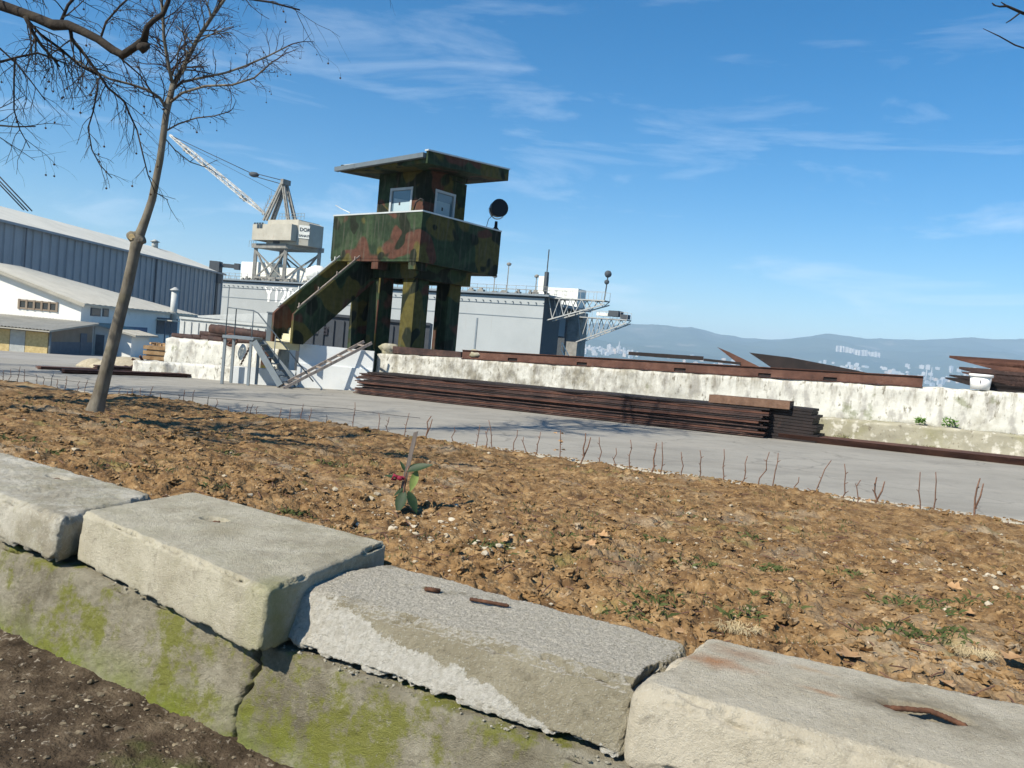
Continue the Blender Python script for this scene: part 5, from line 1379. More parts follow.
for j in range(NR):
    for i in range(NA):
        a = j * (NA + 1) + i; q = (a, a + NA + 1, a + NA + 2, a + 1)
        if all(ok[k] for k in q): mb.f.append(q[::-1]); mb.sm.append(True)
# drop unused verts
used = sorted({k for f in mb.f for k in f}); mp_ = {k: i for i, k in enumerate(used)}
mb.v = [mb.v[k] for k in used]; mb.f = [tuple(mp_[k] for k in f) for f in mb.f]
struct(mb, 'planting_bed_soil', 'soil')

rcx = random.Random(77)
def scatter(n, tmin, tmax, near_bias=1.0, azr=(-38, 37)):
    """random points of the bed, denser near the camera"""
    out = []
    while len(out) < n:
        a = rad(rcx.uniform(*azr)); r = 2.2 * (18 / 2.2) ** (rcx.random() ** near_bias)
        x, y = r * math.sin(a), r * math.cos(a); s, t = st(x, y)
        if tmin < t < tmax: out.append((x, y, s, t, r))
    return out
mb = MB()
for (x, y, s, t, r) in scatter(20000, 2.92, T_ED - .15):
    k = rcx.random() ** 6; sz = (.003 + .014 * k) * (1 + r * .05)
    z = bed_h(s, t)
    mb.blob((x, y, z + sz * .15), (sz * rcx.uniform(.8, 1.5), sz * rcx.uniform(.8, 1.3), sz * rcx.uniform(.5, .9)), rcx.uniform(0, 50), .9, 1 if sz < .008 else 2, False)
for (x, y, s, t, r) in scatter(480, 2.95, T_ED - .3):      # broken lumps half sunk in the earth
    sz = rcx.uniform(.012, .034) * (1 + r * .04); z = bed_h(s, t); vs, fs = ICO[3]; sd0 = rcx.uniform(0, 90); cx_ = Vector((x, y, z + sz * .1)); ky = rcx.uniform(.6, 1.2)
    rm_ = Matrix.Rotation(rcx.uniform(0, 3), 3, 'Z')
    mb.add([cx_ + rm_ @ (Vector((q.x * sz * 1.2, q.y * sz * ky, q.z * sz * .7)) * (1 + .75 * fbm((q.x, q.y, q.z), 1.2, 5, sd0, .5))) for q in vs], fs, False)
tag(mb.build('soil_clods', 'clod', origin=(0, 0, 0)), 'loose brown clods of earth covering the planting bed', 'earth clods', kind='stuff')
mb = MB(); pc = [(-.42, 4.9, .5), (-.2, 4.3, .35), (-1.0, 5.6, .8), (3.0, 5.5, .5)]
for (x, y, s, t, r) in scatter(900, 2.95, T_ED - .15):
    k = rcx.random() ** 5; sz = (.003 + .015 * k) * (1 + r * .05)
    if rcx.random() < .45:
        c = rcx.choice(pc); x = c[0] + rcx.gauss(0, c[2] * .5); y = c[1] + rcx.gauss(0, c[2] * .6); s, t = st(x, y)
        if t < 2.95: continue
    mb.blob((x, y, bed_h(s, t) + sz * .3), (sz * 1.3, sz, sz * .7), rcx.uniform(0, 50), .7, 1, False, Matrix.Rotation(rcx.uniform(0, 3), 3, 'Z'))
tag(mb.build('pebbles', 'pebble', origin=(0, 0, 0)), 'pale stones and chips scattered over the brown soil', 'pebbles', kind='stuff')
mbk = MB()
for _ in range(1500):
    s = rcx.uniform(-16, 4); t = T_ED - .1 + abs(rcx.gauss(0, .16)); p = ST(s, t); sz = rcx.uniform(.006, .02)
    mbk.blob((p.x, p.y, gz(p.x, p.y) + (.052 if t < T_ED + .12 else .014) + sz * .2), (sz * 1.3, sz, sz * .6), rcx.uniform(0, 50), .8, 1)
tag(mbk.build('spilled_earth', 'clod', origin=(0, 0, 0)), 'crumbs of earth spilled from the bed over the kerb onto the road', 'earth crumbs', kind='stuff')
# twiggy debris
mb = MB()
for (x, y, s, t, r) in scatter(700, 2.95, T_ED - .2):
    ln = rcx.uniform(.015, .08); a = rcx.uniform(0, 6.3); z = bed_h(s, t) + .006
    d = Vector((math.cos(a), math.sin(a), rcx.uniform(-.2, .35))) * ln
    p = Vector((x, y, z)); mb.tube([p - d, p + d * .1 + Vector((rcx.uniform(-.005, .005), 0, .004)), p + d], .0018 + .0003 * r, 4, False)
tag(mb.build('twig_litter', 'twig', origin=(0, 0, 0)), 'thin broken twigs littering the soil', 'twigs', kind='stuff')
# grass
mbg = MB()
tufts = [(500, 548), (565, 541), (690, 568), (655, 540), (895, 632), (950, 640), (930, 605), (700, 565), (750, 538), (890, 605), (215, 488), (300, 515), (150, 470), (60, 450), (330, 465), (480, 545), (1015, 600), (968, 605), (845, 573), (690, 520), (230, 455), (20, 440), (400, 455), (880, 635), (940, 632), (770, 570), (780, 600), (660, 600), (740, 620), (635, 610)]
for (px, py) in tufts:
    p = on(px, py, .42); s, t = st(p.x, p.y)
    for _ in range(3):
        z = bed_h(s, t); p = on(px, py, z); s, t = st(p.x, p.y)
    if t < 2.9: continue
    R_ = rcx.uniform(.05, .13); n = int(rcx.uniform(30, 75))
    for _ in range(n):
        a = rcx.uniform(0, 6.3); q = rcx.random() ** .5 * R_; x, y = p.x + math.cos(a) * q * 1.4, p.y + math.sin(a) * q; s2_, t2_ = st(x, y)
        z = bed_h(s2_, t2_) - .004; h = rcx.uniform(.02, .055); b0 = Vector((x, y, z)); d = Vector((rcx.gauss(0, .5), rcx.gauss(0, .5), 1)).normalized() * h; w = Vector((math.cos(a * 3), math.sin(a * 3), 0)) * .0010
        mbg.add([b0 - w, b0 + w, b0 + d * .6 + w * .8 + Vector((0, 0, .002)), b0 + d + Vector((d.x, d.y, -.2 * h)) * .8], [(0, 1, 2, 3)])
for (x, y, s, t, r) in scatter(1500, 2.95, T_ED - .4):
    if noise.noise(Vector((x * .8, y * .8, 4))) < .12: continue
    for _ in range(5):
        x2, y2 = x + rcx.gauss(0, .03), y + rcx.gauss(0, .03); s2_, t2_ = st(x2, y2); z = bed_h(s2_, t2_) - .003; h = rcx.uniform(.01, .03) * (1 + r * .05)
        b0 = Vector((x2, y2, z)); d = Vector((rcx.gauss(0, .5), rcx.gauss(0, .5), 1)).normalized() * h; w = Vector((.002 + .0004 * r, .001, 0))
        mbg.add([b0 - w, b0 + w, b0 + d + w * .2], [(0, 1, 2)])
tag(mbg.build('grass', 'grass', origin=(0, 0, 0)), 'sparse short green grass sprouting in patches on the soil', 'grass', kind='stuff')
# dry grass tufts
for k, (px, py, lab) in enumerate(((905, 655, 'largest straw-coloured dry grass tuft behind the rightmost concrete block'), (975, 655, 'small dry grass tuft right of the largest one'), (738, 630, 'dry grass tuft behind the left end of the rightmost concrete block'))):
    p = on(px, py, .5); s, t = st(p.x, p.y); z = bed_h(s, t); p = on(px, py, z); mb = MB()
    for _ in range(150):
        a = rcx.uniform(0, 6.3); q = rcx.random() * .05; b0 = Vector((p.x + math.cos(a) * q * 1.6, p.y + math.sin(a) * q, z - .005))
        a2 = a + rcx.gauss(0, .6); ln = rcx.uniform(.03, .075) * (1 if k == 0 else .7)
        pts = [b0, b0 + Vector((math.cos(a2) * ln * .4, math.sin(a2) * ln * .4, ln * .6)), b0 + Vector((math.cos(a2) * ln, math.sin(a2) * ln, ln * rcx.uniform(.1, .6)))]
        mb.tube(pts, [.0013, .001, .0005], 3, False)
    tag(mb.build('dry_grass_tuft', 'drygrass'), lab, 'dry grass')
# dead leaves
def leaf_mesh(mb, c, L_, rot, curl, seed, pal=0):
    n = 9; pts = []
    outline = [(0, 0), (.25, .12), (.42, .42), (.62, .22), (.78, .30), (1, 0), (.78, -.30), (.62, -.22), (.42, -.42), (.25, -.12)]
    R_ = Matrix.Rotation(rot, 3, 'Z') @ Matrix.Rotation(rcx.uniform(-.5, .5), 3, 'X')
    vs = [Vector((.5 * L_, 0, curl * L_ * .05))]
    for (u, v) in outline: vs.append(Vector((u * L_, v * L_ * 1.05, curl * L_ * (abs(v) * 1.1 + (u - .5) ** 2 * .8))))
    vs = [Vector(c) + R_ @ (q - Vector((.5 * L_, 0, 0))) for q in vs]
    m_ = len(outline)
    mb.add(vs, [(0, 1 + i, 1 + (i + 1) % m_) for i in range(m_)], True)
named = [(850, 657, .085, 'largest curled dead leaf lying beside the rightmost concrete block'), (868, 652, .06, 'smaller dead leaf overlapping the largest curled leaf'), (835, 652, .05, 'dead leaf tucked left of the largest curled leaf'), (1012, 660, .09, 'big tan dead leaf at the right edge of the picture on the soil')]
for (px, py, L_, lab) in named:
    p = on(px, py, .5); s, t = st(p.x, p.y); z = bed_h(s, t) + .02; p = on(px, py, z); s, t = st(p.x, p.y); z = bed_h(s, t) + .026; p = on(px, py, z); mb = MB(); leaf_mesh(mb, p, L_ * 1.2, rcx.uniform(0, 6), .55, 1); tag(mb.build('dead_leaf', 'leaf_dead'), lab, 'dead leaf', 'dead leaves on the soil')
for (x, y, s, t, r) in scatter(45, 2.95, T_ED - .3):
    mb = MB(); leaf_mesh(mb, (x, y, bed_h(s, t) + .014), rcx.uniform(.035, .075) * (1 + r * .03), rcx.uniform(0, 6), rcx.uniform(.2, .8), 1)
    tag(mb.build('dead_leaf', 'leaf_dead'), 'dead brown leaf on the soil, %s' % ('close behind the concrete blocks, right of the stake' if t < 4.5 and x > -.5 else 'close behind the concrete blocks, left of the stake' if t < 4.5 else 'near the hedge twigs by the road' if t > 8.5 else 'out in the middle of the bed'), 'dead leaf', 'scattered dead leaves on the soil')

def ordinal(n):
    one = ['zeroth', 'first', 'second', 'third', 'fourth', 'fifth', 'sixth', 'seventh', 'eighth', 'ninth', 'tenth', 'eleventh', 'twelfth', 'thirteenth', 'fourteenth', 'fifteenth', 'sixteenth', 'seventeenth', 'eighteenth', 'nineteenth']
    if n < 20: return one[n]
    ten = {2: 'twent', 3: 'thirt', 4: 'fort'}[n // 10]
    return ten + 'ieth' if n % 10 == 0 else ten + 'y-' + one[n % 10]
# ---------------------------------------------------------------- hedge twigs along the kerb
def twig(mb, p, h, lean, r, seed, fork=False):
    rr = random.Random(seed); pts = [Vector(p)]; n = 5
    for k in range(1, n + 1):
        u = k / n; pts.append(Vector(p) + Vector((lean * u + rr.gauss(0, .012), rr.gauss(0, .01), h * u)))
    mb.tube(pts, [r * (1 - .45 * k / n) for k in range(n + 1)], 5)
    for k in (2, 3, 4):
        if rr.random() < .7:
            d = Vector((rr.choice([-1, 1]) * rr.uniform(.015, .04), rr.gauss(0, .02), rr.uniform(.01, .04))); mb.tube([pts[k], pts[k] + d], [r * .6, r * .4], 4)
    if fork:
        b = pts[2]; mb.tube([b, b + Vector((.05, 0, h * .25)), b + Vector((.075, .01, h * .5))], [r * .8, r * .7, r * .5], 5)
hedge = [(920, 518, 472, 0, 0), (934, 516, 472, 2, 0), (974, 524, 476, 2, 1), (873, 508, 477, 3, 1), (857, 503, 480, 3, 0), (842, 505, 464, 3, 0), (809, 497, 455, 22, 0), (794, 494, 477, 5, 0), (770, 491, 453, 8, 0), (757, 490, 452, 12, 0), (739, 487, 456, 8, 0), (722, 485, 446, 3, 0), (699, 483, 450, 2, 0), (683, 480, 452, -1, 0), (661, 478, 442, 3, 0), (650, 478, 443, 6, 0), (629, 470, 440, 2, 0), (614, 472, 448, 2, 0), (600, 468, 437, 0, 0), (581, 465, 433, 4, 1), (560, 462, 430, 1, 0), (535, 456, 432, 6, 0), (526, 455, 437, -2, 0), (511, 452, 430, 7, 0), (494, 448, 420, -4, 0), (487, 446, 428, 0, 0), (474, 446, 425, 7, 0), (453, 446, 427, 1, 0), (424, 440, 416, 6, 1), (404, 434, 413, 5, 0), (385, 434, 417, 4, 0), (378, 434, 413, 1, 0), (353, 430, 402, 2, 0), (325, 428, 415, 2, 0), (307, 424, 408, 4, 0), (299, 424, 404, 5, 0), (287, 422, 408, 4, 0), (279, 422, 408, 2, 0), (257, 420, 406, 0, 0), (249, 418, 404, 3, 0), (243, 418, 404, 5, 0), (229, 416, 406, 0, 0), (215, 415, 399, 1, 0), (206, 413, 396, 3, 0), (190, 411, 390, 4, 0), (183, 410, 390, 1, 0), (177, 410, 394, 2, 0), (160, 407, 393, 1, 0), (147, 405, 386, 6, 0), (139, 405, 388, 2, 0), (131, 404, 388, 2, 0), (124, 403, 391, 3, 0), (117, 402, 388, 3, 0), (83, 396, 380, 5, 0), (76, 395, 381, 3, 0), (65, 394, 376, 2, 0), (57, 392, 379, 0, 0), (43, 389, 376, 1, 0), (50, 390, 374, 3, 0), (36, 388, 374, 1, 0), (24, 386, 369, 1, 0), (18, 385, 366, 1, 0), (9, 384, 369, 2, 0), (3, 383, 370, 1, 0)]
def twig_xy(px, py):
    # on the line of the hedge, just inside the kerb
    r = ray(px, py); t = (T_ED - .38) / (r.x * NX + r.y * NY)
    return r.x * t, r.y * t
tops = []
for k, (px, pb, pt_, ln, fk) in enumerate(hedge):
    x, y = twig_xy(px, pb); s, t = st(x, y); zb_ = bed_h(s, t)
    yt = y; top = at(px + ln, pt_, yt); h = max(.12, top.z - zb_); h = min(h, .6)
    leanx = (top.x - x)
    mb = MB(); twig(mb, (x, y, zb_ - .03), h + .03, leanx,   .010 + .005 * (fk or px in (650, 581)), k * 7 + 1, fk)
    kr = sum(1 for q in hedge if q[0] > px) + 1; kl = len(hedge) + 1 - kr
    lab = 'bare hedge twig between soil and road, %s from the %s end of the row' % ((ordinal(kr), 'right') if kr <= kl else (ordinal(kl), 'left'))
    g = 'pruned twigs of the young hedge along the road'
    sp = {920: 'thin straight twig, left of the close pair near the right end of the hedge', 934: 'knobbly thin twig, right of the close pair near the right end of the hedge', 974: 'forked thick twig, last of the hedge row at the right', 873: 'double-stemmed thick short twig of the hedge row left of the last pair', 809: 'most slanted twig of the hedge, leaning right in front of the girder', 581: 'thick forked brown twig right of the leafy twig in the hedge row', 560: 'twig of the hedge row bearing dry reddish leaves', 353: 'tall straight rod of the hedge in front of the left end of the sheet stack'}.get(px)
    o = mb.build('hedge_twig', 'twig', origin=(x, y, zb_)); tag(o, sp or lab, 'hedge twig', g)
    if px == 560:
        m2 = MB()
        for q in range(7): leaf_mesh(m2, (x + rcx.uniform(-.12, .08), y, zb_ + h * rcx.uniform(.35, 1.02)), .085, rcx.uniform(0, 6), .6, 1)
        m2.build('dry_leaves', 'leaf_dead', o)
    tops.append((x, y, zb_ + h * .72))
# thin wire strung along the left part of the row
wl_ = [(-40, 368), (30, 376), (90, 383), (160, 393.5), (260, 401.5), (345, 408.5), (420, 418)]
pts = []
for px, py in wl_:
    x, y = twig_xy(px, py); pts.append(at(px, py, y))
mb = MB()
for a, b_ in zip(pts, pts[1:]):
    mb.tube([a.lerp(b_, u / 4) + Vector((0, 0, -.012 * math.sin(math.pi * u / 4))) for u in range(5)], .006, 4)
tag(mb.build('wire', 'cable'), 'thin dark wire strung along the left half of the hedge row', 'wire')

# ---------------------------------------------------------------- stake and sapling
sp = on(397, 511, .36)
for _ in range(6):
    s, t = st(sp.x, sp.y); sp = on(397, 511, bed_h(s, t))
tp = at(416, 431, sp.y + .02)
root = tag(MB().hexa([sp + Vector((-.018, -.01, -.05)), sp + Vector((.012, -.01, -.05)), sp + Vector((.012, .012, -.05)), sp + Vector((-.018, .012, -.05)),
              tp + Vector((-.014, -.01, -.012)), tp + Vector((.014, -.01, 0)), tp + Vector((.014, .012, 0)), tp + Vector((-.014, .012, -.012))]).build('wooden_stake', 'stakewood'),
     'flat grey wooden stake leaning right in the middle of the soil bed', 'stake')
def atS(px, py): return at(px, py, sp.y - .02)
rb = MB(); c = atS(400, 478); ringpts = [c + Vector((math.cos(a) * .028, math.sin(a) * .03 + .02, .004 * math.sin(3 * a))) for a in [i * math.pi / 6 for i in range(13)]]
rb.tube(ringpts, .009, 6); rb.tube([c + Vector((-.005, -.01, 0)), c + Vector((-.04, -.02, .02)), c + Vector((-.05, -.02, -.01)), c + Vector((-.02, -.015, -.012))], [.009, .012, .010, .006], 6)
rb.blob(c + Vector((.0, -.014, 0)), (.02, .012, .016), 5, .5, 2, True)
tag(rb.build('ribbon', 'ribbon'), 'red ribbon tied round the leaning wooden stake', 'ribbon')
sg_ = empty('sapling', sp + Vector((.03, -.02, 0)), 'small sapling with dark glossy leaves tied to the wooden stake', 'sapling')
MB().tube([sp + Vector((.02, -.02, -.02)), atS(404, 490), atS(406, 474), atS(409, 466)], [.006, .006, .005, .004], 6).build('stem', 'twig', sg_)
def big_leaf(base, tip, w, mat, nrm=(0, -1, .3), droop=.15):
    base = Vector(base); tip = Vector(tip); d = tip - base; n_ = Vector(nrm).normalized(); sd_ = d.normalized().cross(n_).normalized(); mb = MB(); K = 10; o = 0
    for k in range(K + 1):
        u = k / K; ww = w * math.sin(math.pi * min(1, u ** .8 * .97 + .02)) ; c = base + d * u - n_ * droop * d.length * (u * u) * .3
        mb.v += [c - sd_ * ww + n_ * ww * .35, c.copy(), c + sd_ * ww + n_ * ww * .35]
    for k in range(K):
        a = 3 * k; mb.f += [(a, a + 3, a + 4, a + 1), (a + 1, a + 4, a + 5, a + 2)]; mb.sm += [True, True]
    return mb.build('leaf', mat, sg_)
Z_ = Vector((0, -.05, 0))
big_leaf(atS(406, 471), atS(434, 463) + Z_, .030, 'leaf_green', (0, -.8, .8))
big_leaf(atS(407, 472) + Vector((0, .03, 0)), atS(419, 468) + Vector((.01, .12, .02)), .026, 'leaf_green', (0, -.6, .8))
big_leaf(atS(417, 470), atS(411, 491) + Z_, .028, 'leaf_lime', (.2, -1, .1))
big_leaf(atS(405, 491), atS(398, 512) + Z_, .040, 'leaf_green', (-.3, -1, .2))
big_leaf(atS(408, 491), atS(418, 512) + Z_, .032, 'leaf_green', (.5, -1, .3))
big_leaf(atS(397, 478), atS(383, 476) - Z_, .016, 'leaf_green', (0, -.5, .8))
big_leaf(atS(406, 474) + Vector((0, .02, 0)), atS(398, 462) + Vector((0, .09, 0)), .014, 'leaf_green', (.2, -.6, .7))
big_leaf(atS(405, 488), atS(392, 497) + Vector((0, .04, 0)), .016, 'leaf_green', (-.4, -.7, .6))

# ================================================================== CONCRETE BLOCKS
def concrete_mat(name, base, light, stain, moss=0.0, mossc=(.23, .25, .05), grit=0.0, whitewash=None, dots=.5, low_moss=0.0, brown=0.0, zlo=0, zhi=.3, rustspots=0.0, spots=()):
    m, nt, b = new_mat(name); n = nt.nodes.new; l = nt.links.new
    tc = n('ShaderNodeTexCoord')
    def tex(sc_, det=8, rgh=.62, loc=(0, 0, 0), scl=(1, 1, 1)):
        mp = n('ShaderNodeMapping'); mp.inputs['Location'].default_value = loc; mp.inputs['Scale'].default_value = scl
        t = n('ShaderNodeTexNoise'); t.inputs['Scale'].default_value = sc_; t.inputs['Detail'].default_value = det; t.inputs['Roughness'].default_value = rgh
        l(tc.outputs['Object'], mp.inputs[0]); l(mp.outputs[0], t.inputs['Vector']); return t.outputs['Fac']
    def mix(fac, c1, c2):
        x = n('ShaderNodeMixRGB'); l(fac, x.inputs[0])
        if hasattr(c1, 'default_value') or hasattr(c1, 'links'): l(c1, x.inputs[1])
        else: x.inputs[1].default_value = (*c1, 1)
        if hasattr(c2, 'links'): l(c2, x.inputs[2])
        else: x.inputs[2].default_value = (*c2, 1)
        return x.outputs[0]
    def rp_(f, a, c, hi=1.0, lo=0.0):
        r = ramp(nt, [(a, lo), (c, hi)]); l(f, r.inputs[0]); return r.outputs[0]
    colr = mix(rp_(tex(5), .35, .65), base, light)
    colr = mix(rp_(tex(2.2, 9, .7, (4, 2, 1)), .50, .66, .85), colr, stain)
    if brown: colr = mix(rp_(tex(3.0, 9, .7, (9, 5, 3)), .50, .60, brown), colr, (.27, .235, .155))
    colr = mix(rp_(tex(60, 4, .6, (1, 9, 3)), .60, .70, .5), colr, (.20, .19, .165))
    colr = mix(rp_(tex(150, 3, .6, (7, 1, 2)), .60, .70, .55 if not grit else .8) if dots else rp_(tex(150, 3, .6, (7, 1, 2)), .70, .78, .25), colr, (.60, .59, .53))
    colr = mix(rp_(tex(17, 10, .78, (11, 2, 5)), .54, .64, .55), colr, tuple(c * .62 for c in base)); colr = mix(rp_(tex(24, 10, .78, (1, 12, 5)), .56, .66, .5), colr, tuple(min(.62, c * 1.30) for c in light))
    if whitewash:      # brown patch above a diagonal white band on the face
        s0_, s1_, h_ = whitewash
        dt = n('ShaderNodeVectorMath'); dt.operation = 'DOT_PRODUCT'; l(tc.outputs['Object'], dt.inputs[0])
        L_ = s1_ - s0_; dt.inputs[1].default_value = (.8688 * .9 / L_, -.4952 * .9 / L_, 1 / h_)
        ad_ = n('ShaderNodeMath'); ad_.operation = 'ADD'; l(dt.outputs['Value'], ad_.inputs[0]); ad_.inputs[1].default_value = -.9 * s0_ / L_ - .95 - .5
        nn = n('ShaderNodeMath'); nn.operation = 'ADD'; l(ad_.outputs[0], nn.inputs[0]); l(tex(6, 12, .75, (1, 1, 1)), nn.inputs[1])
        colr = mix(rp_(nn.outputs[0], -.05, .03, 1.0, .0), mix(rp_(tex(45, 6, .75, (3, 3, 3)), .36, .60), (.50, .475, .40), (.70, .68, .61)), colr)
    if grit:          # gravelly grey upward faces
        ge = n('ShaderNodeNewGeometry'); sz_ = n('ShaderNodeSeparateXYZ'); l(ge.outputs['True Normal'], sz_.inputs[0])
        up = rp_(sz_.outputs[2], .72, .86)
        g1 = mix(rp_(tex(100, 4, .7, (2, 2, 2)), .36, .62), (.36, .335, .265), (.66, .62, .53)); g1 = mix(rp_(tex(3.2, 8, .7, (8, 1, 4)), .54, .62, .75), g1, (.24, .215, .155))
        x_ = n('ShaderNodeMixRGB'); l(up, x_.inputs[0]); l(colr, x_.inputs[1]); l(g1, x_.inputs[2]); colr = x_.outputs[0]
    if moss: colr = mix(rp_(tex(3.6, 12, .76, (2, 7, 5)), .49, .57, moss), colr, mossc)
    if low_moss:
        sp = n('ShaderNodeSeparateXYZ'); l(tc.outputs['Object'], sp.inputs[0])
        mr_ = n('ShaderNodeMapRange'); mr_.inputs[1].default_value = zlo; mr_.inputs[2].default_value = zhi; mr_.inputs[3].default_value = low_moss; mr_.inputs[4].default_value = 0
        l(sp.outputs[2], mr_.inputs[0]); mu = n('ShaderNodeMath'); mu.operation = 'MULTIPLY'; l(mr_.outputs[0], mu.inputs[0]); l(rp_(tex(4.5, 8, .7, (5, 5, 8)), .38, .60), mu.inputs[1])
        colr = mix(mu.outputs[0], colr, (.22, .275, .03))
    if rustspots: colr = mix(rp_(tex(4.2, 8, .7, (3, 3, 6)), .655, .70, rustspots), colr, (.40, .20, .09))
    for (cx_, cy_, rx_, ry_, cc_, am_) in spots:
        mp_ = n('ShaderNodeMapping'); mp_.vector_type = 'TEXTURE'; mp_.inputs['Location'].default_value = (cx_, cy_, 0); mp_.inputs['Rotation'].default_value = (0, 0, -.5); mp_.inputs['Scale'].default_value = (rx_, ry_, 1e3)
        l(tc.outputs['Object'], mp_.inputs[0]); ln_ = n('ShaderNodeVectorMath'); ln_.operation = 'LENGTH'; l(mp_.outputs[0], ln_.inputs[0])
        a_ = n('ShaderNodeMath'); a_.operation = 'MULTIPLY_ADD'; l(tex(14, 8, .7, (cx_, 1, 2)), a_.inputs[0]); a_.inputs[1].default_value = 2.4; l(ln_.outputs['Value'], a_.inputs[2])
        r_ = ramp(nt, [(.35, am_), (.85, 0)]); h_ = n('ShaderNodeMath'); h_.operation = 'MULTIPLY'; h_.inputs[1].default_value = .32; l(a_.outputs[0], h_.inputs[0]); l(h_.outputs[0], r_.inputs[0])
        colr = mix(r_.outputs[0], colr, cc_)
    if low_moss: colr = mix(rp_(tex(28, 8, .75, (6, 2, 7)), .60, .68, .5), colr, (.09, .08, .05)); colr = mix(rp_(tex(40, 8, .75, (1, 2, 3)), .60, .68, .6), colr, (.42, .40, .33))
    l(colr, b.inputs['Base Color']); b.inputs['Roughness'].default_value = .95; b.inputs['Specular IOR Level'].default_value = .15
    bp = n('ShaderNodeBump'); bp.inputs['Strength'].default_value = (1.0 if low_moss else .8) if not grit else 1.0; bp.inputs['Distance'].default_value = .011 + .006 * grit + (.004 if low_moss else 0)
    ad = n('ShaderNodeMath'); ad.operation = 'ADD'; l(tex(190, 4, .75), ad.inputs[0]); l(tex(75, 6, .75, (2, 5, 1)), ad.inputs[1]); l(ad.outputs[0], bp.inputs['Height']); l(bp.outputs[0], b.inputs['Normal'])
    return m
def rel(px, py, z, o): v = on(px, py, z); return (v.x - o[0], v.y - o[1])
o4 = (1.1, 2.3)
SP4 = [(*rel(715, 663, .64, o4), .12, .045, (.33, .17, .085), 1.0), (*rel(742, 656, .64, o4), .10, .05, (.30, .19, .12), .7), (*rel(812, 672, .64, o4), .07, .02, (.36, .24, .13), .7),
       (*rel(822, 694, .64, o4), .06, .015, (.36, .20, .10), .8), (*rel(925, 712, .64, o4), .22, .11, (.17, .145, .095), .9), (*rel(885, 705, .64, o4), .07, .04, (.11, .085, .055), .8)]
MT['conc_a'] = concrete_mat('block_concrete_smooth', (.36, .33, .25), (.47, .44, .345), (.25, .225, .165), moss=.15, mossc=(.24, .23, .12), spots=[(.45, -.74, .13, .10, (.20, .205, .07), .8), (-.03, -.02, .11, .09, (.27, .24, .15), .6)])
MT['conc_b'] = concrete_mat('block_concrete_white', (.33, .305, .24), (.50, .48, .41), (.24, .215, .155), moss=.25, mossc=(.24, .23, .12))
MT['conc_c'] = concrete_mat('block_concrete_rough', (.32, .285, .195), (.43, .39, .285), (.25, .22, .15), grit=1, brown=.0, whitewash=(-.82, .59, .20))
MT['conc_d'] = concrete_mat('block_concrete_fine', (.40, .36, .275), (.49, .45, .36), (.34, .305, .23), rustspots=.0, spots=SP4)
MT['conc_low'] = concrete_mat('mossy_footing', (.26, .235, .165), (.42, .39, .30), (.16, .14, .095), moss=.9, mossc=(.215, .225, .045), low_moss=.9, zlo=-.02, zhi=.21, brown=.0, dots=0)

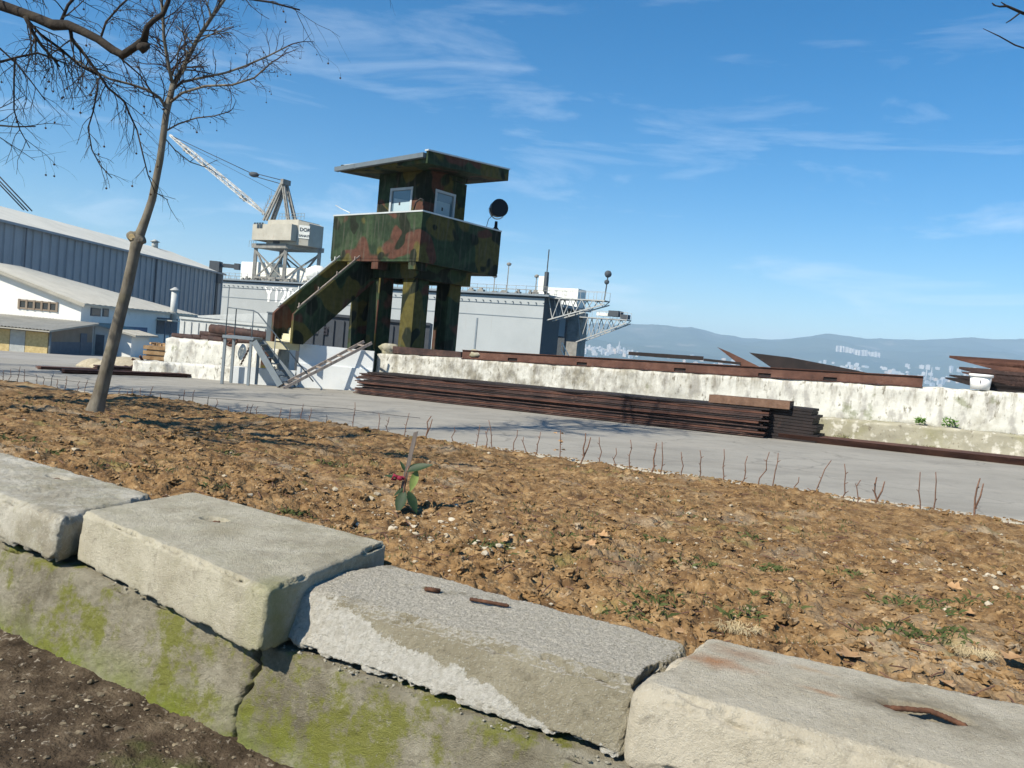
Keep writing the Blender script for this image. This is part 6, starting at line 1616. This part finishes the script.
def block_mesh(quad, z0, z1, nx, ny, nzz, rnd, amp, seed, dents=(), batter=0.0, ztop=None, zbot=None, chips=.012, fine=.003, endcut=None, pebbly=0.0):
    """quad = plan corners at the top: front-left, front-right, back-right, back-left"""
    FL, FR, BR, BL = [Vector((q[0], q[1], 0)) for q in quad]
    sx = ((FR - FL).length + (BR - BL).length) / 2; sy = ((BL - FL).length + (BR - FR).length) / 2; sz = z1 - z0
    mb = MB(); key = {}
    def vert(i, j, k):
        if (i, j, k) in key: return key[i, j, k]
        u, v, w = i / nx, j / ny, k / nzz
        P = Vector((u * sx, v * sy, w * sz))
        wob = 1 + .45 * nz(P, 9, seed + 2)
        r = max(.004, rnd * wob)
        q = Vector((min(max(P.x, r), sx - r), min(max(P.y, r), sy - r), min(max(P.z, r), sz - r)))
        d = P - q
        if d.length > 1e-9:
            dn = d.normalized(); Pn = q + dn * r
            ne = sum(1 for c_ in (abs(dn.x), abs(dn.y), abs(dn.z)) if c_ > .25)
        else: dn = Vector((0, 0, 0)); Pn = P; ne = 0
        # displacement
        e = fbm(Pn, 3.0, 3, seed) * amp + fbm(Pn, 28, 3, seed + 4, .7) * fine * .8 + fbm(Pn, 70, 2, seed + 6, .7) * fine * .6
        if pebbly:
            Fv = noise.voronoi(Pn * 42)[0]; e += min(.5, Fv[1] - Fv[0]) * pebbly * (1 + .8 * nz(Pn, 6, seed + 1)); e -= pebbly * .9 * max(0, nz(Pn, 16, seed + 12) - .2) * 2
        if ne >= 2:
            c_ = fbm(Pn, 6, 4, seed + 8, .6)
            if c_ > .0: e -= min(.05, c_ * chips * 4)
            e -= abs(nz(Pn, 22, seed)) * chips * .5
        Pn = Pn + dn * e
        # cracks and dents on the top
        u, v, w = Pn.x / sx, Pn.y / sy, Pn.z / sz
        fr = FL.lerp(FR, u); bk = BL.lerp(BR, u); g = fr.lerp(bk, v)
        if batter:
            nb = (fr - bk).normalized(); g = g + nb * batter * (1 - w) * (1 - v)
        zt = z1 + (ztop(u, v) if ztop else 0); zb_ = z0 + (zbot(u) if zbot else 0)
        z = zb_ + (zt - zb_) * w
        if endcut:
            g = g + (FR - FL).normalized() * endcut(u, v, w, sx)
        if w > .8:
            for (dx, dy, ra, rb_, dep, ang) in dents:
                ex, ey = g.x - dx, g.y - dy; ca, sa = math.cos(ang), math.sin(ang)
                a_, b2 = (ex * ca + ey * sa) / ra, (-ex * sa + ey * ca) / rb_
                q2 = a_ * a_ + b2 * b2 + .25 * nz((g.x, g.y, 0), 25, seed)
                if q2 < 1.6: z -= dep * (1 - sms(.25, 1.25, q2))
        idx = len(mb.v); mb.v.append(Vector((g.x, g.y, z))); key[i, j, k] = idx; return idx
    def face(f):
        mb.f.append(f); mb.sm.append(True)
    for i in range(nx):
        for j in range(ny):
            face((vert(i, j, nzz), vert(i + 1, j, nzz), vert(i + 1, j + 1, nzz), vert(i, j + 1, nzz)))
        for k in range(nzz):
            face((vert(i, 0, k), vert(i + 1, 0, k), vert(i + 1, 0, k + 1), vert(i, 0, k + 1)))
            face((vert(i, ny, k), vert(i, ny, k + 1), vert(i + 1, ny, k + 1), vert(i + 1, ny, k)))
    for j in range(ny):
        for k in range(nzz):
            face((vert(0, j, k), vert(0, j, k + 1), vert(0, j + 1, k + 1), vert(0, j + 1, k)))
            face((vert(nx, j, k), vert(nx, j + 1, k), vert(nx, j + 1, k + 1), vert(nx, j, k + 1)))
    return mb
def rebar(pts, r, parent, name='rebar'):
    mb = MB(); P = [Vector(p) for p in pts]; out = []; rr = []
    for a, b_ in zip(P, P[1:]):
        for k in range(8): out.append(a.lerp(b_, k / 8) + Vector((nz(a.lerp(b_, k / 8), 60, 1), nz(a.lerp(b_, k / 8), 60, 2), 0)) * r * .4); rr.append(r * (1.0 + .22 * (k % 2)))
    out.append(P[-1]); rr.append(r * .7)
    return mb.tube(out, rr, 8).build(name, 'orange_rust', parent)
Z2 = .42
# block one (leftmost)
def O(px, py, z): v = on(px, py, z); return (v.x, v.y)
hole1 = O(58, 479, .63)
b1 = empty('concrete_block', (-2.9, 4.5, Z2), 'leftmost concrete wall block, whitish stained front, cut by the picture edge', 'concrete block')
block_mesh([(-3.35, 4.47), (-1.99, 3.60), O(157, 496, .63), (-3.42, 5.22)], Z2, .64, 150, 80, 28, .045, .004, 3., dents=[(*hole1, .09, .04, .03, -.4)], batter=.03, pebbly=.005).build('block', 'conc_b', b1)
rebar([(hole1[0] - .05, hole1[1] + .02, .618), (hole1[0], hole1[1], .63), (hole1[0] + .06, hole1[1] - .03, .617)], .006, b1)
# block two (clean)
hole2 = O(214, 521, .65)
b2 = empty('concrete_block', (-1.2, 3.6, Z2), 'clean pale grey concrete block, second from left, rebar pocket in its flat top', 'concrete block')
block_mesh([O(82, 512, .655), O(268, 592, .655), O(387, 543, .655), O(194, 492, .655)], Z2, .66, 170, 110, 34, .020, .0025, 13., dents=[(*hole2, .072, .042, .055, -.35)], batter=.02, chips=.009, fine=.0018, pebbly=.0012).build('block', 'conc_a', b2)
rebar([(hole2[0] - .035, hole2[1] + .005, .628), (hole2[0] + .01, hole2[1] - .004, .648), (hole2[0] + .05, hole2[1] - .03, .640)], .006, b2)
rebar([(hole2[0] + .0, hole2[1] + .02, .63), (hole2[0] + .03, hole2[1] - .01, .652)], .005, b2)
# block three (rough)
b3 = empty('concrete_block', (0, 2.8, Z2), 'rough gravelly concrete block, third from left, with a white and brown face', 'concrete block')
block_mesh([O(283, 583, .60), O(640, 690, .60), O(693, 643, .62), O(389, 561, .61)], Z2 - .01, .62, 260, 140, 54, .04, .005, 31.,
           ztop=lambda u, v: -.015 * (1 - u) , batter=.12, chips=.016, fine=.0042, pebbly=.0045, dents=[(*O(580, 615, .6), .12, .06, .012, -.3), (*O(428, 590, .6), .03, .02, .015, -.3)]).build('block', 'conc_c', b3)
rebar([on(470, 599, .622), on(488, 602, .628), on(509, 606, .622)], .0065, b3)
rebar([on(426, 589, .618), on(434, 590, .626), on(440, 591, .618)], .008, b3)
v0 = Vector((*O(611, 690, .56), .56))
# block four (rightmost)
b4 = empty('concrete_block', (1.1, 2.3, Z2), 'rightmost concrete block with bent rusty rebar in a hollow and orange rust stains', 'concrete block')
hole4 = O(925, 714, .64); dang = -.42
br4 = Vector((*O(1024, 703, .64), 0)); bl4 = Vector((*O(705, 636, .64), 0)); dv4 = (br4 - bl4).normalized()
bkr = bl4 + dv4 * 1.75; fl4 = Vector((*O(630, 684, .64), 0)); frr = Vector((*O(832, 742, .64), 0)); frr = fl4 + (frr - fl4).normalized() * 1.75
block_mesh([fl4, frr, bkr, bl4], Z2 - .02, .645, 250, 130, 36, .05, .0028, 47., dents=[(*hole4, .125, .05, .03, dang)], batter=.05, chips=.010, fine=.0020, pebbly=.0015,
           endcut=lambda u, v, w, sx: .0).build('block', 'conc_d', b4)
rebar([on(876, 707, .632), on(905, 709, .645), on(930, 711, .648), on(948, 718, .642), on(967, 727, .640)], .0075, b4)

# footing course under the blocks: two long pieces with a crack between
def crack(w): return 0.0
FTm = .085
cu = on(243, 650, .40); cd = on(212, 745, .05); sc_u, _t = st(cu.x, cu.y); sc_d, _t = st(cd.x, cd.y)
def crk(w): # s coordinate of the crack at height fraction w
    return sc_d + (sc_u - sc_d) * sms(0, 1, w) + .03 * math.sin(w * 9) * (1 - abs(2 * w - 1))
for k in range(2):
    s_a, s_b = (-6.5, 0) if k == 0 else (0, 3.4)
    lab = ['mossy yellow-green concrete footing left of the wide crack, under the left blocks', 'mossy concrete footing right of the wide crack, under the rough block'][k]
    ft = empty('concrete_footing', ST(-2.6 + 2.5 * k, 2.3, 0), lab, 'footing')
    base_s = sc_d
    q = [ST(s_a if k == 0 else base_s, 2.16), ST(base_s if k == 0 else s_b, 2.16), ST(base_s if k == 0 else s_b, 2.95), ST(s_a if k == 0 else base_s, 2.95)]
    def ec(u, v, w, sx, k=k):
        d_ = crk(w) - base_s + .012 * nz((w * .35, 0, 0), 40, 3)
        return (u ** 6 * (d_ - .004 - .022 * sms(.62, .95, w))) if k == 0 else ((1 - u) ** 6 * (d_ + .004 + .008 * sms(.7, .95, w)))
    block_mesh(q, -.12, Z2 - .015, 460 if k == 0 else 320, 24, 76, .014, .003, 60. + 9 * k, batter=.10, endcut=ec, chips=.010, fine=.0055, pebbly=.006,
               ztop=lambda u, v: 0).build('footing', 'conc_low', ft)
# rubble in the gaps between footing and blocks
mb = MB()
for _ in range(260):
    s = rcx.uniform(-3.2, .9); p = ST(s, 2.19 + rcx.gauss(0, .015)); sz = .002 + .006 * rcx.random() ** 3
    mb.blob((p.x, p.y, Z2 - .013 + sz * .3), (sz * 1.3, sz, sz * .8), rcx.uniform(0, 50), .7, 1)
tag(mb.build('mortar_crumbs', 'conc_b', origin=(0, 0, 0)), 'crumbs of mortar along the joint under the concrete blocks', 'crumbs', kind='stuff')
# earth packed in behind
# dark foreground ground
mb = MB(); NA, NR = 420, 220; ok = []
for j in range(NR + 1):
    r = 1.2 * (9.0 / 1.2) ** (j / NR)
    for i in range(NA + 1):
        a = rad(-75) + rad(125) * i / NA; x, y = r * math.sin(a), r * math.cos(a); s, t = st(x, y); good = t < 2.35; ok.append(good)
        p = (x, y, 0); lo = gz(x, y)
        z = .045 - .02 * (2.1 - t) + fbm(p, 1.2, 3, 2) * .03 + fbm(p, 9, 4, 4, .6) * .014 + fbm(p, 32, 3, 4, .6) * .006
        z += .05 * sms(2.0, 2.2, t) * sms(-3.2, -4.5, s)
        mb.v.append(Vector((x, y, z)))
for j in range(NR):
    for i in range(NA):
        a = j * (NA + 1) + i; q = (a, a + 1, a + NA + 2, a + NA + 1)
        if all(ok[k] for k in q): mb.f.append(q[::-1]); mb.sm.append(True)
struct(mb, 'dark_gravel_ground', 'dark_soil')
mb = MB(); mb2 = MB()
for _ in range(3600):
    a = rad(rcx.uniform(-50, 5)); r = rcx.uniform(2.0, 4.8); x, y = r * math.sin(a), r * math.cos(a); s, t = st(x, y)
    if t > 2.14: continue
    p = (x, y, 0); z = .045 - .02 * (2.1 - t) + fbm(p, 1.2, 3, 2) * .03 + fbm(p, 9, 4, 4, .6) * .014
    sz = .0025 + .010 * rcx.random() ** 3.5
    (mb2 if rcx.random() < .06 else mb).blob((x, y, z + sz * .2), (sz * 1.4, sz, sz * .7), rcx.uniform(0, 50), .7, 1)
tag(mb.build('gravel', 'darkpebble', origin=(0, 0, 0)), 'dark gravel and grit at the foot of the mossy footing', 'gravel', kind='stuff')
tag(mb2.build('pale_gravel', 'pebble', origin=(0, 0, 0)), 'few pale chips among the dark gravel', 'gravel', kind='stuff')

# ================================================================== TREES
class Tree:
    def __init__(s, seed): s.w = MB(); s.tw = MB(); s.seeds = MB(); s.r = random.Random(seed)
    def limb(s, pts, radii, n=8):
        s.w.tube(pts, radii, n)
    def shoot(s, p, d, ln, r, depth, maxd, droop=.10, twig_n=4, ball=.25):
        R = s.r; n = 5 if depth < maxd else 4; pts = [Vector(p)]; d = Vector(d).normalized(); step = ln / n
        for k in range(n):
            d = (d + Vector((R.gauss(0, .16), R.gauss(0, .16), R.gauss(0, .12) - droop * (depth / maxd) + .03))).normalized()
            pts.append(pts[-1] + d * step)
        rr = [r * (1 - .55 * k / n) for k in range(n + 1)]
        (s.w if r > .012 else s.tw).tube(pts, rr, 6 if r > .012 else 4, False)
        if depth >= maxd:
            if R.random() < ball * .4: s.ball(pts[-1], R.uniform(.03, .08))
            return
        m = R.randint(twig_n - 1, twig_n + 1)
        for k in range(m):
            u = .25 + .75 * (k + R.random() * .6) / m; i = min(n - 1, int(u * n)); b = pts[i].lerp(pts[i + 1], u * n - i if u < 1 else 1)
            dd_ = (pts[i + 1] - pts[i]).normalized(); o = dd_.orthogonal().normalized(); o = Matrix.Rotation(R.uniform(0, 6.28), 3, dd_) @ o
            nd = (dd_ * R.uniform(.5, 1.0) + o * R.uniform(.5, 1.0))
            s.shoot(b, nd, ln * R.uniform(.42, .68), rr[i] * .58, depth + 1, maxd, droop, twig_n, ball)
    def ball(s, p, h):
        q = p + Vector((0, 0, -h)); s.tw.tube([p, q], .0016, 3, False); s.seeds.blob(q, (.011, .011, .011), s.r.random() * 9, .1, 1)
def finish_tree(t, root, bark='bark', crown='bark_dark'):
    t.w.build('trunk', bark, root); t.tw.build('crown', crown, root)
    if t.seeds.f: t.seeds.build('seed_balls', 'seed', root)['kind'] = 'stuff'
# main tree
tb = Gpt(95, 414, .0); s, t = st(tb.x, tb.y)
for _ in range(8): 
    zz = bed_h(*st(tb.x, tb.y)); tb = on(95, 413, zz)
TY = tb.y
def TT(px, py, dy=0.0): return at(px, py, TY + dy)
tree = empty('young_plane_tree', tb, 'bare young plane tree with a kinked pale trunk standing in the soil bed', 'tree')
T = Tree(5)
k1 = TY / 800
T.w.tube([TT(93, 418), TT(95, 411), TT(99, 398), TT(105, 375), TT(113, 343), TT(120, 315), TT(127, 288), TT(132, 265), TT(135, 250), TT(137.5, 240), TT(139, 235)],
         [10.5 * k1, 8.6 * k1, 7.0 * k1, 6.2 * k1, 5.8 * k1, 5.5 * k1, 5.3 * k1, 5.2 * k1, 5.2 * k1, 6.0 * k1, 5.4 * k1], 16)
T.w.tube([TT(137, 243), TT(140, 234), TT(146, 218), TT(152, 200), TT(156, 180), TT(160, 160), TT(163, 138), TT(166, 115), TT(170, 98), TT(173, 84)],
         [5.5 * k1, 4.8 * k1, 4.0 * k1, 3.7 * k1, 3.5 * k1, 3.3 * k1, 3.2 * k1, 3.1 * k1, 3.0 * k1, 2.7 * k1], 12)
T.w.blob(TT(134, 237), (6.8 * k1, 6.5 * k1, 6 * k1), 3, .3, 3, True); T.w.blob(TT(141, 240), (4.6 * k1, 5 * k1, 5 * k1), 8, .3, 3, True)
MB().tube([TT(132, 237, -.07), TT(131.5, 237, -.10)], [3.4 * k1, 3.0 * k1], 12).build('cut_stub', 'cutwood', tree)
def path(pp_, r0, r1, dys=None, n=7, sh=None, ln=1.0, depth=3, density=1.0, tw=4, droop=.10):
    K = len(pp_); P = [TT(x, y, (dys[i] if dys else 0)) for i, (x, y) in enumerate(pp_)]
    rr = [(r0 + (r1 - r0) * i / (K - 1)) * k1 * .75 for i in range(K)]
    T.w.tube(P, rr, n)
    # shoots along it
    m = int(len(P) * 3.3 * density)
    for q in range(m):
        u = (q + T.r.random()) / m * (K - 1); u = max(u, .35); i = min(K - 2, int(u)); b = P[i].lerp(P[i + 1], u - i)
        dd_ = (P[i + 1] - P[i]).normalized(); o = Matrix.Rotation(T.r.uniform(0, 6.28), 3, dd_) @ dd_.orthogonal().normalized()
        T.shoot(b, dd_ * .6 + o * .8, ln * T.r.uniform(.5, 1.0), max(.006, rr[i] * .4), 1, depth, droop, tw)
    T.shoot(P[-1], P[-1] - P[-2], ln, rr[-1], 1, depth, droop, tw)
path([(172, 88), (186, 62), (198, 38), (212, 17), (228, -6), (240, -30)], 3.2, 1.8, [0, .1, .2, .3, .4, .5], ln=.7, density=1.5, tw=5)
path([(173, 86), (168, 62), (164, 38), (163, 15), (160, -12), (158, -40)], 2.4, 1.5, [0, -.1, -.2, -.3, -.3, -.4], ln=.65, density=1.5, tw=5)
path([(170, 92), (182, 82), (200, 78), (225, 73), (245, 66), (268, 56), (288, 46)], 2.0, .9, [0, .1, .2, .2, .3, .3, .3], ln=.42, density=1.4, tw=4, depth=2)
path([(168, 104), (182, 93), (205, 86), (232, 85), (254, 78), (272, 62)], 1.9, .9, [0, -.1, -.3, -.4, -.5, -.6], ln=.42, density=1.4, tw=4, depth=2)
path([(166, 108), (160, 98), (148, 90), (130, 84), (110, 79), (85, 66), (62, 52)], 2.2, 1.0, [0, -.1, -.2, -.3, -.4, -.5, -.6], ln=.55, density=.8, tw=3)
path([(164, 132), (178, 124), (196, 118), (214, 116), (228, 112)], 1.2, .7, [0, .1, .2, .2, .3], ln=.3, density=.8, tw=3, depth=2)
path([(163, 136), (175, 150), (190, 162), (208, 168)], .9, .6, [0, .2, .3, .4], ln=.3, density=.5, tw=3, depth=2)
top0 = TT(240, -30, .5); top1 = TT(158, -40, -.4)
T.w.tube([top0, top0 + Vector((.35, .1, .9)), top0 + Vector((.5, .1, 1.9))], [.028, .022, .012], 7)
T.w.tube([top1, top1 + Vector((-.15, -.1, 1.0)), top1 + Vector((-.1, -.1, 2.2))], [.03, .024, .012], 7)
for k in range(26):
    q = (top0 + Vector((.35, .1, .7 + .05 * k))) if k % 2 else (top1 + Vector((-.13, -.1, .8 + .055 * k))); a = k * 2.4
    T.shoot(q, (math.cos(a), math.sin(a), .55), 1.9, .042, 0, 3, .05, 4, 0)
finish_tree(T, tree, 'bark', 'redtwig')
# second tree: trunk stands left of the frame, its limb reaches in
def tree2_at(px, py, Y): return at(px, py, Y)
Y2 = 7.6
base2 = Vector((-8.3, 6.9, 0)); s, t = st(base2.x, base2.y); base2.z = bed_h(s, t) if 2.7 < t < 11 else 0
t2 = empty('large_plane_tree', base2, 'large bare plane tree whose dark mossy limb reaches in at the top left', 'tree')
T2 = Tree(17)
lim = [(-260, -95), (-150, -45), (-60, -12), (0, 5), (20, 12), (37, 18), (53, 25), (68, 25), (82, 31), (98, 39), (113, 50), (123, 55), (135, 47), (144, 41)]
Pl = [at(x, y, Y2 - .05 * i) for i, (x, y) in enumerate(lim)]
kk = Y2 / 800
T2.w.tube([base2 + Vector((0, 0, -.2)), base2 + Vector((.02, 0, .4)), base2 + Vector((.05, .05, 1.6)), base2 + Vector((.2, .2, 3.0)), Pl[0] + Vector((-1.2, .1, -.9)), Pl[0]] , [.26, .21, .18, .165, .11, .07], 14)
T2.w.tube([base2 + Vector((.2, .2, 2.9)), base2 + Vector((.1, .3, 5)), base2 + Vector((.25, .2, 8.0))], [.15, .11, .05], 10)
T2.w.tube(Pl, [7 * kk, 6.5 * kk, 6 * kk, 5.2 * kk, 4.8 * kk, 4.6 * kk, 5.0 * kk, 4.4 * kk, 4.0 * kk, 3.7 * kk, 3.8 * kk, 3.6 * kk, 3.4 * kk, 3.8 * kk], 10)
T2.w.tube([Pl[-1], at(147, 27, Y2 - .7), at(153, 21, Y2 - .7), at(163, 14, Y2 - .7), at(168, 2, Y2 - .7), at(171, -20, Y2 - .7)], [3.4 * kk, 2.6 * kk, 2.3 * kk, 2.2 * kk, 2.0 * kk, 1.6 * kk], 8)
T2.w.blob(at(143, 47, Y2 - .7), (5 * kk, 4 * kk, 5 * kk), 4, .6, 2, True)
def sub(pp_, r0, r1, Yd, ln=.5, dens=1.0, depth=2, tw=4, droop=.2):
    K = len(pp_); P = [at(x, y, Yd + .04 * i) for i, (x, y) in enumerate(pp_)]; rr = [(r0 + (r1 - r0) * i / (K - 1)) * kk for i in range(K)]
    T2.w.tube(P, rr, 6)
    m = int(K * 2.6 * dens)
    for q in range(m):
        u = max(.3, (q + T2.r.random()) / m * (K - 1)); i = min(K - 2, int(u)); b = P[i].lerp(P[i + 1], u - i); dd_ = (P[i + 1] - P[i]).normalized()
        o = Matrix.Rotation(T2.r.uniform(0, 6.28), 3, dd_) @ dd_.orthogonal().normalized()
        T2.shoot(b, dd_ * .6 + o * .7 + Vector((0, 0, -.1)), ln * T2.r.uniform(.5, 1.1), max(.0035, rr[i] * .4), 1, depth, droop, tw, .25)
sub([(25, 16), (33, 33), (42, 46), (52, 57), (60, 67)], 2.2, .8, Y2 - .3, .4, .7)
sub([(22, 14), (40, 34), (62, 50), (80, 66), (100, 76), (104, 81)], 1.6, 1.0, Y2 - .2, .45)
sub([(70, 27), (72, 40), (85, 55), (100, 76), (108, 88), (124, 101), (130, 115), (137, 130)], 1.9, .8, Y2 - .3, .45)
sub([(98, 78), (97, 92), (93, 112), (88, 128), (92, 150), (100, 165), (112, 178)], .9, .5, Y2 - .2, .30, .8, tw=3)
sub([(0, 62), (18, 57), (38, 53), (52, 58), (58, 62)], 1.2, .8, Y2 - .1, .35)
sub([(15, 57), (14, 80), (14, 110), (20, 130), (30, 148)], 1.0, .4, Y2 - .1, .35, .8, tw=3)
sub([(-30, 30), (-5, 44), (15, 62), (30, 80), (45, 100)], 1.2, .5, Y2, .5)
sub([(137, 130), (143, 155), (148, 175), (155, 192), (168, 200)], .8, .4, Y2 - .2, .25, .6, tw=3)
sub([(110, 48), (125, 62), (140, 75), (152, 92), (158, 108)], 1.0, .5, Y2 - .3, .3, .8)
sub([(-40, -10), (0, -15), (60, -25), (130, -20), (200, -8), (270, 2), (300, 10)], 2.2, .8, Y2 + .4, .55, 1.1)
sub([(60, 24), (68, 5), (80, -8), (95, -25)], 1.6, .9, Y2 - .3, .5)
sub([(100, 40), (106, 22), (120, 6), (140, -12)], 1.1, .8, Y2 - .4, .45)
for k in range(11):      # rest of the crown outside the frame
    a = T2.r.uniform(0, 6.28); b = base2 + Vector((.2, .2, 2.8 + k * .24)); 
    dx = Vector((math.cos(a), math.sin(a), .8))
    if dx.x > .1 and dx.y > -.3: dx.x *= -1
    T2.shoot(b, dx, 2.6, .06, 0, 3, .08, 4, 0)
finish_tree(T2, t2, 'bark_dark', 'bark_dark')
# more trees of the row left of and behind the view: they cast the shadow bands on the road
def shade_tree(x, y, H, seed, label, spread=1.0):
    zz = gz(x, y); s, t = st(x, y)
    if 2.7 < t < 11: zz = bed_base(s, t)
    r = empty('bare_plane_tree', (x, y, zz), label, 'tree', 'bare plane trees beyond the left edge')
    Tt = Tree(seed); b = Vector((x, y, zz))
    top = [b + Vector((0, 0, -.2)), b + Vector((.05, 0, H * .2)), b + Vector((.1, .1, H * .42)), b + Vector((.05, .1, H * .7)), b + Vector((.1, .05, H))]
    Tt.w.tube(top, [.26, .2, .17, .11, .04], 12)
    for k in range(17):
        u = .35 + .65 * k / 17; i = min(3, int(u * 4)); p = top[i].lerp(top[i + 1], u * 4 - i); a = k * 2.4
        Tt.shoot(p, (math.cos(a), math.sin(a), .75), H * .36 * spread * (1.15 - u * .6), .075 * (1.3 - u), 0, 3, .05, 5, 0)
    finish_tree(Tt, r)
for k_, (s_t, t_t, H_, lab_) in enumerate(((-15.6, 4.4, 8.6, 'nearest'), (-20.8, 5.3, 9.5, 'second'), (-27.5, 8.0, 9.0, 'third'), (-33.5, 8.6, 9.0, 'fourth'))):
    p_ = ST(s_t, t_t); shade_tree(p_.x, p_.y, H_, 31 + 2 * k_, 'bare plane tree of the bed row, %s beyond the left edge of the picture' % lab_)
# branch tips entering at the top right from a tree right of the frame
bs = Vector((6.9, 6.0, 0)); s, t = st(bs.x, bs.y); bs.z = bed_base(s, t)
t3 = empty('right_plane_tree', bs, 'bare plane tree with only its twig tips showing at the top right corner', 'tree')
T3 = Tree(3)
YR = 5.2
a0 = at(1024, 13.5, YR); a1 = at(1110, 40, YR); 
T3.w.tube([bs + Vector((0, 0, -.2)), bs + Vector((0, 0, 2)), bs + Vector((-.1, -.05, 3.4)), bs + Vector((-.2, -.1, 5.0))], [.16, .13, .10, .05], 10)
T3.w.tube([bs + Vector((-.1, -.05, 3.2)), a1, a0], [.05, .02, .010], 8)
T3.tw.tube([a0, at(1007, 6, YR), at(1000, 6.5, YR), at(993, 5, YR)], [.010, .008, .006, .003], 5)
T3.tw.tube([at(1007, 6, YR), at(1001, 2, YR)], [.006, .003], 5); T3.tw.tube([at(996, 6, YR), at(992, 3, YR)], [.005, .004], 5)
T3.tw.tube([at(1020, 13, YR), at(1011, 20, YR), at(1006, 23, YR)], [.006, .005, .003], 5)
T3.tw.tube([bs + Vector((-.1, -.05, 2.9)), at(1090, 66, YR), at(1024, 48, YR), at(1015, 45, YR), at(999, 36, YR), at(983, 28.5, YR)], [.03, .012, .005, .005, .004, .002], 5)
for k in range(7):
    a = -1.5 + k * .6; T3.shoot(bs + Vector((-.1, -.05, 2.8 + .3 * k)), (abs(math.cos(a)) + .3, math.sin(a), .7), 1.5, .035, 1, 3, .05, 4, 0)
finish_tree(T3, t3, 'bark', 'bark_dark')

# ================================================================== HAZE
if True:
    mb = MB().box((0, 4850, 220), (15500, 9950, 460))
    hz = mb.build('haze', MT['white'], origin=(0, 0, 0)); tag(hz, kind='stuff'); hz['label'] = 'thin blue air haze over the bay'; hz['category'] = 'haze'
    m = bpy.data.materials.new('haze_air'); m.use_nodes = True; nt = m.node_tree; nt.nodes.clear()
    o = nt.nodes.new('ShaderNodeOutputMaterial'); pv = nt.nodes.new('ShaderNodeVolumePrincipled')
    pv.inputs['Density'].default_value = .00014; pv.inputs['Color'].default_value = (.60, .80, 1.0, 1); pv.inputs['Anisotropy'].default_value = .0
    nt.links.new(pv.outputs[0], o.inputs['Volume']); hz.data.materials.clear(); hz.data.materials.append(m)
